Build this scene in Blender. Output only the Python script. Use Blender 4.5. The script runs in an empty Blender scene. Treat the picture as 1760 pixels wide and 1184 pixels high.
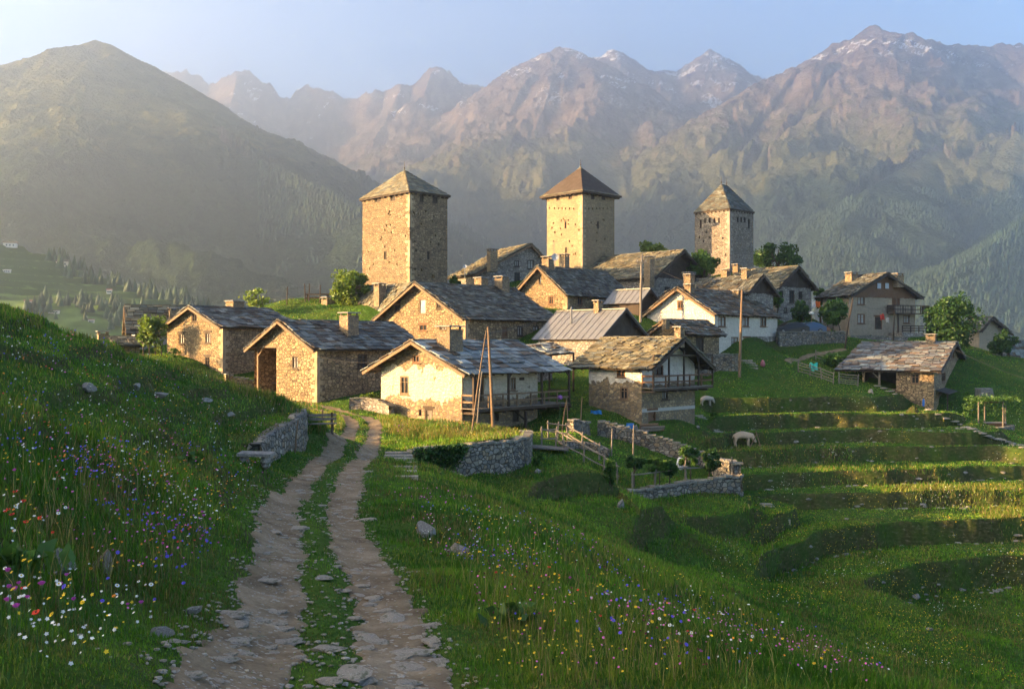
import bpy, math, random
import numpy as np
from mathutils import Vector, Matrix

# ------------------------------------------------------------------ camera, sky, sun, exposure
SC = bpy.context.scene
COL = SC.collection
F, CU, CV = 1711.0, 880.0, 592.0          # the photograph's own pixel scale (1760 x 1184)
cam_d = bpy.data.cameras.new("camera"); cam = bpy.data.objects.new("camera", cam_d); COL.objects.link(cam)
cam.location = (0, 0, 0); cam.rotation_euler = (math.radians(90), 0, 0)
cam_d.sensor_width = 36.0; cam_d.lens = 36.0 * F / 1760.0
cam_d.clip_start = 0.1; cam_d.clip_end = 40000
SC.camera = cam
SUN_EL = math.radians(12.5)
SUN_AZ = math.atan2(-0.12, -1.0)           # direction towards the sun, in the ground plane
SDIR = Vector((math.cos(SUN_AZ)*math.cos(SUN_EL), math.sin(SUN_AZ)*math.cos(SUN_EL), math.sin(SUN_EL)))
sun_d = bpy.data.lights.new("sun", 'SUN'); sun = bpy.data.objects.new("sun", sun_d); COL.objects.link(sun)
sun_d.energy = 5.0; sun_d.angle = math.radians(0.5); sun_d.color = (1.0, 0.60, 0.25)
sun.rotation_euler = SDIR.to_track_quat('Z', 'Y').to_euler(); sun.location = SDIR*300
W = bpy.data.worlds.new("World"); SC.world = W; W.use_nodes = True
wn = W.node_tree; wn.nodes.clear()
sky = wn.nodes.new('ShaderNodeTexSky'); sky.sky_type = 'NISHITA'; sky.sun_disc = False
sky.sun_elevation = SUN_EL; sky.sun_rotation = math.atan2(SDIR.x, SDIR.y)
sky.altitude = 1800; sky.air_density = 1.0; sky.dust_density = 0.4; sky.ozone_density = 2.5
bg = wn.nodes.new('ShaderNodeBackground'); bg.inputs['Strength'].default_value = 0.055
wo = wn.nodes.new('ShaderNodeOutputWorld')
wn.links.new(sky.outputs[0], bg.inputs['Color']); wn.links.new(bg.outputs[0], wo.inputs['Surface'])
SC.view_settings.view_transform = 'Standard'; SC.view_settings.look = 'None'
SC.view_settings.exposure = 2.85; SC.view_settings.gamma = 1.0
SC.render.engine = 'CYCLES'
cy = SC.cycles
cy.use_denoising = True
cy.max_bounces = 6; cy.diffuse_bounces = 2; cy.glossy_bounces = 2; cy.transmission_bounces = 3
cy.transparent_max_bounces = 8; cy.volume_bounces = 2
cy.caustics_reflective = False; cy.caustics_refractive = False
cy.sample_clamp_indirect = 4.0

RNG = np.random.default_rng(7); random.seed(7)

def px(u, Y): return (u-CU)/F*Y
def pz(v, Y): return (CV-v)/F*Y
def P3(u, v, Y): return np.array([px(u, Y), Y, pz(v, Y)])

# ------------------------------------------------------------------ noise
def _h(ix, iy, s):
    n = (ix.astype(np.int64)*374761393 + iy.astype(np.int64)*668265263 + s*974711) & 0xffffffff
    n = ((n ^ (n >> 13))*1274126177) & 0xffffffff
    return ((n ^ (n >> 16)) & 0xffff)/65535.0
def vn(x, y, s=0):
    x = np.asarray(x, float); y = np.asarray(y, float)
    ix = np.floor(x); iy = np.floor(y); fx = x-ix; fy = y-iy
    fx = fx*fx*fx*(fx*(fx*6-15)+10); fy = fy*fy*fy*(fy*(fy*6-15)+10)
    a = _h(ix, iy, s); b = _h(ix+1, iy, s); c = _h(ix, iy+1, s); d = _h(ix+1, iy+1, s)
    return (a+(b-a)*fx)+((c+(d-c)*fx)-(a+(b-a)*fx))*fy
def fbm(x, y, o=4, s=0, g=0.5):
    t = 0; a = 1; n = 0
    for k in range(o):
        t = t+a*vn(x, y, s+k*17); n += a; a *= g; x = x*2.03+3.1; y = y*2.03+7.7
    return t/n
def ridged(x, y, o=5, s=0, g=0.5):
    t = 0; a = 1; n = 0
    for k in range(o):
        t = t+a*(1-np.abs(2*vn(x, y, s+k*13)-1)); n += a; a *= g; x2 = x*1.6*1.25-y*0.5; y = y*1.6*1.25+x*0.5; x = x2
    return t/n
def sstep(a, b, x):
    t = np.clip((np.asarray(x, float)-a)/(b-a), 0, 1); return t*t*(3-2*t)

# ------------------------------------------------------------------ object helpers
def link(o, parent=None):
    COL.objects.link(o)
    if parent is not None: o.parent = parent
    return o
def tag(o, label=None, cat=None, group=None, kind=None):
    if label: o["label"] = label
    if cat: o["category"] = cat
    if group: o["group"] = group
    if kind: o["kind"] = kind
    return o
def thing(name, label, cat, loc=(0, 0, 0), rz=0.0, group=None):
    o = bpy.data.objects.new(name, None); o.empty_display_size = 0.3
    o.location = loc; o.rotation_euler = (0, 0, rz); link(o)
    return tag(o, label, cat, group)
def npmesh(name, V, faces_idx, sizes, mats=(), mat_idx=None, smooth=False, attrs=None):
    """mesh from numpy: V (n,3), flat loop indices, face sizes"""
    me = bpy.data.meshes.new(name)
    V = np.ascontiguousarray(V, np.float32); idx = np.ascontiguousarray(faces_idx, np.int32).ravel()
    sizes = np.ascontiguousarray(sizes, np.int32)
    me.vertices.add(len(V)); me.vertices.foreach_set('co', V.ravel())
    me.loops.add(len(idx)); me.loops.foreach_set('vertex_index', idx)
    me.polygons.add(len(sizes))
    st = np.zeros(len(sizes), np.int32); st[1:] = np.cumsum(sizes)[:-1]
    me.polygons.foreach_set('loop_start', st)
    try: me.polygons.foreach_set('loop_total', sizes)
    except Exception: pass
    for m in mats: me.materials.append(m)
    if mat_idx is not None: me.polygons.foreach_set('material_index', np.ascontiguousarray(mat_idx, np.int32))
    if smooth: me.polygons.foreach_set('use_smooth', np.ones(len(sizes), bool))
    me.update(calc_edges=True)
    if attrs:
        for k, a in attrs.items():                       # per-vertex colours
            at = me.attributes.new(k, 'FLOAT_COLOR', 'POINT')
            c = np.ones((len(V), 4), np.float32); c[:, :3] = a
            at.data.foreach_set('color', c.ravel())
    return me
def mobj(name, me, parent=None, loc=None, rz=None):
    o = bpy.data.objects.new(name, me); link(o, parent)
    if loc is not None: o.location = loc
    if rz is not None: o.rotation_euler = (0, 0, rz)
    return o
class MB:
    """collects shapes, builds ONE mesh"""
    def __init__(s): s.v = []; s.f = []; s.m = []; s.c = []; s.col = (1, 1, 1)
    def add(s, V, Fc, m=0, col=None):
        b = len(s.v); s.v += [tuple(p) for p in V]; s.c += [col or s.col]*len(V)
        for f in Fc: s.f.append(tuple(i+b for i in f)); s.m.append(m)
    def hexa(s, P, m=0, col=None):      # 8 corners: bottom 4 ccw, top 4 ccw
        s.add(P, [(3, 2, 1, 0), (4, 5, 6, 7), (0, 1, 5, 4), (1, 2, 6, 5), (2, 3, 7, 6), (3, 0, 4, 7)], m, col)
    def box(s, x0, x1, y0, y1, z0, z1, m=0, col=None):
        s.hexa([(x0, y0, z0), (x1, y0, z0), (x1, y1, z0), (x0, y1, z0), (x0, y0, z1), (x1, y0, z1), (x1, y1, z1), (x0, y1, z1)], m, col)
    def beam(s, a, b, w, h=None, m=0, up=(0, 0, 1), col=None):
        a = Vector(a); b = Vector(b); d = (b-a).normalized(); h = h or w
        upv = Vector(up)
        if abs(d.dot(upv)) > 0.98: upv = Vector((0, 1, 0))
        r = d.cross(upv).normalized()*w/2; u = r.cross(d).normalized()*h/2
        s.hexa([a-r-u, b-r-u, b+r-u, a+r-u, a-r+u, b-r+u, b+r+u, a+r+u], m, col)
    def tube(s, pts, rad, n=7, m=0, cap=True, col=None):
        pts = [Vector(p) for p in pts]; R = rad if hasattr(rad, '__len__') else [rad]*len(pts)
        V = []; Fc = []
        d0 = (pts[1]-pts[0]).normalized(); ref = Vector((1, 0, 0)) if abs(d0.x) < 0.8 else Vector((0, 1, 0))
        for i, p in enumerate(pts):
            d = (pts[min(i+1, len(pts)-1)]-pts[max(i-1, 0)]).normalized()
            a = (ref-d*ref.dot(d)).normalized(); b = d.cross(a)
            for k in range(n):
                t = 2*math.pi*k/n; V.append(p+(a*math.cos(t)+b*math.sin(t))*R[i])
        for i in range(len(pts)-1):
            for k in range(n):
                k2 = (k+1) % n; Fc.append((i*n+k, i*n+k2, (i+1)*n+k2, (i+1)*n+k))
        if cap: Fc.append(tuple(range(n-1, -1, -1))); Fc.append(tuple((len(pts)-1)*n+k for k in range(n)))
        s.add(V, Fc, m, col)
    def blob(s, c, r, nu=8, nv=6, seed=0, rough=0.15, m=0, col=None):
        rs = random.Random(seed); V = []; Fc = []
        r = r if hasattr(r, '__len__') else (r, r, r)
        V.append((c[0], c[1], c[2]-r[2]))
        for j in range(1, nv):
            ph = math.pi*(j/nv-0.5)
            for i in range(nu):
                th = 2*math.pi*(i+0.5*(j % 2))/nu; k = 1+rs.uniform(-rough, rough)
                V.append((c[0]+r[0]*k*math.cos(ph)*math.cos(th), c[1]+r[1]*k*math.cos(ph)*math.sin(th), c[2]+r[2]*k*math.sin(ph)))
        V.append((c[0], c[1], c[2]+r[2])); n = len(V)-1
        for i in range(nu): Fc.append((0, 1+(i+1) % nu, 1+i))
        for j in range(nv-2):
            for i in range(nu):
                a = 1+j*nu+i; b = 1+j*nu+(i+1) % nu; Fc.append((a, b, b+nu, a+nu))
        for i in range(nu): Fc.append((n, n-nu+i, n-nu+(i+1) % nu))
        s.add(V, Fc, m, col)
    def mesh(s, name, mats, smooth=False, color=False):
        me = bpy.data.meshes.new(name); me.from_pydata([tuple(p) for p in s.v], [], s.f)
        for m in mats: me.materials.append(m)
        me.polygons.foreach_set('material_index', s.m)
        if smooth: me.polygons.foreach_set('use_smooth', [True]*len(s.f))
        if color:
            at = me.attributes.new('tint', 'FLOAT_COLOR', 'POINT')
            at.data.foreach_set('color', [x for c in s.c for x in (*c, 1.0)])
        me.update(); return me
    def build(s, name, mats, parent=None, smooth=False, color=False, loc=None, rz=None):
        if not isinstance(mats, (list, tuple)): mats = [mats]
        return mobj(name, s.mesh(name, mats, smooth, color), parent, loc, rz)

# ------------------------------------------------------------------ materials
class NT:
    def __init__(s, name):
        s.mat = bpy.data.materials.new(name); s.mat.use_nodes = True; s.t = s.mat.node_tree
        s.b = s.t.nodes['Principled BSDF']; s.o = s.t.nodes['Material Output']
        s.b.inputs['Roughness'].default_value = 0.85
        s.b.inputs['Specular IOR Level'].default_value = 0.25
    def n(s, ty, **kw):
        nd = s.t.nodes.new('ShaderNode'+ty)
        for k, v in kw.items():
            if k.startswith('i_'): nd.inputs[k[2:].replace('_', ' ')].default_value = v
            else: setattr(nd, k, v)
        return nd
    def l(s, a, b): s.t.links.new(a, b)
    def coord(s, scale=(1, 1, 1), kind='Object'):
        c = s.n('TexCoord'); m = s.n('Mapping'); m.inputs['Scale'].default_value = scale
        s.l(c.outputs[kind], m.inputs['Vector']); return m.outputs[0]
    def noise(s, vec, scale, detail=4, rough=0.55, dist=0.0):
        nd = s.n('TexNoise'); nd.inputs['Scale'].default_value = scale; nd.inputs['Detail'].default_value = detail
        nd.inputs['Roughness'].default_value = rough; nd.inputs['Distortion'].default_value = dist
        if vec is not None: s.l(vec, nd.inputs['Vector'])
        return nd.outputs['Fac']
    def ramp(s, fac, stops, interp='LINEAR'):
        r = s.n('ValToRGB'); e = r.color_ramp.elements; r.color_ramp.interpolation = interp
        while len(e) < len(stops): e.new(0.5)
        for k, (p, c) in enumerate(stops):
            e[k].position = p; e[k].color = (*c, 1) if hasattr(c, '__len__') else (c, c, c, 1)
        s.l(fac, r.inputs[0]); return r.outputs[0]
    def mix(s, fac, a, b, mode='MIX'):
        m = s.n('Mix', data_type='RGBA', blend_type=mode)
        for sock, val in ((m.inputs[0], fac), (m.inputs[6], a), (m.inputs[7], b)):
            if hasattr(val, 'is_output'): s.l(val, sock)
            elif hasattr(val, '__len__'): sock.default_value = (*val, 1) if len(val) == 3 else val
            else: sock.default_value = val if sock == m.inputs[0] else (val, val, val, 1)
        return m.outputs[2]
    def math(s, op, a, b=0.0, clamp=False):
        m = s.n('Math', operation=op, use_clamp=clamp)
        for k, v in enumerate((a, b)):
            if hasattr(v, 'is_output'): s.l(v, m.inputs[k])
            else: m.inputs[k].default_value = v
        return m.outputs[0]
    def bump(s, h, strength=0.4, dist=0.05):
        b = s.n('Bump'); b.inputs['Strength'].default_value = strength; b.inputs['Distance'].default_value = dist
        s.l(h, b.inputs['Height']); s.l(b.outputs[0], s.b.inputs['Normal'])
    def col(s, c):
        if hasattr(c, 'is_output'): s.l(c, s.b.inputs['Base Color'])
        else: s.b.inputs['Base Color'].default_value = (*c, 1)
        return s.mat
    def attr(s, name='tint'):
        a = s.n('Attribute', attribute_name=name); return a.outputs['Color']
    def sep(s, vec, k):
        x = s.n('SeparateXYZ'); s.l(vec, x.inputs[0]); return x.outputs[k]

def m_flat(name, c, rough=0.7, var=0.25, scale=6.0, metal=0.0):
    t = NT(name); v = t.coord(); f = t.noise(v, scale, 5)
    t.b.inputs['Roughness'].default_value = rough; t.b.inputs['Metallic'].default_value = metal
    return t.col(t.mix(f, [x*(1-var) for x in c], [min(1, x*(1+var)) for x in c]))
def m_stone(name, cols, scale=3.0, mortar=(0.16, 0.13, 0.10), width=0.06, warm=0.0, seed=0.0, flat=1.5, bump=0.8):
    t = NT(name); v = t.coord((1, 1, flat))
    ad = t.n('VectorMath', operation='ADD'); ad.inputs[1].default_value = (seed*7.3, seed*3.1, seed*5.7)
    wn_ = t.n('TexNoise'); wn_.inputs['Scale'].default_value = 2.2; wn_.inputs['Detail'].default_value = 2
    t.l(v, wn_.inputs['Vector'])
    wm = t.n('VectorMath', operation='SCALE'); wm.inputs['Scale'].default_value = 0.22; t.l(wn_.outputs['Color'], wm.inputs[0])
    t.l(v, ad.inputs[0]); a2 = t.n('VectorMath', operation='ADD'); t.l(ad.outputs[0], a2.inputs[0]); t.l(wm.outputs[0], a2.inputs[1])
    vo = t.n('TexVoronoi', feature='F1'); vo.inputs['Scale'].default_value = scale; vo.inputs['Randomness'].default_value = 0.9
    ve = t.n('TexVoronoi', feature='DISTANCE_TO_EDGE'); ve.inputs['Scale'].default_value = scale; ve.inputs['Randomness'].default_value = 0.9
    t.l(a2.outputs[0], vo.inputs['Vector']); t.l(a2.outputs[0], ve.inputs['Vector'])
    sp = t.n('SeparateColor'); t.l(vo.outputs['Color'], sp.inputs[0])
    n = len(cols); base = t.ramp(sp.outputs[0], [(k/(n-1) if n > 1 else 0, c) for k, c in enumerate(cols)])
    fine = t.noise(v, 14, 5, 0.65); base = t.mix(0.55, base, t.ramp(fine, [(0.3, 0.35), (0.7, 0.75)]), 'OVERLAY')
    big = t.noise(v, 0.45, 4, 0.6); base = t.mix(t.ramp(big, [(0.35, 0.0), (0.75, 0.55)]), base, t.mix(1.0, base, (0.55, 0.47, 0.38), 'MULTIPLY'))
    edge = t.ramp(ve.outputs['Distance'], [(0.0, 1.0), (width, 0.75), (width*2.0, 0.0)])
    c = t.mix(edge, base, mortar)
    h = t.math('ADD', t.ramp(ve.outputs['Distance'], [(0.0, 0.0), (width*3, 1.0)]), t.math('MULTIPLY', fine, 0.45))
    h = t.math('ADD', h, t.math('MULTIPLY', sp.outputs[1], 0.35))
    t.bump(h, bump, 0.06)
    t.b.inputs['Roughness'].default_value = 0.92
    return t.col(c), t
def m_wood(name, c, dark=0.45, axis=(9, 9, 0.7), rough=0.75, vary=True):
    t = NT(name); v = t.coord(axis)
    f = t.noise(v, 3.0, 6, 0.65, 0.4); g = t.noise(t.coord(), 1.6, 3)
    a = t.ramp(f, [(0.3, [x*dark for x in c]), (0.55, c), (0.8, [min(1, x*1.35) for x in c])])
    a = t.mix(t.ramp(g, [(0.4, 0.0), (0.7, 0.5)]), a, t.mix(0.5, a, (0.14, 0.12, 0.10)))
    t.bump(f, 0.5, 0.01); t.b.inputs['Roughness'].default_value = rough
    return t.col(a)
# ------------------------------------------------------------------ the lie of the land
# control points: (photo column, photo row, distance)
CP = []
def cp(*rows):
    for u, v, Y in rows: CP.append(tuple(P3(u, v, Y)))
# path
PATH_C = [(565, 1260, 6.8), (563, 1184, 7.84), (565, 1080, 11.2), (562, 1000, 14.5), (545, 930, 19.0), (537, 870, 25.0), (560, 830, 31.0),
          (575, 800, 37.0), (605, 770, 46.0), (622, 745, 58.0), (625, 730, 64.0), (608, 716, 70.0), (570, 705, 75.0), (520, 697, 79.0), (470, 690, 82.0), (420, 684, 85.0)]
cp(*PATH_C)
CP += [(0, 0, -2.0), (0, -6, -1.7), (-3, 3, -1.9), (3, 3, -2.3), (-12, -8, -0.2), (10, -8, -2.4)]
# bank on the left
cp((0, 545, 25), (60, 557, 27.5), (100, 568, 30), (150, 586, 34), (200, 602, 38), (250, 617, 40), (300, 627, 42), (345, 640, 43.5), (420, 668, 44.5), (490, 692, 45), (0, 620, 20), (0, 700, 16), (0, 800, 11.5), (0, 900, 9), (0, 1184, 5.6),
   (200, 1184, 6.2), (330, 1184, 7.0), (250, 800, 18), (400, 900, 17), (400, 820, 24), (430, 1000, 13.5), (200, 650, 28), (100, 620, 24), (350, 720, 33), (300, 680, 32),
   (200, 950, 11.5), (100, 1000, 8.8), (460, 870, 24), (480, 810, 32), (120, 760, 16), (517, 768, 43.2), (500, 776, 40.6), (480, 787, 38.2), (445, 803, 34.8), (540, 765, 44), (430, 830, 28))
# ridge out of frame on the left that keeps the foreground in shade; unseen hollows sunk behind the bank let sun past
CP += [(-22, 12, 3.2), (-34, 8, 8.5), (-34, 25, 8.5), (-36, 36, 6.2), (-38, 45, 2.2), (-40, 52, -1.2), (-42, 62, -3.6), (-24, 36, 0.9), (-28, 45, -0.9), (-10.5, 50, -4.4), (-13, 50.5, -4.1), (-16, 51, -3.7), (-20, 52, -3.1), (-24, 54, -2.8), (-60, 25, 9), (-60, 0, 10), (-30, -15, 6),
       (-33, 66, -4.4), (-24, 72, -4.6), (-16, 59.5, -4.3), (-20, 60, -4.1), (-26, 60, -4.2), (-13, 63, -4.9), (-30, 57, -2.6), (-22, 66, -4.6), (-50, 80, -5.0), (-45, 100, -5.5), (-70, 60, -5.0), (-70, 110, -14)]
# right of the path, the shoulder
cp((800, 1184, 8.2), (1000, 1184, 8.8), (1300, 1184, 10.0), (1600, 1184, 12.5), (1000, 1100, 12.0), (900, 1000, 16), (760, 1000, 14.8), (1200, 1080, 15.5),
   (900, 900, 27), (700, 900, 23), (800, 850, 34), (680, 840, 32), (690, 790, 43), (640, 800, 38), (960, 905, 36), (1080, 955, 32), (1200, 1012, 29), (1330, 1065, 26.5), (1500, 1140, 24), (1700, 1230, 22),
   (1080, 1020, 22), (1000, 1000, 19), (1250, 1130, 17))
CP += [(18, 8, -6.4), (30, 15, -11), (40, 5, -14), (30, -10, -9)]
# hollow under the round wall, bank, lower meadows
cp((720, 790, 50), (760, 835, 47), (870, 832, 52), (915, 800, 57), (905, 760, 63), (1000, 800, 60), (960, 830, 53), (1040, 822, 56), (960, 862, 49.5), (1050, 868, 50), (900, 868, 45), (1000, 890, 47),
   (1110, 880, 50), (1148, 893, 50.5), (1075, 935, 44.5), (1150, 945, 47.5), (1110, 955, 45), (1200, 945, 49), (1270, 950, 50), (1200, 975, 46), (1260, 1000, 43), (1180, 905, 53.5), (1270, 925, 52.5),
   (1170, 880, 56.5), (1280, 868, 58.5), (1085, 868, 56.5), (1270, 852, 60), (1150, 800, 68), (1080, 780, 68), (1230, 800, 70), (1000, 745, 67), (1100, 758, 72), (1190, 770, 75),
   (1330, 1005, 44.5), (1400, 1010, 45.5), (1400, 1060, 41), (1500, 1060, 43), (1620, 1090, 41.5), (1740, 1100, 42.5), (1740, 1180, 36), (1850, 1100, 44), (1960, 1000, 52), (1980, 1150, 40))
# village ground
cp((795, 731, 69.5), (850, 737, 68), (905, 744, 68), (924, 744, 73), (950, 742, 70), (830, 745, 62), (690, 742, 60), (700, 722, 68), (655, 715, 74), (545, 690, 80), (430, 680, 78), (400, 662, 86), (383, 644, 92), (290, 618, 92), (250, 606, 100), (200, 605, 100), (650, 690, 79),
   (1010, 690, 82), (940, 690, 80), (1000, 712, 76), (1085, 745, 74), (1103, 742, 75), (1190, 730, 79), (1150, 738, 76), (1220, 742, 78), (950, 640, 90), (1000, 625, 95), (800, 610, 95), (900, 615, 96), (700, 600, 98),
   (1228, 612, 104), (1337, 606, 108), (1130, 615, 98), (1205, 640, 98), (1270, 640, 100), (1330, 600, 112), (1450, 598, 115), (1400, 575, 118), (1337, 560, 124), (1395, 556, 128),
   (1460, 580, 128), (1580, 575, 132), (1540, 592, 118), (1520, 640, 104), (1470, 625, 108), (1605, 708, 98), (1630, 714, 97), (1655, 716, 100), (1585, 708, 95), (1560, 694, 97), (1500, 655, 103), (1700, 605, 130), (1755, 620, 135), (1690, 655, 110), (1740, 680, 105),
   (1690, 725, 93), (1745, 742, 90), (1640, 706, 95), (1700, 738, 86), (1765, 768, 79), (1850, 790, 78), (1900, 700, 105), (1900, 640, 130),
   (500, 515, 118), (550, 518, 117), (436, 545, 112), (600, 515, 116), (560, 560, 106), (704, 492, 116), (680, 560, 104), (800, 500, 122), (975, 535, 110), (1085, 535, 112), (900, 545, 106), (860, 490, 126),
   (1001, 470, 137), (1116, 526, 125), (1280, 550, 113), (1334, 562, 125), (818, 514, 124), (1050, 545, 108), (1090, 510, 135), (1180, 520, 135), (1001, 475, 133), (1030, 640, 90), (960, 530, 118), (1040, 520, 124), (1210, 540, 112), (1254, 468, 136), (1290, 520, 122), (1350, 540, 150), (1500, 590, 160), (1700, 620, 165), (300, 582, 120), (300, 600, 138), (420, 570, 135), (250, 605, 115), (560, 545, 135), (704, 515, 132), (860, 510, 145), (1001, 470, 150), (1254, 500, 150), (1420, 570, 140), (1030, 600, 98), (1100, 580, 103))
CP += [(-20, 160, 0), (10, 165, 1), (50, 165, -2), (90, 150, -12), (110, 120, -14), (100, 80, -16), (-60, 150, -8), (80, 60, -17), (70, 40, -17)]
# terraces: (z of the lip, z of the foot, lip polyline)
TER = [
 (-5.16, -6.20, [(1215, 688), (1290, 688), (1400, 686), (1500, 685), (1575, 688)]),
 (-6.27, -7.20, [(1232, 721), (1320, 716), (1400, 714), (1500, 714), (1600, 714), (1650, 722)]),
 (-7.28, -8.00, [(1240, 750), (1320, 747), (1400, 743), (1500, 741), (1640, 738), (1700, 746)]),
 (-8.13, -8.90, [(1215, 783), (1320, 780), (1400, 775), (1510, 772), (1700, 769), (1757, 776), (1850, 780)]),
 (-9.06, -9.70, [(1285, 822), (1320, 820), (1400, 815), (1510, 813), (1690, 806), (1757, 804), (1850, 802)]),
 (-9.88, -10.55, [(1290, 858), (1320, 856), (1400, 853), (1510, 850), (1650, 849), (1757, 848), (1850, 848)]),
 (-10.60, -11.60, [(1292, 984), (1300, 965), (1318, 950), (1346, 935), (1389, 923), (1513, 907), (1640, 900), (1757, 896), (1850, 893)]),
 (-11.70, -12.90, [(1503, 1012), (1513, 995), (1555, 982), (1620, 971), (1690, 964), (1757, 958), (1850, 952)]),
]
ZM = []
for zt, zb, pl in TER:
    zm = (zt+zb)/2; ZM.append((zm, zt+.16, zb-.16))
    for u, v in pl:
        Y = -zt*F/(v-CV); CP.append((px(u, Y), Y, zm))
EXTRA_CP = []
def fit_terrain():
    C = np.array(CP+EXTRA_CP, float); xy = C[:, :2]; z = C[:, 2]; n = len(C)
    d2 = ((xy[:, None, :]-xy[None, :, :])**2).sum(-1)
    K = 0.5*d2*np.log(d2+1e-9)+np.eye(n)*0.08*np.clip(np.hypot(xy[:, 0], xy[:, 1])/10, 0.5, 10)
    A = np.zeros((n+3, n+3)); A[:n, :n] = K; A[:n, n] = 1; A[:n, n+1:] = xy; A[n, :n] = 1; A[n+1:, :n] = xy.T
    w = np.linalg.solve(A, np.concatenate([z, np.zeros(3)]))
    return xy, w
def rbf(x, y, fit):
    xy, w = fit; n = len(xy); out = np.empty(x.size); xf = x.ravel(); yf = y.ravel()
    for s in range(0, x.size, 20000):
        a = xf[s:s+20000]; b = yf[s:s+20000]
        d2 = (a[:, None]-xy[None, :, 0])**2+(b[:, None]-xy[None, :, 1])**2
        out[s:s+20000] = (0.5*d2*np.log(d2+1e-9))@w[:n]+w[n]+w[n+1]*a+w[n+2]*b
    return out.reshape(x.shape)
_tz = sorted(ZM)                              # lowest first
_TX, _TZ = [], []
for zm, zt, zb in _tz:
    _TX += [zm-0.035, zm+0.035]; _TZ += [zb, zt]
_TX = [_TX[0]-6]+_TX+[_TX[-1]+6]; _TZ = [_TZ[0]-6.1]+_TZ+[_TZ[-1]+6.1]
def pt_seg_d(x, y, pl):
    """distance from points to a polyline, and the running length of the nearest point"""
    best = np.full(np.shape(x), 1e9); run = np.zeros(np.shape(x)); s0 = 0.0; side = np.zeros(np.shape(x))
    for (ax, ay), (bx, by) in zip(pl[:-1], pl[1:]):
        L = math.hypot(bx-ax, by-ay); dx, dy = (bx-ax)/L, (by-ay)/L
        t = np.clip((x-ax)*dx+(y-ay)*dy, 0, L); d = np.hypot(x-ax-t*dx, y-ay-t*dy)
        m = d < best; best = np.where(m, d, best); run = np.where(m, s0+t, run)
        side = np.where(m, (x-ax)*dy-(y-ay)*dx, side); s0 += L
    return best, run, side
def inside(x, y, poly):
    r = np.zeros(np.shape(x), bool); n = len(poly)
    for i in range(n):
        x1, y1 = poly[i]; x2, y2 = poly[(i+1) % n]
        c = ((y1 > y) != (y2 > y)) & (x < (x2-x1)*(y-y1)/((y2-y1)+1e-12)+x1); r ^= c
    return r
PATH_XY = [(px(u, Y), Y) for u, v, Y in PATH_C]
def smooth_line(pl, n=12):
    out = []; P = [pl[0]]+list(pl)+[pl[-1]]
    for i in range(1, len(P)-2):
        for k in range(n):
            t = k/n; a, b, c, d = (np.array(P[j], float) for j in (i-1, i, i+1, i+2))
            out.append(tuple(0.5*((2*b)+(c-a)*t+(2*a-5*b+4*c-d)*t*t+(3*b-a-3*c+d)*t**3)))
    out.append(tuple(P[-2])); return out
PATH_L = smooth_line(PATH_XY, 8)
TRACK = 0.72; TRACK_W = 0.40
# ground held up by walls: (polygon in the plan, height function)
def pl3(rows): return [P3(*r) for r in rows]
BAST = pl3([(905, 745, 63.0), (908, 747, 60.0), (905, 752, 57.0), (893, 757, 54.8), (870, 762, 53.2), (835, 764, 52.0), (800, 768, 50.8), (765, 772, 50.0), (735, 775, 49.4), (708, 778, 49.0)])
BAST_XY = [(p[0], p[1]) for p in BAST]
LW = pl3([(519, 703, 45.8), (517, 710, 43.6), (500, 722, 41.5), (478, 734, 39.0), (455, 748, 36.8), (440, 760, 35.4)])
LW_XY = [(p[0], p[1]) for p in LW]
GW = pl3([(1270, 820, 61.5), (1262, 821, 60.8), (1200, 829, 59.6), (1140, 838, 58.2), (1085, 846, 56.9)])
GW_XY = [(p[0], p[1]) for p in GW]
def raise_behind(x, y, z, wall, side, reach, lip=0.0):
    """lift the ground to the wall's top just behind it, easing back into the slope"""
    xy = [(p[0], p[1]) for p in wall]; d, run, sd = pt_seg_d(x, y, xy)
    L = np.concatenate([[0], np.cumsum([math.hypot(b[0]-a[0], b[1]-a[1]) for a, b in zip(xy[:-1], xy[1:])])])
    zt = np.interp(run, L, [p[2] for p in wall])-lip
    inner = (np.sign(sd) == side) & (d < reach) & (run > 0.01) & (run < L[-1]-0.01)
    w = 1-sstep(reach*0.3, reach, d)
    return np.where(inner, np.maximum(z, zt*w+z*(1-w)), z)
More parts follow.
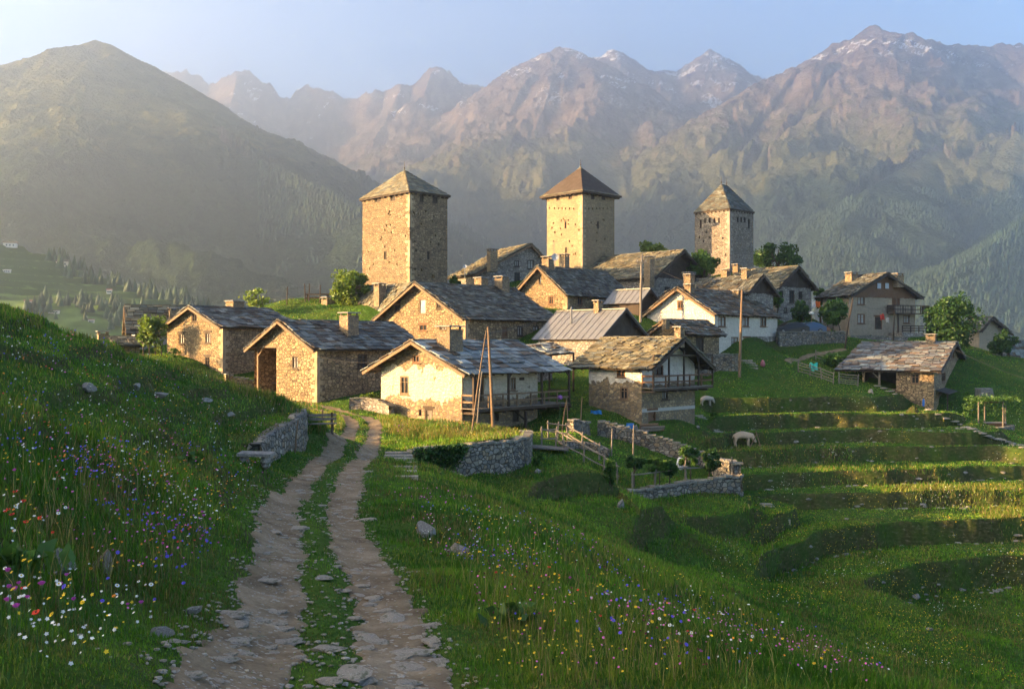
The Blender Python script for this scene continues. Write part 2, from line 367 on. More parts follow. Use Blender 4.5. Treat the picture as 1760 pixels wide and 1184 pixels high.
def terrain(x, y, fit):
    r = np.hypot(x, y)
    z = rbf(x, y, fit)
    u = CU+F*x/np.maximum(y, 1e-3)
    uL = np.interp(y, [43, 47, 51, 57, 60, 64, 75, 80, 95, 100], [1480, 1300, 1285, 1278, 1275, 1272, 1195, 1215, 1195, 1230])
    uR = np.interp(y, [70, 78, 85, 97, 104], [2600, 1800, 1690, 1570, 1480])
    m = sstep(0, 22, u-uL)*(1-sstep(-15, 25, u-uR))*sstep(42, 46, y)*(1-sstep(100, 104, y))
    wob = (fbm(x*0.5, y*0.5, 3, 5)-0.5)*0.35
    zt = np.interp(z+wob*0.5, _TX, _TZ)
    z = z*(1-m)+zt*m
    z = z+(fbm(x*0.33, y*0.33, 4, 1)-0.5)*0.28*sstep(3, 8, r)*(1-0.4*m)+(fbm(x*1.7, y*1.7, 3, 9)-0.5)*0.12
    # broken turf ledges on the left bank
    lm = sstep(-3, -6, x)*sstep(12, 16, y)*(1-sstep(40, 48, y))
    led = (z*1.1+0.9*fbm(x*0.25, y*0.25, 3, 33)) % 1.0
    z = z+lm*0.28*(sstep(0.0, 0.18, led)-led-0.45)
    z = raise_behind(x, y, z, BAST, 1 if SIDE_B else -1, 7.0, 0.12)
    z = raise_behind(x, y, z, LW, 1 if SIDE_L else -1, 6.0, 0.05)
    z = raise_behind(x, y, z, GW, 1 if SIDE_G else -1, 6.0, 0.15)
    for ln, dr in BANKS: z = bank(x, y, z, ln, dr)
    d, run, sd = pt_seg_d(x, y, PATH_L)
    on = np.abs(d-TRACK)
    z = z-0.07*(1-sstep(TRACK_W*0.5, TRACK_W+0.25, on))+0.03*(1-sstep(0, 0.3, d))
    # away from the village the hill drops into the valley
    fall = sstep(140, 900, r)
    z = z*(1-sstep(150, 260, r))+(-8)*sstep(150, 260, r)-352*fall
    return np.clip(z, -361, 40)
def bank(x, y, z, line, drop, L=4.5, w=0.2):
    """a steep turf bank along a line: the ground steps down on the camera's side"""
    pl = [(p[0], p[1]) for p in line]; d, run, sd = pt_seg_d(x, y, pl); tot = sum(math.hypot(b[0]-a[0], b[1]-a[1]) for a, b in zip(pl[:-1], pl[1:]))
    s0 = pt_seg_d(np.array([pl[0][0]]), np.array([pl[0][1]-8.0]), pl)[2][0]; sg = np.where(np.sign(sd) == np.sign(s0), -1.0, 1.0)*d
    sg = sg+(fbm(x*.7, y*.7, 3, 15)-.5)*.5
    endf = sstep(0, 1.6, run)*sstep(0, 1.6, tot-run)
    return z+drop*(sstep(-w, w, sg)-.5)*np.exp(-np.abs(sg)/L)*endf
BANKS = [([P3(1094, 912, 46), P3(1110, 893, 48.5), P3(1135, 884, 50), P3(1153, 893, 51), P3(1165, 915, 51.5)], 1.3), ([P3(1160, 893, 52.5), P3(1206, 884, 54), P3(1280, 878, 55.5), P3(1322, 866, 57.5)], 1.1), ([P3(905, 862, 48.5), P3(930, 848, 50), P3(975, 838, 51.5), P3(1030, 838, 53), P3(1062, 850, 53.5), P3(1085, 870, 53)], 1.1)]
def side_of(wall, pt):
    d, run, sd = pt_seg_d(np.array([pt[0]]), np.array([pt[1]]), [(p[0], p[1]) for p in wall]); return sd[0] > 0
SIDE_B = side_of(BAST, P3(800, 745, 58)[:2]); SIDE_L = side_of(LW, P3(440, 720, 41)[:2]); SIDE_G = side_of(GW, P3(1150, 800, 66)[:2])
# ------------------------------------------------------------------ ground sheet
FIT = fit_terrain()
def make_ground():
    th_f = np.linspace(-0.60, 0.60, 620)                       # angle from straight ahead, fine inside the view
    th = np.concatenate([np.linspace(-math.pi, -0.62, 46)[:-1], th_f, np.linspace(0.62, math.pi, 46)[1:]])
    r = np.concatenate([np.exp(np.linspace(math.log(1.0), math.log(36.0), 230)), np.exp(np.linspace(math.log(36.3), math.log(112), 290)),
                        np.exp(np.linspace(math.log(112.6), math.log(200), 70)), np.exp(np.linspace(math.log(204), math.log(1320), 40))])
    T, R = np.meshgrid(th, r)
    X = R*np.sin(T); Y = R*np.cos(T)
    Z = terrain(X, Y, FIT)
    return th, r, X, Y, Z
GTH, GR, GX, GY, GZ = make_ground()
def gz(x, y):
    """height of the ground sheet at points (bilinear on its own grid)"""
    x = np.asarray(x, float); y = np.asarray(y, float)
    t = np.interp(np.arctan2(x, y), GTH, np.arange(len(GTH))); r = np.interp(np.hypot(x, y), GR, np.arange(len(GR)))
    i = np.clip(t.astype(int), 0, len(GTH)-2); j = np.clip(r.astype(int), 0, len(GR)-2); a = t-i; b = r-j
    return (GZ[j, i]*(1-a)+GZ[j, i+1]*a)*(1-b)+(GZ[j+1, i]*(1-a)+GZ[j+1, i+1]*a)*b
def gzf(x, y): return float(gz(np.array([x]), np.array([y]))[0])
_RR = np.exp(np.linspace(math.log(5), math.log(175), 2600))
def G(u, v, near=0.0, far=1e9):
    """the point of the ground seen at a photo pixel"""
    dx, dz = (u-CU)/F, (CV-v)/F
    y = _RR; x = dx*y; g = gz(x, y); d = dz*y-g
    hit = np.where((d[1:] < 0) & (d[:-1] >= 0) & (y[1:] > near) & (y[1:] < far))[0]
    if len(hit) == 0:
        k = int(np.argmin(np.abs(d)+1e6*(y < near)+1e6*(y > far))); return Vector((x[k], y[k], g[k]))
    k = hit[0]; f = d[k]/(d[k]-d[k+1]); yy = y[k]+f*(y[k+1]-y[k]); return Vector((dx*yy, yy, gzf(dx*yy, yy)))
def GY_(u, Y): return Vector((px(u, Y), Y, gzf(px(u, Y), Y)))

def ground_material():
    t = NT("meadow ground"); v = t.coord()
    g1 = t.noise(v, 0.5, 5, 0.6); g2 = t.noise(v, 6.0, 5, 0.65); g3 = t.noise(v, 0.12, 3)
    c = t.ramp(g2, [(0.28, (0.018, 0.040, 0.006)), (0.5, (0.040, 0.085, 0.012)), (0.72, (0.075, 0.120, 0.020))])
    c = t.mix(t.ramp(g1, [(0.42, 0.0), (0.70, 0.55)]), c, (0.10, 0.115, 0.022))
    c = t.mix(t.ramp(g3, [(0.4, 0.0), (0.6, 0.4)]), c, (0.030, 0.085, 0.010))
    # bare earth and stone where the turf is steep
    geo = t.n('NewGeometry'); nz = t.sep(geo.outputs['True Normal'], 2)
    steep = t.ramp(t.math('ADD', nz, t.math('MULTIPLY', t.math('SUBTRACT', g2, 0.5), 0.35)), [(0.74, 1.0), (0.90, 0.0)])
    stone = t.ramp(t.noise(t.coord((1, 1, 2.2)), 3.2, 4, 0.7), [(0.38, (0.030, 0.030, 0.012)), (0.60, (0.085, 0.065, 0.032)), (0.72, (0.24, 0.21, 0.17))])
    c = t.mix(t.math('MULTIPLY', steep, t.ramp(g1, [(0.35, 0.25), (0.6, 0.8)])), c, stone)
    t.bump(t.math('ADD', g2, t.math('MULTIPLY', t.noise(v, 30, 3), 0.4)), 0.7, 0.06)
    t.b.inputs['Roughness'].default_value = 1.0; t.b.inputs['Specular IOR Level'].default_value = 0.05
    return t.col(c)
M_GROUND = ground_material()
def grid_mesh(name, X, Y, Z, mat, flip=False, wrap=False):
    nr, nt = X.shape
    V = np.stack([X.ravel(), Y.ravel(), Z.ravel()], 1)
    i = np.arange(nr-1)[:, None]*nt; j = np.arange(nt-1)[None, :]
    a = (i+j); q = np.stack([a, a+nt, a+nt+1, a+1], -1).reshape(-1, 4)
    if flip: q = q[:, ::-1]
    return npmesh(name, V, q.ravel(), np.full(len(q), 4), [mat], smooth=True)
ground = mobj("ground", grid_mesh("ground", GX, GY, GZ, M_GROUND, flip=False)); tag(ground, kind="structure")

# ------------------------------------------------------------------ mountains across the valley
def RL(rows): return [P3(*r) for r in rows]
RIDGES = [   # (crest line, slope of its flanks, roughness)
 (RL([(-260, 60, 2900), (-100, 100, 2800), (0, 117, 2700), (32, 103, 2650), (62, 108, 2650), (120, 84, 2620), (163, 68, 2600), (190, 76, 2580), (215, 91, 2560), (265, 114, 2540), (330, 150, 2500), (400, 195, 2450), (470, 236, 2400), (540, 276, 2350), (600, 310, 2300), (680, 352, 2250), (770, 393, 2200), (840, 430, 2150), (960, 500, 2100)]), 0.62, 0.35),
 (RL([(270, 116, 2540), (292, 160, 2430), (318, 200, 2300), (420, 270, 2050), (560, 330, 1850), (640, 380, 1700)]), 0.58, 0.35),
 (RL([(60, 108, 2650), (90, 200, 2300), (130, 300, 2000)]), 0.55, 0.35),
 (RL([(255, 130, 5494), (290, 121, 5412), (305, 119, 5412), (318, 120, 5412), (332, 128, 5412), (347, 130, 5412), (360, 145, 5412), (374, 139, 5371), (395, 127, 5330), (410, 118, 5330), (424, 122, 5330), (440, 128, 5330), (452, 143, 5330), (463, 140, 5330), (480, 166, 5330), (497, 167, 5371), (512, 152, 5371), (530, 142, 5371), (543, 150, 5330), (556, 154, 5330), (572, 158, 5330), (590, 168, 5330), (608, 166, 5330), (628, 160, 5330), (645, 153, 5289), (660, 158, 5289), (676, 148, 5289), (692, 141, 5289), (704, 150, 5289), (716, 143, 5289), (728, 130, 5289), (738, 120, 5289), (748, 110, 5289), (757, 119, 5289), (765, 127, 5289), (772, 121, 5289), (781, 132, 5289), (792, 148, 5289), (806, 142, 5330), (822, 149, 5330), (840, 152, 5330), (870, 165, 5330)]), 1.7, 1.0),
 (RL([(748, 110, 5289), (730, 160, 5125), (700, 215, 4838)]), 0.9, 1.0), (RL([(410, 118, 5330), (400, 170, 5084), (380, 220, 4756)]), 0.9, 1.0), (RL([(692, 141, 5289), (672, 190, 5043), (640, 240, 4756)]), 0.9, 1.0),
 (RL([(560, 300, 4300), (640, 262, 4450), (700, 226, 4550), (745, 205, 4600), (782, 188, 4620), (800, 178, 4620), (835, 152, 4620), (850, 143, 4620), (872, 126, 4620), (885, 120, 4600), (902, 107, 4600), (922, 97, 4600), (938, 91, 4600), (952, 85, 4600), (966, 81, 4600), (975, 80, 4600), (985, 89, 4620), (1000, 104, 4650), (1020, 150, 4750)]), 0.75, 0.9),
 (RL([(966, 82, 4600), (985, 135, 4420), (990, 175, 4280), (1000, 206, 4100), (1030, 270, 3800), (1060, 350, 3400)]), 0.72, 0.7),
 (RL([(902, 107, 4600), (880, 160, 4400), (862, 205, 4150), (850, 270, 3800)]), 0.72, 0.7), (RL([(835, 152, 4620), (800, 215, 4300), (760, 280, 3900)]), 0.72, 0.7),
 (RL([(985, 112, 5250), (1010, 102, 5250), (1033, 98, 5250), (1046, 88, 5250), (1056, 83, 5250), (1068, 88, 5250), (1078, 98, 5250), (1090, 103, 5250), (1104, 118, 5250), (1125, 122, 5250), (1140, 118, 5250), (1162, 124, 5300), (1180, 112, 5300), (1200, 97, 5300), (1213, 88, 5300), (1221, 86, 5300), (1232, 94, 5300), (1248, 108, 5300), (1262, 121, 5300), (1280, 126, 5300), (1300, 129, 5200), (1330, 140, 5000)]), 0.85, 0.9),
 (RL([(1056, 83, 5250), (1085, 150, 4950), (1120, 230, 4500), (1150, 320, 4000)]), 0.7, 0.8), (RL([(1221, 86, 5300), (1195, 150, 4950), (1180, 230, 4500)]), 0.7, 0.8), (RL([(1221, 86, 5300), (1260, 170, 4900), (1280, 250, 4500)]), 0.7, 0.8),
 (RL([(1240, 190, 3500), (1270, 165, 3600), (1300, 142, 3700), (1325, 130, 3750), (1350, 124, 3780), (1380, 107, 3800), (1408, 92, 3800), (1428, 80, 3800), (1450, 72, 3800), (1466, 62, 3800), (1484, 52, 3800), (1500, 45, 3800), (1512, 49, 3800), (1530, 58, 3800), (1550, 66, 3800), (1568, 61, 3800), (1588, 64, 3800), (1605, 70, 3800), (1622, 79, 3800), (1660, 76, 3800), (1700, 79, 3800), (1735, 74, 3800), (1756, 76, 3800), (1800, 90, 3800), (1900, 110, 3800), (2100, 170, 3800)]), 0.74, 0.9),
 (RL([(1500, 45, 3800), (1530, 95, 3650), (1560, 135, 3500), (1590, 175, 3350), (1640, 215, 3150), (1690, 245, 2950), (1760, 275, 2700), (1850, 320, 2400)]), 0.66, 0.6),
 (RL([(1690, 245, 2950), (1600, 262, 2750), (1500, 320, 2450), (1440, 400, 2150)]), 0.6, 0.3),
 (RL([(1428, 80, 3800), (1395, 140, 3600), (1345, 215, 3300), (1310, 270, 3000)]), 0.72, 0.7), (RL([(1484, 52, 3800), (1470, 130, 3500), (1440, 205, 3200), (1420, 250, 3000)]), 0.72, 0.7),
 (RL([(1300, 142, 3700), (1255, 190, 3500)]), 0.72, 0.7),
 ([(-1250, 1900, 250), (-1500, 2300, 520), (-1850, 3000, 800), (-2200, 3900, 1100)], 0.7, 0.6),     # out of frame on the left: it throws the evening shade over the far valley
 (RL([(1900, 300, 2100), (1760, 380, 1900), (1640, 470, 1700)]), 0.55, 0.3),
]
def seg_ridges(x, y):
    H = np.full(x.shape, -1e9); RUN = np.zeros(x.shape); base = 0.0; RG = np.zeros(x.shape); DD = np.zeros(x.shape)
    for pl, k, rg in RIDGES:
        base += 20000.0; s0 = base
        for a, b in zip(pl[:-1], pl[1:]):
            ax, ay, az = a; bx, by, bz = b; dx, dy = bx-ax, by-ay; L2 = dx*dx+dy*dy
            t = np.clip(((x-ax)*dx+(y-ay)*dy)/L2, 0, 1)
            d = np.hypot(x-ax-t*dx, y-ay-t*dy)
            h = az+(bz-az)*t-k*d*(1-0.28*np.minimum(d/2500, 1))
            m = h > H; H = np.where(m, h, H); RG = np.where(m, rg, RG); DD = np.where(m, d, DD); RUN = np.where(m, s0+t*math.sqrt(L2), RUN); s0 += math.sqrt(L2)
    return H, RG, DD, RUN
def mountains(x, y):
    wx = x+(fbm(x/420, y/420, 3, 3)-0.5)*80; wy = y+(fbm(x/420, y/420, 3, 4)-0.5)*80
    H0, RG0, DD0, _ = seg_ridges(x, y)
    Hw, RG, DD, RUN = seg_ridges(wx, wy)
    k = sstep(0, 160, DD0); H = H0*(1-k)+Hw*k
    amp = np.minimum(DD0*0.20, 150)*(0.30+0.70*RG0)
    n = (ridged(x/560, y/560, 7, 21, 0.56)-0.62)*amp*2.0
    n += (ridged(x/130+0.3*fbm(x/90, y/90, 2, 8), y/130, 5, 51, 0.62)-0.6)*(10+44*RG0)*sstep(0, 140, DD0)
    rib = ridged(RUN/150+0.5*fbm(x/200, y/200, 2, 71), DD/900, 3, 72, 0.55)-0.6
    n += rib*np.minimum(DD*0.34, 150)*(0.25+0.75*RG0)
    n += (ridged(RUN/48+0.35*fbm(x/70, y/70, 2, 75), DD/420, 3, 76, 0.6)-0.6)*np.minimum(DD*0.12, 34)*(0.25+0.75*RG0)
    n += (ridged(x/38, y/38, 3, 61, 0.6)-0.6)*26*RG0*sstep(0, 50, DD0)
    jag = ((vn(x/34, y/34, 62)-0.5)*34+(vn(x/13, y/13, 63)-0.5)*16)*np.clip(RG0-0.3, 0, 1)*(1-sstep(0, 60, DD0))
    return np.maximum(H+n+jag, -358+0*H)
def mountain_material():
    t = NT("mountain slopes"); geo = t.n('NewGeometry'); pos = geo.outputs['Position']
    def nz_(s, d=5, r=0.6):
        return t.noise(pos, s, d, r)
    z = t.sep(pos, 2); n1 = nz_(0.0022); n2 = nz_(0.02, 6, 0.65); n3 = nz_(0.09, 4, 0.7); nrm = t.sep(geo.outputs['True Normal'], 2)
    zz = t.math('ADD', z, t.math('MULTIPLY', t.math('SUBTRACT', n1, 0.5), 420.0)); zz = t.math('ADD', zz, t.math('MULTIPLY', t.math('SUBTRACT', n2, 0.5), 260.0))
    stk = t.n('Mapping'); stk.inputs['Scale'].default_value = (.016, .016, .0035); t.l(pos, stk.inputs['Vector']); st = t.noise(stk.outputs[0], 1.0, 6, .7)
    rock = t.ramp(n2, [(0.3, (0.060, 0.045, 0.036)), (0.5, (0.135, 0.098, 0.074)), (0.7, (0.23, 0.17, 0.125))])
    rock = t.mix(t.ramp(st, [(0.50, 0.0), (0.66, 0.75)]), rock, (0.31, 0.245, 0.19)); rock = t.mix(t.ramp(st, [(0.34, 0.7), (0.46, 0.0)]), rock, (0.045, 0.036, 0.032))
    grass = t.ramp(n2, [(0.3, (0.058, 0.066, 0.022)), (0.7, (0.150, 0.145, 0.050))])
    wood = t.ramp(n3, [(0.35, (0.010, 0.020, 0.010)), (0.65, (0.035, 0.055, 0.024))])
    c = t.mix(t.ramp(t.math('DIVIDE', zz, 1000.0), [(0.36, 0.0), (0.46, 1.0)]), wood, grass)
    up = t.math('ADD', t.math('DIVIDE', zz, 1000.0), t.math('MULTIPLY', t.math('SUBTRACT', 0.80, nrm), 0.55))
    c = t.mix(t.ramp(up, [(0.78, 0.0), (0.98, 1.0)]), c, rock)
    sn = t.math('MULTIPLY', t.ramp(nz_(0.0055, 5, 0.6), [(0.56, 0.0), (0.575, 1.0)]), t.ramp(t.math('DIVIDE', z, 2000.0), [(0.46, 0.0), (0.54, 1.0)]))
    sn = t.math('MULTIPLY', sn, t.ramp(nrm, [(0.62, 0.0), (0.72, 1.0)]))
    c = t.mix(sn, c, (0.80, 0.80, 0.82))
    t.bump(t.math('ADD', n2, t.math('MULTIPLY', n3, 0.7)), 1.0, 24.0)
    t.b.inputs['Roughness'].default_value = 1.0; t.b.inputs['Specular IOR Level'].default_value = 0.0
    return t.col(c)
_mt = np.concatenate([np.linspace(-1.02, -0.56, 90)[:-1], np.linspace(-0.56, 0.56, 860)]); _mr = np.concatenate([np.linspace(1150, 2000, 70), np.linspace(2010, 4000, 260), np.linspace(4008, 5600, 170), np.linspace(5615, 7400, 90)])
_T, _R = np.meshgrid(_mt, _mr); _RM = np.minimum(6250, 2330/np.maximum(np.abs(np.sin(_T)), 1e-6)*np.where(_T < 0, 1, 1.45)); _R = 1150+(_R-1150)*(_RM-1150)/6250.0; _X = _R*np.sin(_T); _Y = _R*np.cos(_T)
_Z = mountains(_X, _Y)
# the sheet's near rim dips under the valley floor
_Z = _Z-40*(1-sstep(1150, 1400, _R))
M_MOUNT = mountain_material()
mountain = mobj("mountain_range", grid_mesh("mountain_range", _X, _Y, _Z, M_MOUNT)); tag(mountain, kind="structure")

# ------------------------------------------------------------------ haze in the valley air
hz = MB(); hz.box(-2350, 3400, -1340, 6300, -403, 2080)
mh = bpy.data.materials.new("haze"); mh.use_nodes = True; ht = mh.node_tree; ht.nodes.clear()
ho = ht.nodes.new('ShaderNodeOutputMaterial'); pv = ht.nodes.new('ShaderNodeVolumePrincipled')
pv.inputs['Color'].default_value = (0.70, 0.84, 1.0, 1); pv.inputs['Density'].default_value = 0.00028; pv.inputs['Anisotropy'].default_value = 0.8
ht.links.new(pv.outputs[0], ho.inputs['Volume'])
haze = hz.build("haze", mh); tag(haze, kind="stuff")
# ------------------------------------------------------------------ building materials
def m_rock0(name, a, b):
    t = NT(name); v = t.coord((1, 1, .35)); n = t.noise(v, 2.3, 2, .5); f = t.noise(t.coord(), 13, 5, .7)
    c = t.mix(t.ramp(n, [(.35, 0.0), (.65, 1.0)]), a, b); c = t.mix(0.5, c, t.ramp(f, [(0.3, 0.3), (0.7, 0.75)]), 'OVERLAY'); t.bump(f, .6, .04); return t.col(c)
ST_OCHRE = [(0.22, 0.16, 0.095), (0.33, 0.245, 0.14), (0.17, 0.128, 0.085), (0.40, 0.305, 0.18), (0.26, 0.19, 0.115)]
ST_GREY = [(0.22, 0.20, 0.18), (0.34, 0.32, 0.29), (0.17, 0.155, 0.14), (0.40, 0.37, 0.33), (0.27, 0.235, 0.19)]
ST_TOWER = [(0.17, 0.125, 0.078), (0.26, 0.195, 0.12), (0.135, 0.10, 0.068), (0.31, 0.24, 0.15), (0.21, 0.155, 0.095)]
M_STONE_A, _ = m_stone("ochre rubble", ST_OCHRE, 3.0, seed=1, mortar=(0.085, 0.065, 0.042), width=.05)
M_STONE_B, _ = m_stone("ochre rubble coarse", ST_OCHRE, 2.6, seed=2, mortar=(0.075, 0.058, 0.038), width=.05)
M_STONE_G, _ = m_stone("grey rubble", ST_GREY, 2.6, seed=3, mortar=(0.13, 0.115, 0.095))
M_STONE_T, _ = m_stone("tower rubble", ST_TOWER, 2.5, seed=4, mortar=(0.09, 0.07, 0.045), flat=1.8, width=.05)
M_STONE_T2, _ = m_stone("pale tower rubble", [(0.25, 0.19, 0.115), (0.31, 0.24, 0.145), (0.20, 0.155, 0.098), (0.28, 0.22, 0.135)], 2.8, seed=5, mortar=(0.19, 0.15, 0.095), flat=1.8, bump=0.45)
M_STONE_T3, _ = m_stone("dark tower rubble", [(0.19, 0.165, 0.135), (0.28, 0.245, 0.20), (0.15, 0.135, 0.115), (0.33, 0.28, 0.22)], 2.4, seed=6, mortar=(0.12, 0.10, 0.08), flat=1.8)
M_DRY, _ = m_stone("dry stone", [(0.16, 0.15, 0.13), (0.25, 0.23, 0.19), (0.12, 0.115, 0.105), (0.33, 0.30, 0.25), (0.25, 0.19, 0.12), (0.15, 0.15, 0.145), (0.30, 0.25, 0.175)], 3.1, seed=7, mortar=(0.06, 0.055, 0.045), flat=1.35, width=0.05, bump=1.0)
M_CHIM, _ = m_stone("chimney stone", ST_OCHRE, 4.5, seed=8)
def m_plaster(name, lo, hi, base=(0.54, 0.47, 0.36), cols=ST_OCHRE, amount=0.36, seed=0.0, bare=True):
    """lime plaster between two heights of the wall, rubble where it has come off"""
    mat, t = m_stone(name, cols, 2.6, seed=seed)
    stone = t.b.inputs['Base Color'].links[0].from_socket
    v = t.coord(); n = t.noise(v, 0.75, 5, 0.62); st = t.noise(v, 2.4, 5, 0.6); z = t.sep(v, 2)
    zz = t.math('ADD', z, t.math('MULTIPLY', t.math('SUBTRACT', n, 0.5), 2.4))
    m = t.ramp(t.math('MULTIPLY', t.math('SUBTRACT', zz, lo), 3.0), [(0.0, 0.0), (0.25, 1.0)])
    m = t.math('MULTIPLY', m, t.ramp(t.math('MULTIPLY', t.math('SUBTRACT', hi, zz), 3.0), [(0.0, 0.0), (0.25, 1.0)]))
    if bare: m = t.math('MULTIPLY', m, t.ramp(t.noise(v, 0.9, 4, 0.6), [(amount-0.02, 0.0), (amount+0.02, 1.0)]))
    streak = t.noise(t.coord((3.0, 3.0, 0.35)), 1.6, 5, 0.65)
    p = t.ramp(st, [(0.32, [x*0.80 for x in base]), (0.6, base), (0.8, [min(0.85, x*1.12) for x in base])])
    p = t.mix(t.ramp(streak, [(0.48, 0.0), (0.78, 0.6)]), p, (0.40, 0.335, 0.24))
    t.col(t.mix(m, stone, p)); return mat
M_PL_D = m_plaster("worn cream plaster", 1.55, 3.95, seed=11)
M_PL_E = m_plaster("white plaster over stone", 3.35, 9.0, base=(0.66, 0.62, 0.56), seed=12, amount=0.30)
M_PL_H = m_plaster("whitewashed plaster", -3.0, 9.9, base=(0.60, 0.55, 0.47), seed=13, amount=0.27)
M_PL_A = m_plaster("grey whitewash", -3.0, 9.9, base=(0.62, 0.60, 0.55), seed=14, amount=0.22)
M_PL_J = m_plaster("brown render", -1.0, 9.9, base=(0.34, 0.28, 0.205), seed=15, cols=ST_GREY, amount=0.34)
M_WD_DARK = m_wood("dark larch", (0.060, 0.040, 0.027))
M_WD_BLACK = m_wood("blackened boards", (0.045, 0.031, 0.023))
M_WD_RED = m_wood("red brown timber", (0.17, 0.085, 0.042))
M_WD_WARM = m_wood("warm timber", (0.20, 0.130, 0.075))
M_WD_GREY = m_wood("weathered grey timber", (0.19, 0.165, 0.135))
M_PANE = m_flat("window glass", (0.028, 0.032, 0.036), 0.12, 0.3)
M_PANE_W = m_flat("curtained glass", (0.30, 0.29, 0.27), 0.25, 0.35, 2.0)
M_IRON = m_flat("dark iron", (0.05, 0.048, 0.045), 0.55, 0.3, 6, 0.5)
def m_slate():
    t = NT("stone roof slabs"); v = t.coord(); a = t.attr()
    n = t.noise(v, 2.2, 6, 0.7); f = t.noise(v, 17, 4, 0.7)
    c = t.mix(0.65, a, t.ramp(n, [(0.3, 0.30), (0.7, 0.70)]), 'OVERLAY'); c = t.mix(0.45, c, t.ramp(f, [(0.3, 0.30), (0.7, 0.72)]), 'OVERLAY')
    lich = t.ramp(t.noise(v, 3.1, 5, 0.7), [(0.60, 0.0), (0.72, 0.65)]); c = t.mix(lich, c, (0.20, 0.125, 0.065))
    t.bump(t.math('ADD', n, t.math('MULTIPLY', f, 0.4)), 0.5, 0.03)
    t.b.inputs['Roughness'].default_value = 0.7; t.b.inputs['Specular IOR Level'].default_value = 0.25
    return t.col(c)
M_SLATE = m_slate()
M_METAL = m_flat("ribbed roofing sheet", (0.19, 0.195, 0.20), 0.42, 0.22, 1.2, 0.35)
PAL = {
 'blue': [(0.1547, 0.1771, 0.1782), (0.1892, 0.2152, 0.2137), (0.1192, 0.134, 0.1349), (0.2237, 0.2534, 0.2494), (0.144, 0.1579, 0.1537), (0.095, 0.071, 0.0482)],
 'mixed': [(0.0902, 0.0983, 0.096), (0.1187, 0.1299, 0.1254), (0.0667, 0.0699, 0.0673), (0.1413, 0.1549, 0.1465), (0.0696, 0.0635, 0.0525), (0.08, 0.061, 0.0422)],
 'dark': [(0.0762, 0.0794, 0.0684), (0.0994, 0.1042, 0.0902), (0.0563, 0.0588, 0.052), (0.1259, 0.1336, 0.1176), (0.0762, 0.0624, 0.0424), (0.0894, 0.0881, 0.0684)],
 'brown': [(0.1427, 0.1245, 0.0784), (0.1822, 0.1649, 0.1066), (0.1093, 0.0942, 0.0627), (0.1579, 0.138, 0.0846), (0.1275, 0.1279, 0.1003), (0.2004, 0.1851, 0.1254), (0.092, 0.0969, 0.0808), (0.1196, 0.1071, 0.0712)],
 'rust': [(0.1126, 0.0771, 0.0466), (0.1391, 0.0991, 0.0581), (0.0927, 0.0881, 0.0718), (0.1457, 0.1579, 0.1436), (0.0828, 0.0588, 0.0376), (0.1192, 0.1212, 0.1026)],
 'patch': [(0.1547, 0.1771, 0.1782), (0.1892, 0.2152, 0.2137), (0.1192, 0.134, 0.1349), (0.2237, 0.2534, 0.2494), (0.15, 0.115, 0.085), (0.125, 0.088, 0.06), (0.17, 0.14, 0.11), (0.11, 0.105, 0.1), (0.2, 0.19, 0.175)],
}
def slates(mb, O, S, T, Ls, Lt, row, wid, thick, pal, seed, m=0, trim=None):
    rs = random.Random(seed); O = Vector(O); S = Vector(S); T = Vector(T); N = S.cross(T)
    if N.z < 0: N = -N
    nr = max(2, int(round(Lt/row))); row = Lt/nr
    for i in range(nr):
        t0 = i*row-(rs.uniform(.04, .2) if i == 0 else 0); s = -rs.uniform(0, wid*0.6)
        while s < Ls:
            w = wid*rs.uniform(0.65, 1.35); s1 = min(s+w, Ls+rs.uniform(-0.05, 0.12)); s0 = max(s, -rs.uniform(-0.05, 0.12))
            if s1-s0 > 0.12:
                c = rs.choice(pal); k = rs.uniform(0.6, 1.35); c = tuple(x*k for x in c)
                h = row*rs.uniform(1.25, 1.5); th = thick*rs.uniform(0.6, 1.5); g = 0.018+0.022*wid
                j = lambda q=0.17: rs.uniform(-q, q)*row
                lift = 0.10*float(vn(np.array([(s0+s1)*.35]), np.array([t0*.5]), seed)[0])+(rs.random() < .06)*.05; b0 = thick*rs.uniform(0.75, 1.7)+lift; top = min(t0+h, Lt+0.05)
                pts = [(s0+g, t0+j(), b0), (s1-g, t0+j(), b0+rs.uniform(-.02, .02)), (s1-g, top, lift*.8), (s0+g, top, lift*.8)]
                lo = [O+S*a+T*b+N*n for a, b, n in pts]; hi = [O+S*a+T*b+N*(n+th) for a, b, n in pts]
                mb.hexa(lo+hi, m, c)
            s += w
def clip_poly(P, A, B):
    """keep the part of polygon P (s,z) below the line A->B (A left of B)"""
    out = []
    f = lambda p: (B[1]-A[1])*(p[0]-A[0])-(B[0]-A[0])*(p[1]-A[1])
    for i in range(len(P)):
        p, q = P[i], P[(i+1) % len(P)]; fp, fq = f(p), f(q)
        if fp >= 0: out.append(p)
        if (fp >= 0) != (fq >= 0):
            t = fp/(fp-fq); out.append((p[0]+(q[0]-p[0])*t, p[1]+(q[1]-p[1])*t))
    return out
FOOT = []          # footprints, kept clear of grass
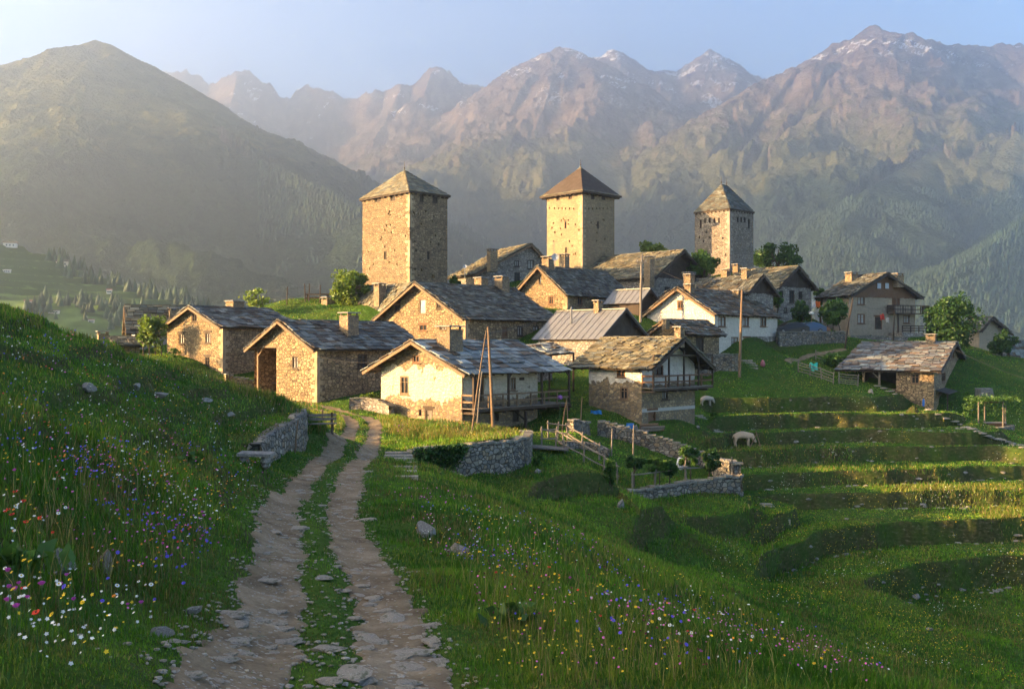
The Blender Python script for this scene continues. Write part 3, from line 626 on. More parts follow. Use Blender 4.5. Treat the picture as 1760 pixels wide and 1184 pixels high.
class House:
    def __init__(s, name, label, cat, u0, uL, uR, Y, th, vb, ve, gable, va, q=0.5, ve2=None, eave=0.55, over=0.5, over_far=None, eave_far=None, wall=None, group=None, deep=2.0):
        th = math.radians(th); c, sn = math.cos(th), math.sin(th)
        s.x0, s.y0 = px(u0, Y), Y; tL, tR = (uL-CU)/F, (uR-CU)/F
        s.a = (s.x0-tL*Y)/(c+tL*sn); s.b = (tR*Y-s.x0)/(sn-tR*c)
        s.dX = Vector((sn, c, 0)); s.dY = Vector((-c, sn, 0)); s.zb = pz(vb, Y)
        s.rz = math.atan2(c, sn); s.org = Vector((s.x0, s.y0, s.zb))
        s.ze = pz(ve, Y)-s.zb; s.gable = gable; s.q = q; s.deep = deep
        w = s.a if gable == 'L' else s.b; s.w = w; s.len = s.b if gable == 'L' else s.a
        gd = s.dY if gable == 'L' else s.dX
        far = s.org+gd*w; ap = s.org+gd*(q*w)
        s.ze2 = (pz(ve2, far.y)-s.zb) if ve2 else s.ze
        s.za = pz(va, ap.y)-s.zb
        s.eave, s.over = eave, over; s.over_far = over if over_far is None else over_far; s.eave_far = eave if eave_far is None else eave_far
        s.wallmat = wall; s.holes = {'L': [], 'R': []}; s.root = thing(name, label, cat, s.org, s.rz, group); s.late = []; s.roof = None
        FOOT.append([tuple((s.org+s.dX*i+s.dY*j)[:2]) for i, j in ((-.1, -.1), (s.b, -.1), (s.b, s.a), (-.1, s.a))])
    # --- coordinates
    def loc(s, p): d = Vector(p)-s.org; return Vector((d.dot(s.dX), d.dot(s.dY), d.z))
    def on(s, face, u, v):
        """wall coordinates (along, up) seen at a photo pixel"""
        d = Vector(((u-CU)/F, 1, (CV-v)/F)); o = s.loc((0, 0, 0)); dl = Vector((d.dot(s.dX), d.dot(s.dY), d.z))
        k = 0 if face == 'L' else 1; t = -o[k]/dl[k]; p = o+dl*t
        return (p.y if face == 'L' else p.x), p.z
    def slope(s, n=1):
        """near slope: origin, along, up-slope unit, length (all local)"""
        w1 = s.q*s.w; ze = s.ze if n == 1 else s.ze2; run = w1 if n == 1 else s.w-w1
        e = s.eave if n == 1 else s.eave_far
        k = (s.za-ze)/run; L = math.hypot(run+e, k*(run+e))
        if n == 1: st = -e; dirw = 1
        else: st = s.w+e; dirw = -1
        up = Vector((run+e, k*(run+e))).normalized()
        if s.gable == 'L': O = Vector((-s.over, st, ze-k*e)); S = Vector((1, 0, 0)); T = Vector((0, dirw*up.x, up.y))
        else: O = Vector((st, -s.over, ze-k*e)); S = Vector((0, 1, 0)); T = Vector((dirw*up.x, 0, up.y))
        return O, S, T, s.len+s.over+s.over_far, L
    def on_roof(s, u, v, n=1):
        O, S, T, Ls, Lt = s.slope(n); N = S.cross(T); d = Vector(((u-CU)/F, 1, (CV-v)/F)); o = s.loc((0, 0, 0)); dl = Vector((d.dot(s.dX), d.dot(s.dY), d.z))
        t = (O-o).dot(N)/dl.dot(N); return o+dl*t, t
    def pt(s, face, al, z, out=0.0): return Vector((-out, al, z)) if face == 'L' else Vector((al, -out, z))
    # --- openings
    def win(s, face, u, v, w, h, frame=None, pane=None, kind='window', sill=True, lintel=False, mull=True):
        a0, z0 = s.on(face, u-w/2, v+h/2); a1, z1 = s.on(face, u+w/2, v-h/2); _, zt = s.on(face, u, v-h/2); _, zl = s.on(face, u, v+h/2)
        A0, A1 = min(a0, a1), max(a0, a1); s.holes[face].append((A0, A1, zl, zt))
        s.late.append((kind, face, A0, A1, zl, zt, frame or M_WD_RED, pane or (M_PANE_W if int(u*7) % 3 == 0 else M_PANE), sill, lintel, mull)); return s
    def door(s, face, u, v, w, h, frame=None, leaf=None): return s.win(face, u, v, w, h, frame or M_WD_DARK, leaf or M_WD_RED, 'door', False, True, False)
    def _opening(s, kind, face, A0, A1, z0, z1, fm, pm, sill, lintel, mull):
        P = lambda al, z, out: s.pt(face, al, z, out); fw = min(0.13, (A1-A0)*0.18); m = MB()
        def bx(m_, a0, a1, zz0, zz1, o0, o1, mi=0): m_.hexa([P(a0, zz0, o1), P(a1, zz0, o1), P(a1, zz0, o0), P(a0, zz0, o0), P(a0, zz1, o1), P(a1, zz1, o1), P(a1, zz1, o0), P(a0, zz1, o0)], mi)
        g = 0.004; o0, o1 = -0.16, -0.03
        bx(m, A0+g, A0+fw, z0+g, z1-g, o0, o1); bx(m, A1-fw, A1-g, z0+g, z1-g, o0, o1); bx(m, A0+fw, A1-fw, z1-fw, z1-g, o0, o1)
        if kind == 'window': bx(m, A0+fw, A1-fw, z0+g, z0+fw, o0, o1)
        mid = (A0+A1)/2
        if mull and A1-A0 > 0.5:
            bx(m, mid-0.035, mid+0.035, z0+fw, z1-fw, -0.14, -0.05)
            if z1-z0 > 0.9: bx(m, A0+fw, mid-0.035, (z0+2*z1)/3-.025, (z0+2*z1)/3+.025, -0.14, -0.06); bx(m, mid+0.035, A1-fw, (z0+2*z1)/3-.025, (z0+2*z1)/3+.025, -0.14, -0.06)
        if lintel: bx(m, A0-0.18, A1+0.18, z1+0.003, z1+0.18, -0.12, 0.035)
        o = m.build(kind, fm, s.root)
        m2 = MB()
        if kind == 'window':
            bx(m2, A0+0.01, A1-0.01, z0+0.01, z1-0.01, -0.24, -0.12); m2.build('pane', pm, o)
            if sill: m3 = MB(); bx(m3, A0-0.10, A1+0.10, z0-0.07, z0-0.002, -0.1, 0.10); m3.build('sill', fm, o)
        else:
            n = max(3, int((A1-A0-2*fw)/0.16)); wd = (A1-A0-2*fw)/n
            for k in range(n): bx(m2, A0+fw+k*wd+.006, A0+fw+(k+1)*wd-.006, z0+0.02, z1-fw, -0.20-0.008*(k % 2), -0.10-0.008*(k % 2))
            m2.build('leaf', pm, o); m3 = MB(); m3.blob(P(A1-fw-0.12, z0+(z1-z0)*0.48, -0.07), 0.045, 6, 4, 1, 0); m3.build('handle', M_IRON, o)
    # --- walls
    def walls(s, hi_mat=None, hi_z=None, hi_out=0.06, quoins=None):
        m = MB(); t = 0.32
        prof = [(0, s.ze), (s.q*s.w, s.za), (s.w, s.ze2)]
        def face(tag_, W, gab, zt, P, mats=0):
            hs = s.holes.get(tag_, []); xs = sorted({0.0, W}|{x for h in hs for x in h[:2] if 0 < x < W}); zmax = max(zt, s.za if gab else zt)
            zs = sorted({-s.deep, zmax}|{z for h in hs for z in h[2:] if -s.deep < z < zmax})
            if gab:
                zs = sorted(set(zs)|{s.ze}); xs = sorted(set(xs)|{s.q*s.w})
            for i in range(len(xs)-1):
                for j in range(len(zs)-1):
                    cx, cz = (xs[i]+xs[i+1])/2, (zs[j]+zs[j+1])/2
                    if any(h[0] < cx < h[1] and h[2] < cz < h[3] for h in hs): continue
                    poly = [(xs[i], zs[j]), (xs[i+1], zs[j]), (xs[i+1], zs[j+1]), (xs[i], zs[j+1])]
                    if gab:
                        poly = clip_poly(clip_poly(poly, prof[0], prof[1]), prof[1], prof[2])
                    if len(poly) > 2: m.add([P(a_, z_, 0) for a_, z_ in poly], [tuple(range(len(poly)))])
            for (A0, A1, z0, z1) in hs:
                for (p, q_) in (((A0, z0), (A1, z0)), ((A1, z0), (A1, z1)), ((A1, z1), (A0, z1)), ((A0, z1), (A0, z0))):
                    m.add([P(*p, 0), P(*q_, 0), P(*q_, -t), P(*p, -t)], [(0, 1, 2, 3)])
        gL = s.gable == 'L'
        face('L', s.a, gL, s.ze, lambda a_, z_, o: Vector((-o, a_, z_)))
        face('R', s.b, not gL, s.ze, lambda a_, z_, o: Vector((a_, -o, z_)))
        face('LB', s.a, gL, s.ze2, lambda a_, z_, o: Vector((s.b+o, a_, z_)))
        face('RB', s.b, not gL, s.ze2, lambda a_, z_, o: Vector((a_, s.a+o, z_)))
        o = m.build('wall', s.wallmat, s.root)
        if hi_mat:                                     # boarded gable standing proud of the masonry
            zc = s.ze if hi_z is None else hi_z; g = MB(); n = max(8, int(s.w/0.22)); rs = random.Random(3)
            for k in range(n):
                a0, a1 = s.w*k/n, s.w*(k+1)/n-0.012
                top = lambda a_: (s.ze+(s.za-s.ze)*a_/(s.q*s.w)) if a_ < s.q*s.w else (s.za+(s.ze2-s.za)*(a_-s.q*s.w)/(s.w-s.q*s.w))
                t0, t1 = top(a0)-0.02, top(a1)-0.02
                if max(t0, t1) < zc+0.05: continue
                d = hi_out+rs.uniform(0, 0.02); f = 'L' if gL else 'R'; P = lambda a_, z_, o_: s.pt(f, a_, z_, o_)
                zz = zc+rs.uniform(-0.05, 0.03)
                g.hexa([P(a0, zz, d), P(a1, zz, d), P(a1, zz, 0.004), P(a0, zz, 0.004), P(a0, max(t0, zz+.02), d), P(a1, max(t1, zz+.02), d), P(a1, max(t1, zz+.02), 0.004), P(a0, max(t0, zz+.02), 0.004)])
            g.build('gable_boards', hi_mat, s.root)
        for L in s.late: s._opening(*L)
        if quoins: s.quoins(quoins)
        return s
    def quoins(s, mat):
        """dressed corner stones up the near corner, long and short by turns"""
        m = MB(); z = -s.deep; k = 0; rs = random.Random(int(s.a*100))
        while z < s.ze-.3:
            h = rs.uniform(.24, .42); lx, ly = (rs.uniform(.5, .8), rs.uniform(.25, .38)) if k % 2 else (rs.uniform(.25, .38), rs.uniform(.5, .8)); e = rs.uniform(.012, .035)
            ok = not any(hh[0] < lx+.1 and hh[2] < z+h and hh[3] > z for hh in s.holes['R']) and not any(hh[0] < ly+.1 and hh[2] < z+h and hh[3] > z for hh in s.holes['L'])
            if ok: m.hexa([(-e, -e, z), (lx, -e, z+rs.uniform(-.01, .01)), (lx, ly, z), (-e, ly, z), (-e, -e, z+h), (lx, -e, z+h), (lx, ly, z+h), (-e, ly, z+h)])
            z += h; k += 1
        m.build('quoins', mat, s.root)
    # --- roof
    def roof_(s, pal, row=0.42, wid=0.6, thick=0.06, seed=1, metal=False, barge=None, purlins=3):
        m = MB(); gL = s.gable == 'L'
        for n in (1, 2):
            O, S, T, Ls, Lt = s.slope(n); N = S.cross(T); N = N if N.z > 0 else -N
            c = [O, O+S*Ls, O+S*Ls+T*Lt, O+T*Lt]
            m.hexa([p-N*0.02 for p in c]+[p+N*0.06 for p in c], 1, (.1, .1, .1))
            O2 = O+N*0.066
            if metal:
                k = int(Ls/0.75)
                m.hexa([p+N*0.062 for p in c]+[p+N*0.085 for p in c], 0, (1, 1, 1))
                for i in range(k+1):
                    a_ = O+S*(Ls*i/k)+N*0.10; m.beam(a_, a_+T*Lt, 0.05, 0.05, 0)
                m.beam(c[3]+N*0.11, c[2]+N*0.11, 0.35, 0.05, 0)
            else:
                slates(m, O2, S, T, Ls, Lt, row, wid, thick, PAL[pal], seed+n)
        O, S, T, Ls, Lt = s.slope(1); rid = O+T*Lt
        rs = random.Random(seed)
        if not metal:                                   # ridge slabs
            a_ = 0.0
            while a_ < Ls:
                L = rs.uniform(0.5, 0.9); c = rs.choice(PAL[pal]); p = rid+S*a_+Vector((0, 0, 0.13+rs.uniform(0, .04)))
                m.beam(p, p+S*min(L, Ls-a_+0.05)+Vector((0, 0, rs.uniform(-.02, .02))), rs.uniform(0.32, 0.5), 0.07, 0, col=c); a_ += L+0.01
        s.roof = m.build('roof', [M_METAL if metal else M_SLATE, M_WD_BLACK], s.root, color=True)
        for n in (1, 2):
            O, S, T, Ls, Lt = s.slope(n); N = S.cross(T); N = N if N.z > 0 else -N
            b = MB(); p0, p1 = O-N*0.10-S*0.028, O+T*Lt-N*0.10-S*0.028; b.beam(p0, p1, 0.055, 0.2, 0, up=N); b.build('bargeboard', barge or M_WD_WARM, s.roof)
            if s.over > 0.15:
                for k in range(purlins):
                    f = 0.16+0.34*k
                    if f > 0.95: continue
                    b = MB(); p = O+T*(Lt*f)-N*0.13; b.beam(p+S*0.03, p+S*(s.over+0.1), 0.16, 0.2, 0); b.build('purlin', barge or M_WD_WARM, s.roof)
            k = int(Ls/0.9); e = s.eave if n == 1 else s.eave_far; b = MB()        # rafter feet under the eave, on their plate
            pl = O+T*(e*1.15)-N*0.12; b.beam(pl+S*(s.over*.3-.06), pl+S*(Ls-s.over*.3+.06), 0.10, 0.10, 0, up=N)
            for i in range(k+1):
                p = O+S*(s.over*0.3+(Ls-s.over*0.6)*i/max(1, k))-N*0.085; b.beam(p+T*0.04, p+T*(e*1.2+0.1), 0.1, 0.12, 0, up=N)
            b.build('rafters', barge or M_WD_WARM, s.roof)
        return s
    def chimney(s, u, vt, vb, w, n=1, cap=True, mat=None, pot=False):
        p, t = s.on_roof(u, vb, n); Wm = w/F*t*0.5/0.72; top = pz(vt, t)-s.zb-(p.z*0) ; z0 = p.z-0.6
        m = MB(); x, y = p.x, p.y; Y = t; top = pz(vt, t)-s.zb
        h = top-p.z; ch = min(0.36, h*0.28) if cap else 0
        m.box(x-Wm, x+Wm, y-Wm, y+Wm, z0, top-ch, 0)
        if cap:
            m.box(x-Wm-.05, x+Wm+.05, y-Wm-.05, y+Wm+.05, top-ch, top-ch+0.06, 0)
            for i in (-1, 1):
                for j in (-1, 1): m.box(x+i*Wm*.78-.07, x+i*Wm*.78+.07, y+j*Wm*.78-.07, y+j*Wm*.78+.07, top-ch+0.06, top-.07, 0)
            m.box(x-Wm*.6, x+Wm*.6, y-Wm*.6, y+Wm*.6, top-ch+0.02, top-ch+0.10, 2)
            m.hexa([(x-Wm-.13, y-Wm-.12, top-.07), (x+Wm+.12, y-Wm-.13, top-.08), (x+Wm+.13, y+Wm+.12, top-.06), (x-Wm-.12, y+Wm+.13, top-.07), (x-Wm-.12, y-Wm-.12, top+.02), (x+Wm+.12, y-Wm-.12, top), (x+Wm+.12, y+Wm+.12, top+.03), (x-Wm-.12, y+Wm+.12, top+.02)], 1)
        m.build('chimney', [mat or M_CHIM, M_CAP, M_WD_BLACK], s.roof); return s
    def world(s, p): p = Vector(p); return s.org+s.dX*p.x+s.dY*p.y+Vector((0, 0, p.z))
M_QUOIN = m_rock0("corner stone", (0.24, 0.185, 0.115), (0.40, 0.315, 0.195)); M_QUOIN_G = m_rock0("grey corner stone", (0.17, 0.15, 0.125), (0.30, 0.265, 0.215))
M_CAP = m_flat("chimney slab", (0.24, 0.23, 0.215), 0.85, 0.3)
def railing(m, pts, h, n_bal=0, rails=2, post=0.10, rail=0.08, posts=True):
    for a_, b_ in zip(pts[:-1], pts[1:]):
        a_, b_ = Vector(a_), Vector(b_); d = b_-a_; L = d.length; k = max(1, int(round(L/1.6)))
        for i in range(k+1):
            p = a_+d*(i/k); m.box(p.x-post/2, p.x+post/2, p.y-post/2, p.y+post/2, p.z, p.z+h+0.03)
        for r in range(rails):
            z = h*(r+1)/rails-0.04; m.beam(a_+Vector((0, 0, z)), b_+Vector((0, 0, z)), rail*0.5, rail*1.6)
        for i in range(n_bal):
            p = a_+d*((i+0.5)/n_bal); m.box(p.x-.02, p.x+.02, p.y-.02, p.y+.02, p.z+0.05, p.z+h-0.06)
# ------------------------------------------------------------------ the houses
# white plastered house with the long balcony, in front
D = House('stone_house', 'cream plastered house with blue grey slab roof and long timber balcony above the round wall', 'house', 795, 655, 924, 70, 42, 728, 632, 'L', 587, eave=1.15, over=0.9, over_far=2.6, wall=M_PL_D)
D.win('L', 695, 662, 15, 32, M_WD_WARM).win('L', 715, 617, 13, 14, M_WD_RED).door('L', 737, 713, 14, 22, M_WD_DARK, M_WD_GREY).win('L', 722, 709, 5, 12, M_WD_DARK, sill=False)
D.door('R', 822, 672, 21, 44, M_WD_WARM, M_WD_DARK).win('R', 882, 660, 10, 22, M_WD_WARM).win('R', 897, 651, 9, 5, M_WD_DARK, sill=False).door('R', 887, 714, 12, 22, M_WD_DARK, M_WD_BLACK).door('R', 850, 712, 16, 24, M_WD_DARK, M_WD_BLACK)
D.walls().roof_('blue', 0.78, 0.95, 0.05, 21).chimney(773, 560, 602, 23)
# balcony
def balcony_D():
    z = D.on('R', 800, 701)[1]; x1 = D.len+2.4; dp = 1.25
    m = MB()
    for k in range(int(x1/0.24)+1): m.box(-0.15+k*0.24, -0.15+k*0.24+0.22, -dp, -0.01, z-0.06, z)
    o = m.build('balcony', M_WD_GREY, D.root)
    b = MB(); b.beam((-0.2, -dp+.06, z-0.16), (x1+.1, -dp+.06, z-0.16), 0.14, 0.2); b.beam((-0.2, -0.10, z-0.16), (x1+.1, -0.10, z-0.16), 0.14, 0.2)
    for k in range(8): b.beam((k*x1/7, -0.02, z-0.34), (k*x1/7, -dp-0.12, z-0.34), 0.13, 0.15)
    b.build('joist', M_WD_DARK, o)
    r = MB(); railing(r, [(-0.12, -0.06, z), (-0.12, -dp+.05, z), (x1, -dp+.05, z), (x1, 0.9, z)], 0.95, 0, 2, 0.1, 0.08); r.build('railing', M_WD_WARM, o)
    for k, x in enumerate((-0.1, 3.5, 7.2, x1-.05)):
        p = MB(); zt = D.ze-0.30 if k else D.ze-0.36
        p.box(x-.07, x+.07, -dp-.01, -dp+.13, z, zt); p.beam((x, -dp+.06, zt-0.55), (x+0.45 if k < 3 else x-.45, -dp+.06, zt-.02), 0.09, 0.09)
        p.build('post', M_WD_DARK, o)
    for x in (5.4, x1-.1):
        p = MB(); p.box(x-.08, x+.08, -dp, -dp+.16, -2.6, z-0.42); p.beam((x, -dp+.1, z-1.1), (x, -0.02, z-.42), 0.1, 0.1); p.build('post', M_WD_DARK, o)
    d2 = MB(); d2.box(D.len+0.02, D.len+2.4, 0.0, 1.6, z-0.06, z); d2.build('deck', M_WD_GREY, o)
balcony_D()
# drainpipe at the corner
pp = MB(); pp.tube([(-0.07, -0.07, 0.2), (-0.07, -0.07, D.ze-0.15)], 0.05, 6); pp.build('drainpipe', M_IRON, D.root)

# second house with the open porch
C = House('stone_house', 'ochre rubble house with an open timber porch under its slab roof', 'house', 545, 437, 722, 80, 42, 692, 598, 'L', 552, eave=0.5, over=0.7, wall=M_STONE_B)
_pa = C.on('L', 475, 650)[0]
C.win('L', 507, 623, 11, 22, M_WD_DARK).win('R', 623, 621, 17, 24, M_WD_DARK)
def porch_C():
    """the left third of the gable is an open bay"""
    zt = C.ze+0.1; C.holes['L'].append((_pa, C.a, -0.9, zt)); C.late2 = True
    m = MB(); m.box(0.35, 0.45, _pa, C.a, -2, C.ze+0.4); return m
_m = porch_C(); C.walls(quoins=M_QUOIN); C.roof_('mixed', 0.56, 0.66, 0.05, 31).chimney(600, 537, 577, 17)
_p = MB(); _p.box(0.02, 0.2, C.a-0.55, C.a-0.35, -1.2, C.ze+0.1); _p.box(-0.02, 0.22, _pa, C.a+0.2, C.ze+0.0, C.ze+0.22); _p.beam((0.1, C.a-0.45, C.ze-0.75), (0.1, C.a-1.25, C.ze), 0.14, 0.14)
_p.box(0.03, 0.18, C.a-1.6, C.a-1.45, C.ze+0.22, C.ze+1.0); _p.build('porch_frame', M_WD_WARM, C.root)
_p = MB(); _p.box(3.2, 3.4, _pa+0.1, C.a-0.1, -2, C.ze); _p.box(0.3, 3.2, _pa-.02, _pa+.2, -2, C.ze); _p.build('porch_wall', M_STONE_B, C.root)
# left stone house
A1 = House('stone_house', 'tall ochre stone house at the left end of the village, three windows high', 'house', 383, 287, 506, 92, 40, 646, 561, 'L', 528, eave=0.45, over=0.6, wall=M_STONE_A)
A1.win('L', 334, 546, 9, 15, M_WD_DARK).win('L', 312, 582, 10, 19, M_WD_DARK, lintel=True).win('L', 357, 581, 10, 19, M_WD_DARK, lintel=True).win('L', 356, 622, 9, 19, M_WD_DARK, lintel=True).win('L', 313, 615, 9, 9, M_WD_DARK, lintel=True)
A1.walls(quoins=M_QUOIN).roof_('mixed', 0.58, 0.68, 0.05, 41).chimney(404, 517, 528, 16)
# pale house behind it, and a low shed
A0 = House('plaster_house', 'small grey whitewashed house with a tan slab roof behind the leafy bush', 'house', 232, 226, 330, 104, 66, 606, 566, 'L', 526, eave=0.7, over=0.9, wall=M_PL_A)
A0.win('R', 241, 576, 7, 16, M_WD_DARK).walls().roof_('brown', 0.5, 0.8, 0.07, 51).chimney(299, 529, 550, 11)
S0 = House('stone_shed', 'low stone shed with a stout round capped chimney at the edge of the slope', 'shed', 204, 178, 240, 98, 58, 620, 594, 'L', 580, eave=0.4, over=0.5, wall=M_STONE_A)
S0.walls().roof_('brown', 0.45, 0.7, 0.06, 55).chimney(177, 569, 592, 12)
# big house in the middle
B = House('stone_house', 'largest stone house, dark slab roof and a tall loft opening in its gable', 'house', 800, 652, 952, 95, 43, 614, 546, 'L', 487, eave=0.45, over=0.8, wall=M_STONE_B)
B.win('L', 683, 527, 10, 17, M_WD_DARK).win('L', 726, 527, 13, 27, M_WD_WARM, mull=False, lintel=True).win('L', 754, 525, 9, 13, M_WD_DARK).win('L', 727, 563, 14, 12, M_WD_RED, lintel=True).win('L', 762, 571, 10, 20, M_WD_DARK)
B.win('R', 868, 570, 11, 20, M_WD_WARM, M_WD_RED).win('R', 894, 569, 10, 17, M_WD_DARK).win('R', 921, 571, 11, 22, M_WD_DARK)
B.walls(quoins=M_QUOIN).roof_('dark', 0.42, 0.55, 0.05, 61).chimney(827, 477, 490, 12).chimney(863, 475, 500, 13)
# house behind its left shoulder
B2 = House('stone_house', 'low house with a long pale slab roof between the round tree and the tower', 'house', 672, 578, 736, 106, 46, 575, 548, 'R', 488, eave=0.4, over=0.5, wall=M_STONE_A)
B2.walls().roof_('brown', 0.42, 0.6, 0.06, 71).chimney(565, 511, 547, 13).chimney(653, 487, 522, 11).chimney(614, 503, 516, 8)
# house right of the first tower
Fh = House('stone_house', 'tan roofed house with a dark stone gable between the broad and the middle tower', 'house', 818, 776, 938, 125, 63, 512, 470, 'R', 421, q=0.76, ve2=452, eave=0.5, over=0.6, wall=M_STONE_G)
Fh.win('R', 888, 453, 8, 11, M_WD_BLACK).win('R', 912, 455, 11, 16, M_WD_BLACK).win('R', 889, 477, 10, 18, M_WD_BLACK)
Fh.walls().roof_('brown', 0.42, 0.55, 0.07, 81).chimney(846, 428, 459, 10)
# house with the bright gable
Gh = House('stone_house', 'bright stone gable house with a satellite dish at its chimney, below the middle tower', 'house', 975, 888, 1080, 112, 42, 542, 504, 'L', 459, eave=0.45, over=0.7, wall=M_STONE_A)
Gh.win('L', 928, 481, 5, 14, M_WD_DARK).win('L', 947, 516, 9, 15, M_WD_RED).win('R', 997, 516, 9, 18, M_WD_RED).win('R', 1060, 518, 8, 15, M_WD_WARM)
Gh.walls(quoins=M_QUOIN).roof_('dark', 0.40, 0.5, 0.06, 91).chimney(942, 441, 462, 11).chimney(970, 437, 456, 9)
# great barn with the boarded gable
I = House('timber_barn', 'great barn with a wide tan slab roof and a black boarded gable', 'barn', 1116, 932, 1207, 126, 46, 524, 476, 'R', 432, eave=0.5, over=1.3, wall=M_STONE_G)
I.win('R', 1147, 503, 9, 20, M_WD_BLACK).walls(M_WD_BLACK).roof_('brown', 0.42, 0.6, 0.07, 101, barge=M_WD_DARK).chimney(1116, 441, 486, 9).chimney(968, 440, 456, 8)
# barn with the metal roof
Mb = House('timber_barn', 'barn with a ribbed grey metal roof and dark board gable beside the largest house', 'barn', 1030, 925, 1108, 91, 46, 636, 579, 'R', 532, eave=0.35, over=0.5, wall=M_STONE_G)
Mb.walls(M_WD_DARK, hi_z=Mb.ze-0.2).roof_('blue', metal=True, barge=M_WD_DARK)
_f = MB(); _p, _t = Mb.on_roof(982, 558); _f.tube([(_p.x, _p.y, _p.z-.2), (_p.x, _p.y, _p.z+1.5)], 0.09, 8); _f.tube([(_p.x, _p.y, _p.z+1.5), (_p.x, _p.y, _p.z+1.75)], [0.16, 0.03], 8); _f.build('flue', M_METAL, Mb.roof)
Mb.chimney(1028, 516, 536, 8, 1)
# cottage in front
E = House('plaster_cottage', 'tall cottage with tan slab roof and a timber balcony across its white gable', 'cottage', 1103, 1012, 1194, 76, 45, 735, 627, 'R', 582, eave=0.7, over=1.5, eave_far=0.8, wall=M_PL_E)
E.win('L', 1067, 637, 15, 23, M_WD_RED).win('L', 1072, 676, 14, 22, M_WD_WARM).win('R', 1132, 637, 17, 19, M_WD_RED).win('R', 1143, 677, 11, 20, M_WD_DARK).door('R', 1121, 716, 14, 21, M_WD_RED)
E.walls().roof_('brown', 0.42, 0.62, 0.08, 111, barge=M_WD_DARK).chimney(1168, 561, 584, 9, 1)
def balcony_E():
    z = E.on('R', 1106, 666)[1]; dp = 1.15; x1 = E.b+1.0; m = MB()
    for k in range(int((x1+0.1)/0.22)): m.box(-0.05+k*0.22, 0.155+k*0.22, -dp, -0.01, z-0.07, z)
    o = m.build('balcony', M_WD_GREY, E.root)
    b = MB(); b.beam((-.1, -dp+.07, z-.15), (x1, -dp+.07, z-.15), 0.14, 0.16)
    for k in range(6): b.beam((k*E.b/5, -0.01, z-.31), (k*E.b/5, -dp-.1, z-.31), 0.12, 0.15)
    b.build('joist', M_WD_DARK, o)
    r = MB(); railing(r, [(0.0, -.06, z), (0.0, -dp+.06, z), (x1-.1, -dp+.06, z), (x1-.1, -.06, z)], 0.92, 0, 2); r.build('railing', M_WD_RED, o)
    for k in range(5):
        x = 0.02+k*(x1-.1)/4; p = MB(); p.box(x-.06, x+.06, -dp, -dp+.12, z, z+2.35+(0.5 if 0 < k < 4 else 0)); p.build('post', M_WD_DARK, o)
    q = MB(); q.box(0.0, x1-.1, -dp-.02, -dp+.12, z+2.36, z+2.52); q.build('beam', M_WD_DARK, o)
balcony_E()
_b = MB(); _zb = E.on('R', 1106, 706)[1]; _b.box(0.002, E.b, -0.03, -0.003, _zb-0.12, _zb+0.14); _b.build('string_course', m_flat("grey lime band", (0.42, 0.39, 0.35), 0.9), E.root)
# white house
H = House('plaster_house', 'long whitewashed house with a rust brown slab roof behind the tall wooden pole', 'house', 1228, 1112, 1336, 104, 42, 613, 538, 'L', 496, eave=0.4, over=0.6, over_far=0.4, wall=M_PL_H)
H.win('L', 1169, 524, 10, 15, M_WD_RED).win('R', 1241, 553, 13, 18, M_WD_RED, M_PANE_W).win('R', 1282, 553, 11, 17, M_WD_RED, M_PANE_W).win('R', 1312, 553, 11, 17, M_WD_RED).win('R', 1263, 592, 13, 26, M_WD_WARM, M_PANE_W).door('R', 1283, 594, 11, 27, M_WD_RED)
H.walls().roof_('rust', 0.40, 0.55, 0.06, 121).chimney(1185, 488, 506, 9).chimney(1267, 499, 514, 9)
_p = MB(); _x0 = H.on('R', 1290, 600)[0]; _z1 = H.on('R', 1300, 578)[1]
_p.box(_x0, H.b-.005, -0.05, -0.004, -1.5, _z1); _p.build('stone_plinth', M_STONE_G, H.root)
H2 = House('stone_shed', 'little rubble annex with slab roof against the long whitewashed house', 'shed', 1178, 1118, 1236, 96, 45, 612, 573, 'L', 551, eave=0.45, over=0.4, over_far=0.7, wall=M_STONE_A)
H2.door('R', 1203, 594, 14, 28, M_WD_DARK, M_WD_BLACK).walls().roof_('rust', 0.42, 0.6, 0.08, 131).chimney(1144, 548, 555, 7)
N3 = House('timber_shed', 'dark board shed with a small ribbed metal roof below the great barn', 'shed', 1098, 1046, 1128, 110, 46, 552, 517, 'R', 497, eave=0.35, over=0.5, wall=M_WD_BLACK)
N3.walls().roof_('blue', metal=True, barge=M_WD_DARK)
N4 = House('stone_shed', 'small slab roofed outhouse squeezed between the white house and the black gabled barn', 'shed', 1180, 1130, 1205, 116, 46, 545, 515, 'L', 500, eave=0.35, over=0.4, wall=M_STONE_G)
N4.walls().roof_('dark', 0.42, 0.6, 0.06, 145).chimney(1185, 471, 505, 9)
# roofs between the white house and the third tower
N1 = House('timber_barn', 'narrow barn with a long slate roof and small black gable behind the whitewashed house', 'barn', 1280, 1182, 1329, 114, 50, 548, 503, 'R', 474, eave=0.4, over=0.7, wall=M_STONE_G)
N1.walls(M_WD_BLACK).roof_('dark', 0.42, 0.6, 0.06, 141, barge=M_WD_DARK).chimney(1184, 468, 494, 10).chimney(1248, 463, 477, 9).chimney(1282, 461, 480, 8)
N2 = House('stone_house', 'grey stone house with dark gable boards just right of the dark tower', 'house', 1334, 1250, 1394, 126, 53, 560, 492, 'R', 459, eave=0.5, over=0.8, wall=M_STONE_G)
N2.win('R', 1343, 505, 6, 11, M_WD_BLACK).win('R', 1361, 510, 9, 22, M_WD_BLACK).win('R', 1376, 507, 7, 13, M_WD_BLACK).win('R', 1350, 533, 6, 9, M_WD_BLACK).door('R', 1364, 540, 6, 17, M_WD_BLACK, M_WD_BLACK)
N2.walls(M_WD_BLACK, quoins=M_QUOIN_G).roof_('brown', 0.42, 0.6, 0.07, 151, barge=M_WD_DARK).chimney(1267, 454, 470, 8)
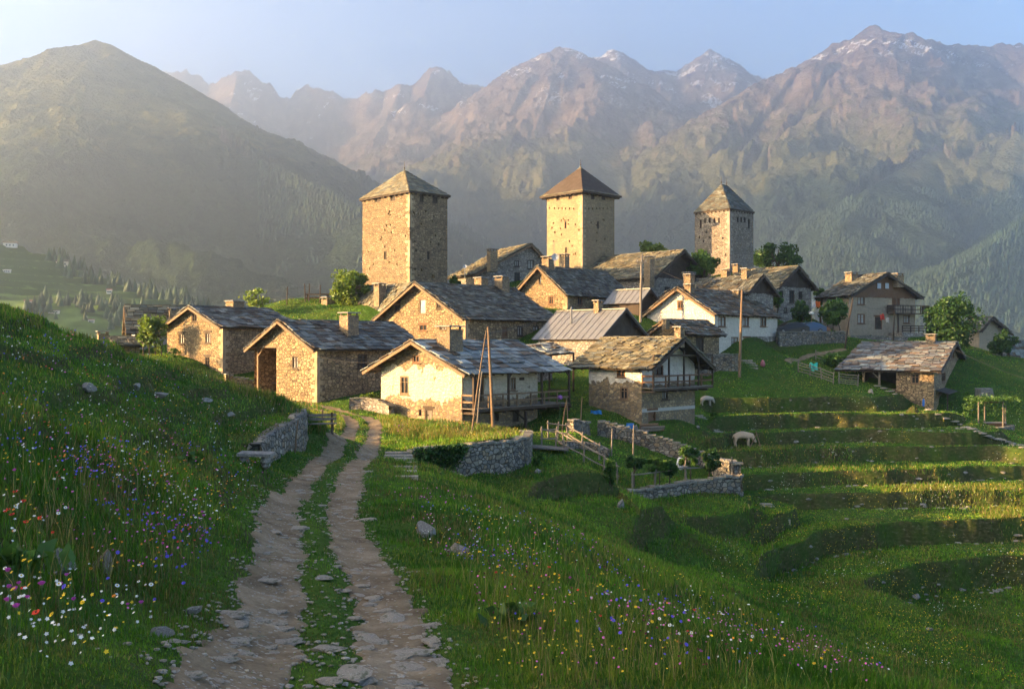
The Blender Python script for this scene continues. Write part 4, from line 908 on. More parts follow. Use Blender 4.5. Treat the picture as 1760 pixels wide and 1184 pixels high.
# house on the right with the boarded gable
J = House('stone_house', 'brown rendered house on the right with two gable windows in red boards and a balcony', 'house', 1460, 1414, 1573, 128, 66, 578, 507, 'R', 471, eave=0.6, over=0.9, wall=M_PL_J)
J.win('R', 1480, 517, 13, 14, M_WD_RED, M_PANE_W).win('R', 1480, 548, 13, 17, M_WD_RED, M_PANE_W).door('R', 1510, 555, 13, 22, M_WD_RED, M_WD_BLACK).win('R', 1540, 518, 14, 14, M_WD_RED, M_WD_RED).win('R', 1558, 549, 11, 14, M_WD_RED, M_PANE_W)
J.walls(M_WD_RED, hi_z=J.ze-0.25).roof_('dark', 0.42, 0.6, 0.07, 161, barge=M_WD_DARK).chimney(1464, 468, 484, 11, 1).chimney(1543, 470, 486, 10, 2)
for u in (1509.5, 1523):
    A, z = J.on('R', u, 491.5); w_, h_ = 0.38, 0.42; m = MB(); m.box(A-w_, A+w_, -0.16, -0.09, z-h_, z+h_); o = m.build('window', M_WD_RED, J.root)
    m = MB(); m.box(A-w_+.07, A+w_-.07, -0.175, -0.161, z-h_+.07, z+h_-.07); m.build('pane', m_flat("sky lit glass", (0.36, 0.40, 0.45), 0.2, 0.1), o)  # pale sky reflection painted into the pane colour
def balcony_J():
    z = J.on('R', 1525, 538)[1]; x0 = J.on('R', 1524, 538)[0]; x1 = J.b+1.2; dp = 1.3; m = MB(); m.box(x0, x1, -dp, -0.01, z-.12, z); o = m.build('balcony', M_WD_DARK, J.root)
    r = MB(); railing(r, [(x0+.05, -.08, z), (x0+.05, -dp+.05, z), (x1-.05, -dp+.05, z), (x1-.05, -.08, z)], 1.0, 14, 2); r.build('railing', M_WD_DARK, o)
    for x in (x0+.8, x1-.4):
        p = MB(); p.box(x-.08, x+.08, -dp+.05, -dp+.21, -1.5, z-.12); p.build('post', M_WD_DARK, o)
    t = MB(); z2 = J.on('R', 1540, 572)[1]; t.box(x0+.3, x1, -2.4, -0.01, -2.0, z2); t.build('terrace', M_STONE_G, J.root)
    r = MB(); railing(r, [(x0+.4, -2.3, z2), (x1-.1, -2.3, z2)], 0.9, 0, 3); r.build('railing', M_WD_DARK, J.root)
balcony_J()
# house by the terraces with the open bay
K = House('stone_house', 'stone house beside the terraces with patchy blue and rust slab roof and an open bay', 'house', 1605, 1482, 1656, 98, 30, 704, 637, 'R', 589, eave=0.7, over=0.7, over_far=2.6, wall=M_STONE_B)
K.win('L', 1573, 651, 15, 18, M_WD_WARM).win('R', 1622, 648, 7, 17, M_WD_RED).win('R', 1641, 647, 7, 17, M_WD_RED).win('R', 1642, 683, 8, 18, M_WD_RED).win('R', 1630, 614, 6, 12, M_WD_RED, M_WD_RED).win('R', 1637, 611, 6, 13, M_WD_RED, M_WD_RED).door('R', 1617, 689, 7, 24, M_WD_DARK, M_WD_BLACK)
_k0, _kz0 = K.on('L', 1540, 668); _k1, _ = K.on('L', 1486, 668); K.holes['L'].append((_k0, _k1, _kz0, K.ze-0.22))
K.walls().roof_('patch', 0.66, 0.82, 0.05, 171, barge=M_WD_DARK).chimney(1600, 574, 592, 11)
_b = MB(); _b.box(2.6, 2.8, _k0-.3, _k1+.3, -1, K.ze); _b.box(.3, 2.6, _k0-.25, _k0-.02, -1, K.ze); _b.box(0.3, 2.6, _k1+.02, _k1+.25, -1, K.ze); _b.box(.3, 2.6, _k0, _k1, _kz0-.2, _kz0-.05); _b.build('bay_wall', M_WD_BLACK, K.root)
_a, _z = K.on('L', 1511, 650); _b = MB(); _b.box(0.05, 0.22, _a-.1, _a+.1, _kz0, K.ze-.2); _b.beam((0.13, _a, K.ze-.9), (0.13, _a+.7, K.ze-.24), 0.1, 0.1); _b.build('post', M_WD_GREY, K.root)
_b = MB(); _x, _z = K.on('R', 1608, 676); _x2, _ = K.on('R', 1630, 676); _b.hexa([(_x, -1.2, _z-.1), (_x2, -1.2, _z-.1), (_x2, -.01, _z+.25), (_x, -.01, _z+.25), (_x, -1.2, _z-.02), (_x2, -1.2, _z-.02), (_x2, -.01, _z+.33), (_x, -.01, _z+.33)])
for x in (_x+.1, _x2-.1): _b.box(x-.06, x+.06, -1.15, -1.03, -1.0, _z-.08)
_b.build('door_canopy', M_WD_BLACK, K.root)
# far right
L1 = House('stone_house', 'far stone house half hidden by the big tree on the right, long dark roof slope', 'house', 1683, 1664, 1730, 132, 62, 607, 565, 'R', 546, q=0.32, ve2=572, eave=0.5, over=0.7, wall=M_PL_J)
L1.win('R', 1690, 559, 7, 11, M_WD_DARK).walls().roof_('dark', 0.42, 0.6, 0.06, 181, barge=M_WD_DARK).chimney(1672, 541, 550, 7)
L2 = House('stone_shed', 'low shed with a slate roof at the right edge of the village', 'shed', 1737, 1731, 1810, 136, 72, 622, 603, 'L', 586, eave=0.5, over=0.5, wall=M_STONE_A)
L2.win('R', 1749, 608, 5, 6, M_WD_DARK).walls().roof_('blue', 0.42, 0.6, 0.06, 185)

# ------------------------------------------------------------------ towers
def tower(label, u0, uL, uR, Y, th, vb, vt, vap, wall, pal, eave, wins, holes, seed, ridge=0.0, flare=0.0, finials=1, slots=(), fl_h=0.8):
    T = House('stone_tower', label, 'tower', u0, uL, uR, Y, th, vb, vt, 'L', vt-0.2, eave=0.4, over=0.4, wall=wall, deep=4.0)
    T.za = T.ze+0.01
    for w in wins: T.win(*w, frame=M_WD_BLACK, pane=M_WD_BLACK, sill=False, mull=False)
    for f, u, v, w, hh in holes:                       # putlog holes, stones left out of the face
        al, z = T.on(f, u, v); W_ = T.a if f == 'L' else T.b
        if .3 < al < W_-.3: T.holes[f].append((al-w/2, al+w/2, z-hh/2, z+hh/2))
    T.walls(quoins=M_QUOIN_G if wall is M_STONE_T3 else M_QUOIN); a, b = T.a, T.b; zt = T.ze; za = pz(vap, Y+(a+b)*0.35)-T.zb
    m = MB(); e = eave; rs = random.Random(seed)
    base = [Vector((-e, -e, zt)), Vector((b+e, -e, zt)), Vector((b+e, a+e, zt)), Vector((-e, a+e, zt))]
    r0 = Vector((b/2-ridge*b/2, a/2, za)); r1 = Vector((b/2+ridge*b/2, a/2, za))
    for k in range(4):                               # four slopes of overlapping slabs
        p, q = base[k], base[(k+1) % 4]
        tp, tq = [(r0, r1), (r1, r1), (r1, r0), (r0, r0)][k]
        n = max(8, int((za-zt)*1.28/0.36))
        for i in range(n):
            f0, f1 = i/n, min(1, (i+1.4)/n)
            if flare: g = lambda f: f+flare*(f*f-f)
            else: g = lambda f: f
            A0, B0 = p.lerp(tp, f0), q.lerp(tq, f0); A1, B1 = p.lerp(tp, f1), q.lerp(tq, f1)
            for X_, f in ((A0, f0), (B0, f0), (A1, f1), (B1, f1)): X_.z = zt+(za-zt)*g(f)
            N = (B0-A0).cross(A1-A0); N = N.normalized() if N.length > 1e-6 else Vector((0, 0, 1)); L = (B0-A0).length; c = max(1, int(L/0.55)); o = rs.uniform(0, 0.5)
            cuts = sorted({0.0, 1.0}|{min(0.97, max(0.03, (j+o+rs.uniform(-.2, .2))/c)) for j in range(c)}) if c > 1 else [0.0, 1.0]
            for s0, s1 in zip(cuts[:-1], cuts[1:]):
                col = rs.choice(PAL[pal]); kx = rs.uniform(.8, 1.2); col = tuple(x*kx for x in col); h = rs.uniform(.05, .09); j = rs.uniform(-.05, .03)
                lo = [A0.lerp(B0, s0)+N*h*.9-(A1-A0)*j, A0.lerp(B0, s1)+N*h*.9-(A1-A0)*j, A1.lerp(B1, s1), A1.lerp(B1, s0)]
                m.hexa(lo+[x+N*0.055 for x in lo], 0, col)
    m.hexa([x-Vector((0, 0, .14)) for x in base]+[x-Vector((0, 0, .01)) for x in base], 1, (.1, .08, .06))
    m.add([base[0], base[1], base[2], base[3], r0, r1], [(0, 1, 5, 4), (1, 2, 5), (2, 3, 4, 5), (3, 0, 4)], 1, (.1, .08, .06))
    T.roof = m.build('roof', [M_SLATE, M_WD_DARK], T.root, color=True)
    bm_ = MB()
    for k in range(4):
        p, q = base[k], base[(k+1) % 4]; n = 9
        for i in range(n):
            x = p.lerp(q, (i+.5)/n); c = Vector((b/2, a/2, zt)); d = (c-x); d.z = 0
            bm_.beam(x-Vector((0, 0, .24)), x+d.normalized()*(e+.1)-Vector((0, 0, .24)), .13, .16)
    bm_.build('rafter_ends', M_WD_DARK, T.roof)
    for k in range(finials):
        p = (r0, r1)[k]; f = MB(); f.tube([p, p+Vector((0, 0, 1.1))], [0.05, 0.012], 5); f.blob((p.x, p.y, p.z+.28), .09, 6, 4, 1, 0); f.build('finial', M_IRON, T.roof)
    return T
M_HOLE = m_flat("deep hole", (0.012, 0.010, 0.009), 1.0, 0.2)
def rand_holes(u0, u1, uc, v0, v1, n, seed):
    rs = random.Random(seed); o = []
    for k in range(n):
        u = rs.uniform(u0+4, u1-4); o.append(('L' if u < uc else 'R', u, rs.uniform(v0, v1), rs.uniform(.16, .26), rs.uniform(.18, .32)))
    return [h for h in o if abs(h[1]-uc) > 4]
T1 = tower('broad left tower of rough brown stone with a shallow slab cap', 704, 623, 769, 116, 46, 500, 329, 293, M_STONE_T, 'brown', 0.28,
   [('L', 649, 340, 10, 15), ('L', 675, 339, 9, 13), ('R', 725, 340, 7, 15), ('R', 748, 343, 8, 13), ('L', 662, 439, 5, 15), ('R', 736, 439, 4, 14)], rand_holes(626, 766, 704, 360, 478, 40, 3), 201)
T2 = tower('slender pale golden tower in the middle with a steep flared roof', 1001, 940, 1056, 136, 47, 446, 330, 287, M_STONE_T2, 'brown', 0.75,
   [('L', 959, 339, 6, 12), ('L', 980, 337, 6, 12), ('R', 1019, 337, 6, 12), ('R', 1037, 338, 6, 12), ('L', 972, 387, 3.5, 12), ('R', 1028, 387, 3.5, 13), ('L', 973, 430, 3.5, 10)],
   [(('L' if u < 1001 else 'R'), u, 359-abs(u-1001)*0.02, .2, .26) for u in (944, 953, 960, 966, 972, 979, 986, 1012, 1018, 1025, 1031, 1037, 1044, 1051)]+rand_holes(943, 1053, 1001, 372, 440, 30, 4), 211, flare=0.45)
T3 = tower('dark tower on the right with a row of arched openings below its steep roof', 1254, 1194, 1295, 136, 47, 470, 359, 318, M_STONE_T3, 'dark', 0.12,
   [('L', u, 379, 3.6, 9) for u in (1212, 1220, 1228, 1236)]+[('R', u, 378, 3, 9) for u in (1268, 1274, 1280)]+[('L', 1204.5, 385, 3.5, 15), ('R', 1287, 385, 3.2, 16)], rand_holes(1197, 1293, 1254, 396, 450, 26, 5), 221, ridge=0.22, finials=2)
# ------------------------------------------------------------------ the cart track
def path_material():
    t = NT("trodden earth"); v = t.coord(); n = t.noise(v, 1.3, 6, 0.65); f = t.noise(v, 22, 5, 0.7)
    c = t.ramp(n, [(0.3, (0.115, 0.080, 0.048)), (0.5, (0.205, 0.152, 0.094)), (0.72, (0.31, 0.245, 0.165))])
    c = t.mix(0.5, c, t.ramp(f, [(0.3, 0.3), (0.7, 0.72)]), 'OVERLAY')
    vo = t.n('TexVoronoi', feature='F1'); vo.inputs['Scale'].default_value = 9; t.l(v, vo.inputs['Vector'])
    peb = t.ramp(vo.outputs['Distance'], [(0.16, 1.0), (0.22, 0.0)]); sp = t.n('SeparateColor'); t.l(vo.outputs['Color'], sp.inputs[0])
    peb = t.math('MULTIPLY', peb, t.ramp(sp.outputs[0], [(0.55, 0.0), (0.6, 1.0)]))
    c = t.mix(peb, c, t.ramp(sp.outputs[1], [(0, (0.22, 0.20, 0.18)), (1, (0.42, 0.39, 0.35))]))
    t.bump(t.math('ADD', t.math('MULTIPLY', f, 0.6), t.math('ADD', n, peb)), 0.8, 0.05); t.b.inputs['Roughness'].default_value = 1.0; t.b.inputs['Specular IOR Level'].default_value = 0.1
    return t.col(c)
M_PATH = path_material()
def resample(pl, step):
    P = np.array(pl, float); d = np.hypot(*(P[1:]-P[:-1]).T[:2]); s = np.concatenate([[0], np.cumsum(d)]); n = int(s[-1]/step)
    q = np.linspace(0, s[-1], n); return np.stack([np.interp(q, s, P[:, k]) for k in range(P.shape[1])], 1), q
def strip(line, off, half, step=0.18, seed=0, lift=0.028, nx=9):
    L, q = resample(line, step); T = np.gradient(L, axis=0); T /= np.hypot(T[:, 0], T[:, 1])[:, None]; N = np.stack([T[:, 1], -T[:, 0]], 1)
    wl = half*(0.75+0.7*fbm(q*0.9, q*0+seed, 3, 3)+0.45*(vn(q*3.1, q*0, 8+seed)-.5)+.3*(vn(q*8, q*0, 9+seed)-.5)); wr = half*(0.75+0.7*fbm(q*0.9, q*0+seed+9, 3, 4)+0.45*(vn(q*3.3, q*0, 18+seed)-.5)+.3*(vn(q*8, q*0, 19+seed)-.5))
    a = np.linspace(-1, 1, nx)[None, :]; o = np.where(a < 0, a*wl[:, None], a*wr[:, None])+off
    X = L[:, 0:1]+N[:, 0:1]*o; Y = L[:, 1:2]+N[:, 1:2]*o
    Z = gz(X, Y)+lift-(np.abs(a) > 0.99)*0.09
    return X, Y, Z
PATHFULL = PATH_L
_S = [strip(PATHFULL, -TRACK, 0.43, step=0.12, seed=1), strip(PATHFULL, TRACK, 0.45, step=0.12, seed=5)]
V = []; Q = []; b = 0
for X, Y, Z in _S:
    nr, nt = X.shape; V.append(np.stack([X.ravel(), Y.ravel(), Z.ravel()], 1)); i = np.arange(nr-1)[:, None]*nt; j = np.arange(nt-1)[None, :]; a = i+j+b
    Q.append(np.stack([a, a+1, a+nt+1, a+nt], -1).reshape(-1, 4)); b += nr*nt
V = np.concatenate(V); Q = np.concatenate(Q)
tag(mobj("dirt_path", npmesh("dirt_path", V, Q.ravel(), np.full(len(Q), 4), [M_PATH], smooth=True)), kind="structure")
# narrow trodden path across the green below the parked cars
_fp = [tuple(G(u, v)[:2]) for u, v in ((1352, 622), (1385, 613), (1420, 606), (1452, 600))]
X, Y, Z = strip(smooth_line(_fp, 8), 0, 0.42, 0.3, 7, 0.05, 5); nr, nt = X.shape
tag(mobj("footpath", grid_mesh("footpath", X, Y, Z, M_PATH, flip=True)), kind="structure")

# ------------------------------------------------------------------ rocks
def m_rock(name, a, b):
    t = NT(name); v = t.coord(); n = t.noise(v, 3, 6, 0.7); f = t.noise(v, 14, 5, 0.7)
    c = t.mix(n, a, b); c = t.mix(0.6, c, t.ramp(f, [(0.3, 0.28), (0.7, 0.75)]), 'OVERLAY')
    li = t.ramp(t.noise(v, 6, 5, 0.75), [(0.56, 0.0), (0.62, 0.8)]); c = t.mix(li, c, (0.40, 0.39, 0.34)); mo = t.ramp(t.noise(v, 2.2, 4, 0.7), [(0.55, 0.0), (0.66, 0.8)]); c = t.mix(mo, c, (0.06, 0.075, 0.025))
    t.bump(t.math('ADD', n, t.math('MULTIPLY', f, 0.5)), 0.8, 0.05); t.b.inputs['Roughness'].default_value = 0.9
    return t.col(c)
M_ROCK = m_rock("grey rock", (0.14, 0.13, 0.12), (0.30, 0.28, 0.255)); M_SLAB = m_rock("pale slab", (0.22, 0.185, 0.14), (0.39, 0.34, 0.27)); M_RUST = m_rock("rusty rock", (0.15, 0.11, 0.08), (0.27, 0.22, 0.17))
ROCKS = []
def rock_mesh(name, seed, flat, mat, nu=18, nv=13):
    rs = np.random.default_rng(seed); V = []; m = MB(); m.blob((0, 0, 0), 1.0, nu, nv, seed, 0.0)
    P = np.array([tuple(p) for p in m.v]); k = 1+0.55*(fbm(P[:, 0]*1.1+seed*3, P[:, 1]*1.1+P[:, 2]*1.7, 4, seed)-0.5)
    P = P*k[:, None]
    for q in range(7 if 'path' in name else 15):                                  # flat broken faces
        d = rs.normal(size=3); d /= np.linalg.norm(d); lim = rs.uniform(0.55, 0.85) if 'path' in name else rs.uniform(.42, .74); o = P@d; P = P-np.where(o > lim, o-lim, 0)[:, None]*d[None, :]
    P[:, 2] *= flat
    me = bpy.data.meshes.new(name); me.from_pydata([tuple(p) for p in P], [], m.f); me.materials.append(mat); me.update(); return me
_flat = [rock_mesh("path_stone", 300+k, 0.30, M_SLAB) for k in range(6)]
_bould = [rock_mesh("boulder", 320+k, 0.72, (M_ROCK, M_ROCK, M_RUST)[k % 3]) for k in range(6)]
def put_rock(name, me, label, p, sx, sy, sz, rz, group=None, sink=0.25, tilt=0.0):
    o = mobj(name, me, None, (p[0], p[1], p[2]+(sz*.10+.02 if 'path' in name or 'stepping' in name else sz*0.72*(1-2*sink))), rz); o.scale = (sx, sy, sz); o.rotation_euler[0] = tilt
    return tag(o, label, 'stone', group)
# named slabs and boulders of the photograph (column, row, width in pixels)
for k, (u, v, w, lab, asp) in enumerate([
    (603, 1164, 74, 'largest pale slab, bedded between the wheel ruts at the bottom of the photo', .75), (405, 1108, 52, 'pale flat stone in the left rut, near the picture bottom', .5), (488, 1108, 62, 'long pale stone across the left rut, lower of two', .35),
    (487, 1086, 40, 'rounded brown edged stone on the grass strip side of the left rut', .45), (395, 1060, 80, 'long pale slab edging the left rut where grass begins', .3), (650, 1108, 58, 'flat grey slab on the inner side of the right rut', .45),
    (560, 1120, 58, 'pale slab on the grassy strip between the ruts, near the bottom', .4), (556, 996, 40, 'flat stone on the grassy strip, higher up the track', .4), (660, 1054, 44, 'thin flat stone laid across the right rut', .25), (690, 1135, 46, 'pale flat stone in the right rut near the bottom edge', .45)]):
    p = G(u, v); s = w/F*p.y/2; put_rock('path_stone', _flat[k % 6], lab, p, s, s*asp*2.0, s*0.55, RNG.uniform(-.3, .3), sink=0.2)
for k, (u, v, w, lab, asp, me) in enumerate([
    (728, 920, 52, 'grey boulder standing in the flowers right of the track', .8, 0), (783, 955, 62, 'rounded brown topped boulder just below the grey one, right of the track', .62, 2), (180, 990, 50, 'tall rust coloured rock half buried in the flowery bank', 1.7, 5),
    (95, 985, 70, 'lichen spotted dark rock among leaves at the left edge', 1.0, 1), (330, 1055, 50, 'grey flat topped rock in the bank beside the left rut', .5, 3), (275, 1095, 72, 'long low rock lying in the dark grass of the bank', .4, 4),
    (1066, 872, 20, 'pale pointed rock alone on the green knoll below the vine garden', 1.2, 0), (1575, 1028, 22, 'tilted grey slab below the lowest terrace bank', .6, 1), (1596, 1083, 20, 'flat stone on the lowest meadow at the right', .5, 3), (1497, 676, 14, 'slate grey boulder on the terrace edge left of the open bay house', .8, 4),
    (1455, 893, 12, 'small white rock on a terrace tread', .6, 3), (925, 812, 16, 'small pale rock at the foot of the round wall', .7, 0), (355, 690, 30, 'low grey rock in the middle of the left bank', .4, 1), (275, 684, 34, 'broken ledge rock under the turf of the left bank', .6, 3), (235, 668, 26, 'small ledge rock under the turf, left of its neighbour', .6, 0), (150, 672, 40, 'dark ledge rock under the turf at the far left', .55, 4), (395, 715, 30, 'flat grey rock above the left retaining wall', .35, 4), (1092, 738, 14, 'pale rock leaning at the cottage corner', .9, 0), (1200, 737, 9, 'white rock at the foot of the stone stair beside the cottage', 1.3, 3)]):
    p = G(u, v); s = w/F*p.y/2; put_rock('boulder', _bould[me], lab, p, s, s*0.9, s*asp/.72, RNG.uniform(0, 6.28), sink=0.28, tilt=RNG.uniform(-.2, .2))
def along_path(n, y0, y1, seed, spread=(-1.45, 1.45), track=True):
    rs = np.random.default_rng(seed); L, q = resample(PATHFULL, 0.1); ok = np.where((L[:, 1] > y0) & (L[:, 1] < y1))[0]
    wgt = 1/L[ok, 1]**1.0; idx = rs.choice(ok, n, p=wgt/wgt.sum()); T = np.gradient(L, axis=0); T /= np.hypot(T[:, 0], T[:, 1])[:, None]
    off = np.where(rs.random(n) < 0.5, -TRACK, TRACK)+rs.normal(0, 0.26, n) if track else rs.uniform(*spread, n)
    return np.stack([L[idx, 0]+T[idx, 1]*off, L[idx, 1]-T[idx, 0]*off], 1), rs
XY, rs = along_path(255, 7.2, 48, 41)
XY = XY[np.argsort(XY[:, 1])]
for k, (x, y) in enumerate(XY):
    s = rs.uniform(0.05, 0.15)*(1.15 if rs.random() < .25 else .75); put_rock('path_stone', _flat[k % 6], 'small flat pale stone worn smooth in the wheel ruts of the track', (x, y, gzf(x, y)), s*rs.uniform(1.0, 1.7), s, s*0.75, rs.uniform(0, 3.14)*.3+1.57*(rs.random() < .15), 'flat stones along the track', 0.12)
def stuff_stones(name, XY, rs, lo, hi, mat, zoff=0.0):
    m = MB()
    for x, y in XY:
        s = rs.uniform(lo, hi); z = gzf(x, y); m.blob((x, y, z+s*.1+zoff), (s*rs.uniform(.8, 1.5), s, s*.5), 5, 4, int(rs.integers(1e6)), .3)
    return tag(m.build(name, mat), kind='stuff')
XY, rs = along_path(8000, 6.8, 60, 42); XY[:, 0] += rs.normal(0, .12, len(XY)); stuff_stones('gravel', XY, rs, 0.007, 0.032, M_SLAB, 0.015)
# stones showing in the terrace banks
pts = []
for zt, zb, pl in TER:
    for k in range(len(pl)-1):
        (u0, v0), (u1, v1) = pl[k], pl[k+1]; n = max(2, int(abs(u1-u0)/5))
        for f in RNG.random(n):
            u = u0+(u1-u0)*f; v = v0+(v1-v0)*f; Yt = -zt*F/(v-CV); zz = zb+(zt-zb)*RNG.uniform(0.15, 0.75)
            if RNG.random() < 0.34: pts.append((px(u, Yt)+RNG.normal(0, .12), Yt-0.05+RNG.normal(0, .12), zz))
m = MB()
for k, (x, y, z) in enumerate(pts):
    s = RNG.uniform(.05, .17); yy = y-RNG.uniform(-.1, .75)
    z = gzf(x, yy); m.blob((x, yy, z), (s*RNG.uniform(1, 1.8), s, s*.6), 6, 4, k, .3)
tag(m.build('bank_stones', M_ROCK), kind='stuff')

# ------------------------------------------------------------------ dry stone walls
def stone_wall(name, label, top, base_z, thick=0.5, mat=None, cap=True, seed=1, cat='wall', side=1):
    """top: list of (x,y,z of the wall head); base_z: list or number, bottom height"""
    mat = mat or M_DRY; rs = np.random.default_rng(seed)
    L, q = resample([tuple(t)+(b,) for t, b in zip(top, base_z)], 0.22); T = np.gradient(L[:, :2], axis=0); T /= np.hypot(T[:, 0], T[:, 1])[:, None]; N = np.stack([T[:, 1], -T[:, 0]], 1)*side
    nz = 14; V = []; m = []
    cols = []
    for s_, sg in ((0, 1), (1, -1)):
        o = (thick if s_ == 0 else 0.0)
        f = np.linspace(0, 1, nz)[None, :]; z = L[:, 3:4]+(L[:, 2:3]-L[:, 3:4])*f
        d = (fbm(q[:, None]*2.2, z*2.6, 3, seed+s_)-.5)*0.20+0.10*(1-f)
        x = L[:, 0:1]+N[:, 0:1]*(-o+ -sg*0+0)+N[:, 0:1]*(d*(1 if s_ == 1 else -1)); y = L[:, 1:2]+N[:, 1:2]*(-o)+N[:, 1:2]*(d*(1 if s_ == 1 else -1))
        cols.append((x, y, z))
    (xb, yb, zb_), (xf, yf, zf_) = cols
    zt_j = (vn(q*2.0, q*0, seed+5)-.5)*.12
    X = np.concatenate([xf, xb[:, ::-1]], 1); Y = np.concatenate([yf, yb[:, ::-1]], 1); Z = np.concatenate([zf_, zb_[:, ::-1]], 1); Z[:, nz-1:nz+1] += zt_j[:, None]
    nr, nt = X.shape; VV = np.stack([X.ravel(), Y.ravel(), Z.ravel()], 1); i = np.arange(nr-1)[:, None]*nt; j = np.arange(nt)[None, :]; j2 = (j+1) % nt
    Q = np.stack([i+j, i+nt+j, i+nt+j2, i+j2], -1).reshape(-1, 4); idx = [Q.ravel()]; sz = [np.full(len(Q), 4)]
    idx.append(np.arange(nt)[::-1]); idx.append((nr-1)*nt+np.arange(nt)); sz.append(np.array([nt, nt]))
    me = npmesh(name, VV, np.concatenate(idx), np.concatenate(sz), [mat]); o = mobj(name, me); tag(o, label, cat)
    if cap:
        c = MB(); s = 0.0; k = 0
        while s < q[-1]-0.1:
            w = rs.uniform(.28, .6); mid = min(s+w/2, q[-1]); x, y, z = (np.interp(mid, q, L[:, a]) for a in range(3)); nx, ny = np.interp(mid, q, N[:, 0]), np.interp(mid, q, N[:, 1]); tx, ty = np.interp(mid, q, T[:, 0]), np.interp(mid, q, T[:, 1])
            h = rs.uniform(.08, .16); e = rs.uniform(.02, .10); z += .04+np.interp(mid, q, zt_j)
            P = [(x+tx*a*w*.48+nx*b, y+ty*a*w*.48+ny*b, z+rs.uniform(-.02, .02)) for a, b in ((-1, e), (1, e), (1, -thick-e), (-1, -thick-e))]
            c.hexa(P+[(p[0], p[1], p[2]+h) for p in P], 0); s += w; k += 1
        c.build('cap_stones', M_CAPW, o)
    return o
M_CAPW = m_rock("wall head stone", (0.13, 0.122, 0.105), (0.25, 0.23, 0.19))
def sd(pl, towards):      # which side of the line the open face looks to: the camera side
    d, r, s = pt_seg_d(np.array([towards[0]]), np.array([towards[1]]), [(p[0], p[1]) for p in pl]); return 1 if s[0] > 0 else -1
def push(pl, towards, d):     # shift a line towards the open side
    L = np.array([p[:2] for p in pl]); T = np.gradient(L, axis=0); T /= np.hypot(T[:, 0], T[:, 1])[:, None]; N = np.stack([T[:, 1], -T[:, 0]], 1)*sd(pl, towards); return [(L[i, 0]+N[i, 0]*d, L[i, 1]+N[i, 1]*d, pl[i][2]) for i in range(len(pl))]
def spl3(pl, n=6): return [tuple(p) for p in smooth_line([tuple(q) for q in pl], n)]
_b = spl3(BAST); stone_wall('retaining_wall', 'tall curved retaining wall of rounded grey stones under the flowery platform', push(_b, (0, 20), 0.22), [gzf(p[0], p[1]-1.2)-1.0 if False else -9.2 for p in _b], 0.6, M_DRY, True, 11, side=sd(_b, (0, 20)))
_b = spl3(LW); stone_wall('retaining_wall', 'leaning dry stone wall holding up the end of the left bank', push(_b, (0, 30), 0.2), [-5.2]*len(_b), 0.5, M_DRY, False, 12, side=sd(_b, (0, 30)))
_b = spl3(GW); stone_wall('retaining_wall', 'low garden wall of dark rubble at the front of the vine garden', push(_b, (10, 30), 0.2), [p[2]-2.2 for p in _b], 0.5, M_DRY, True, 13, side=sd(_b, (10, 30)))
def free_wall(name, label, px_pts, h, thick=.45, mat=None, cap=True, seed=1, near=0, far=1e9, side=1):
    P = [G(u, v, near, far) for u, v in px_pts]; L = spl3([(p.x, p.y, p.z+h) for p in P]) if len(P) > 2 else [(p.x, p.y, p.z+h) for p in P]
    return stone_wall(name, label, L, [gzf(p[0], p[1])-.6 for p in L], thick, mat, cap, seed, side=side)
free_wall('stone_wall', 'long dry stone wall sloping down behind the vine garden', [(1027, 748), (1100, 766), (1180, 793), (1222, 812), (1262, 828)], 0.95, seed=21, near=60)
free_wall('stone_wall', 'short stub of stone wall beside the foot of the timber ramp', [(986, 744), (1014, 748)], 0.8, seed=22, near=55)
free_wall('stone_wall', 'collapsed heap of wall stones along the ramp fence', [(974, 770), (1005, 772), (1045, 786)], 0.45, .8, seed=23, near=50, cap=False)
free_wall('stone_wall', 'low stone wall in front of the open porch', [(388, 660), (425, 668), (470, 676)], 0.75, mat=M_STONE_A, seed=24, near=60)
free_wall('stone_wall', 'low curved stone wall at the back corner of the plastered house', [(600, 704), (630, 705), (655, 710), (668, 716)], 0.75, mat=M_STONE_G, seed=25, near=60)
def upright(name, label, rows, h_px, thick, mat, seed, cap=True, deep=1.2):
    L = [tuple(P3(u, v, Y)) for u, v, Y in rows]; return stone_wall(name, label, L, [p[2]-h_px/F*p[1]-deep for p in L], thick, mat, cap, seed, side=sd(L, (L[0][0], 0)))
upright('retaining_wall', 'grey retaining wall beside the foot of the tall wooden pole', [(1196, 612, 97.5), (1240, 611, 98), (1271, 611, 98.5)], 30, .5, M_DRY, 26)
upright('retaining_wall', 'long retaining wall below the parked cars', [(1338, 572, 113), (1400, 572, 115), (1456, 572, 117)], 25, .5, M_DRY, 27)
upright('retaining_wall', 'rough stone wall holding the yard under the brown rendered house', [(1462, 578, 124), (1500, 579, 125), (1560, 581, 126)], 18, .5, M_STONE_G, 28)
upright('retaining_wall', 'short dark wall under the vine pergola', [(1714, 737, 88), (1732, 735, 89), (1744, 733, 90)], 18, .5, M_DRY, 29)
upright('retaining_wall', 'crumbling pale wall below the far stone house', [(1702, 612, 124), (1715, 611, 124), (1730, 610, 125)], 18, .5, M_STONE_G, 30)

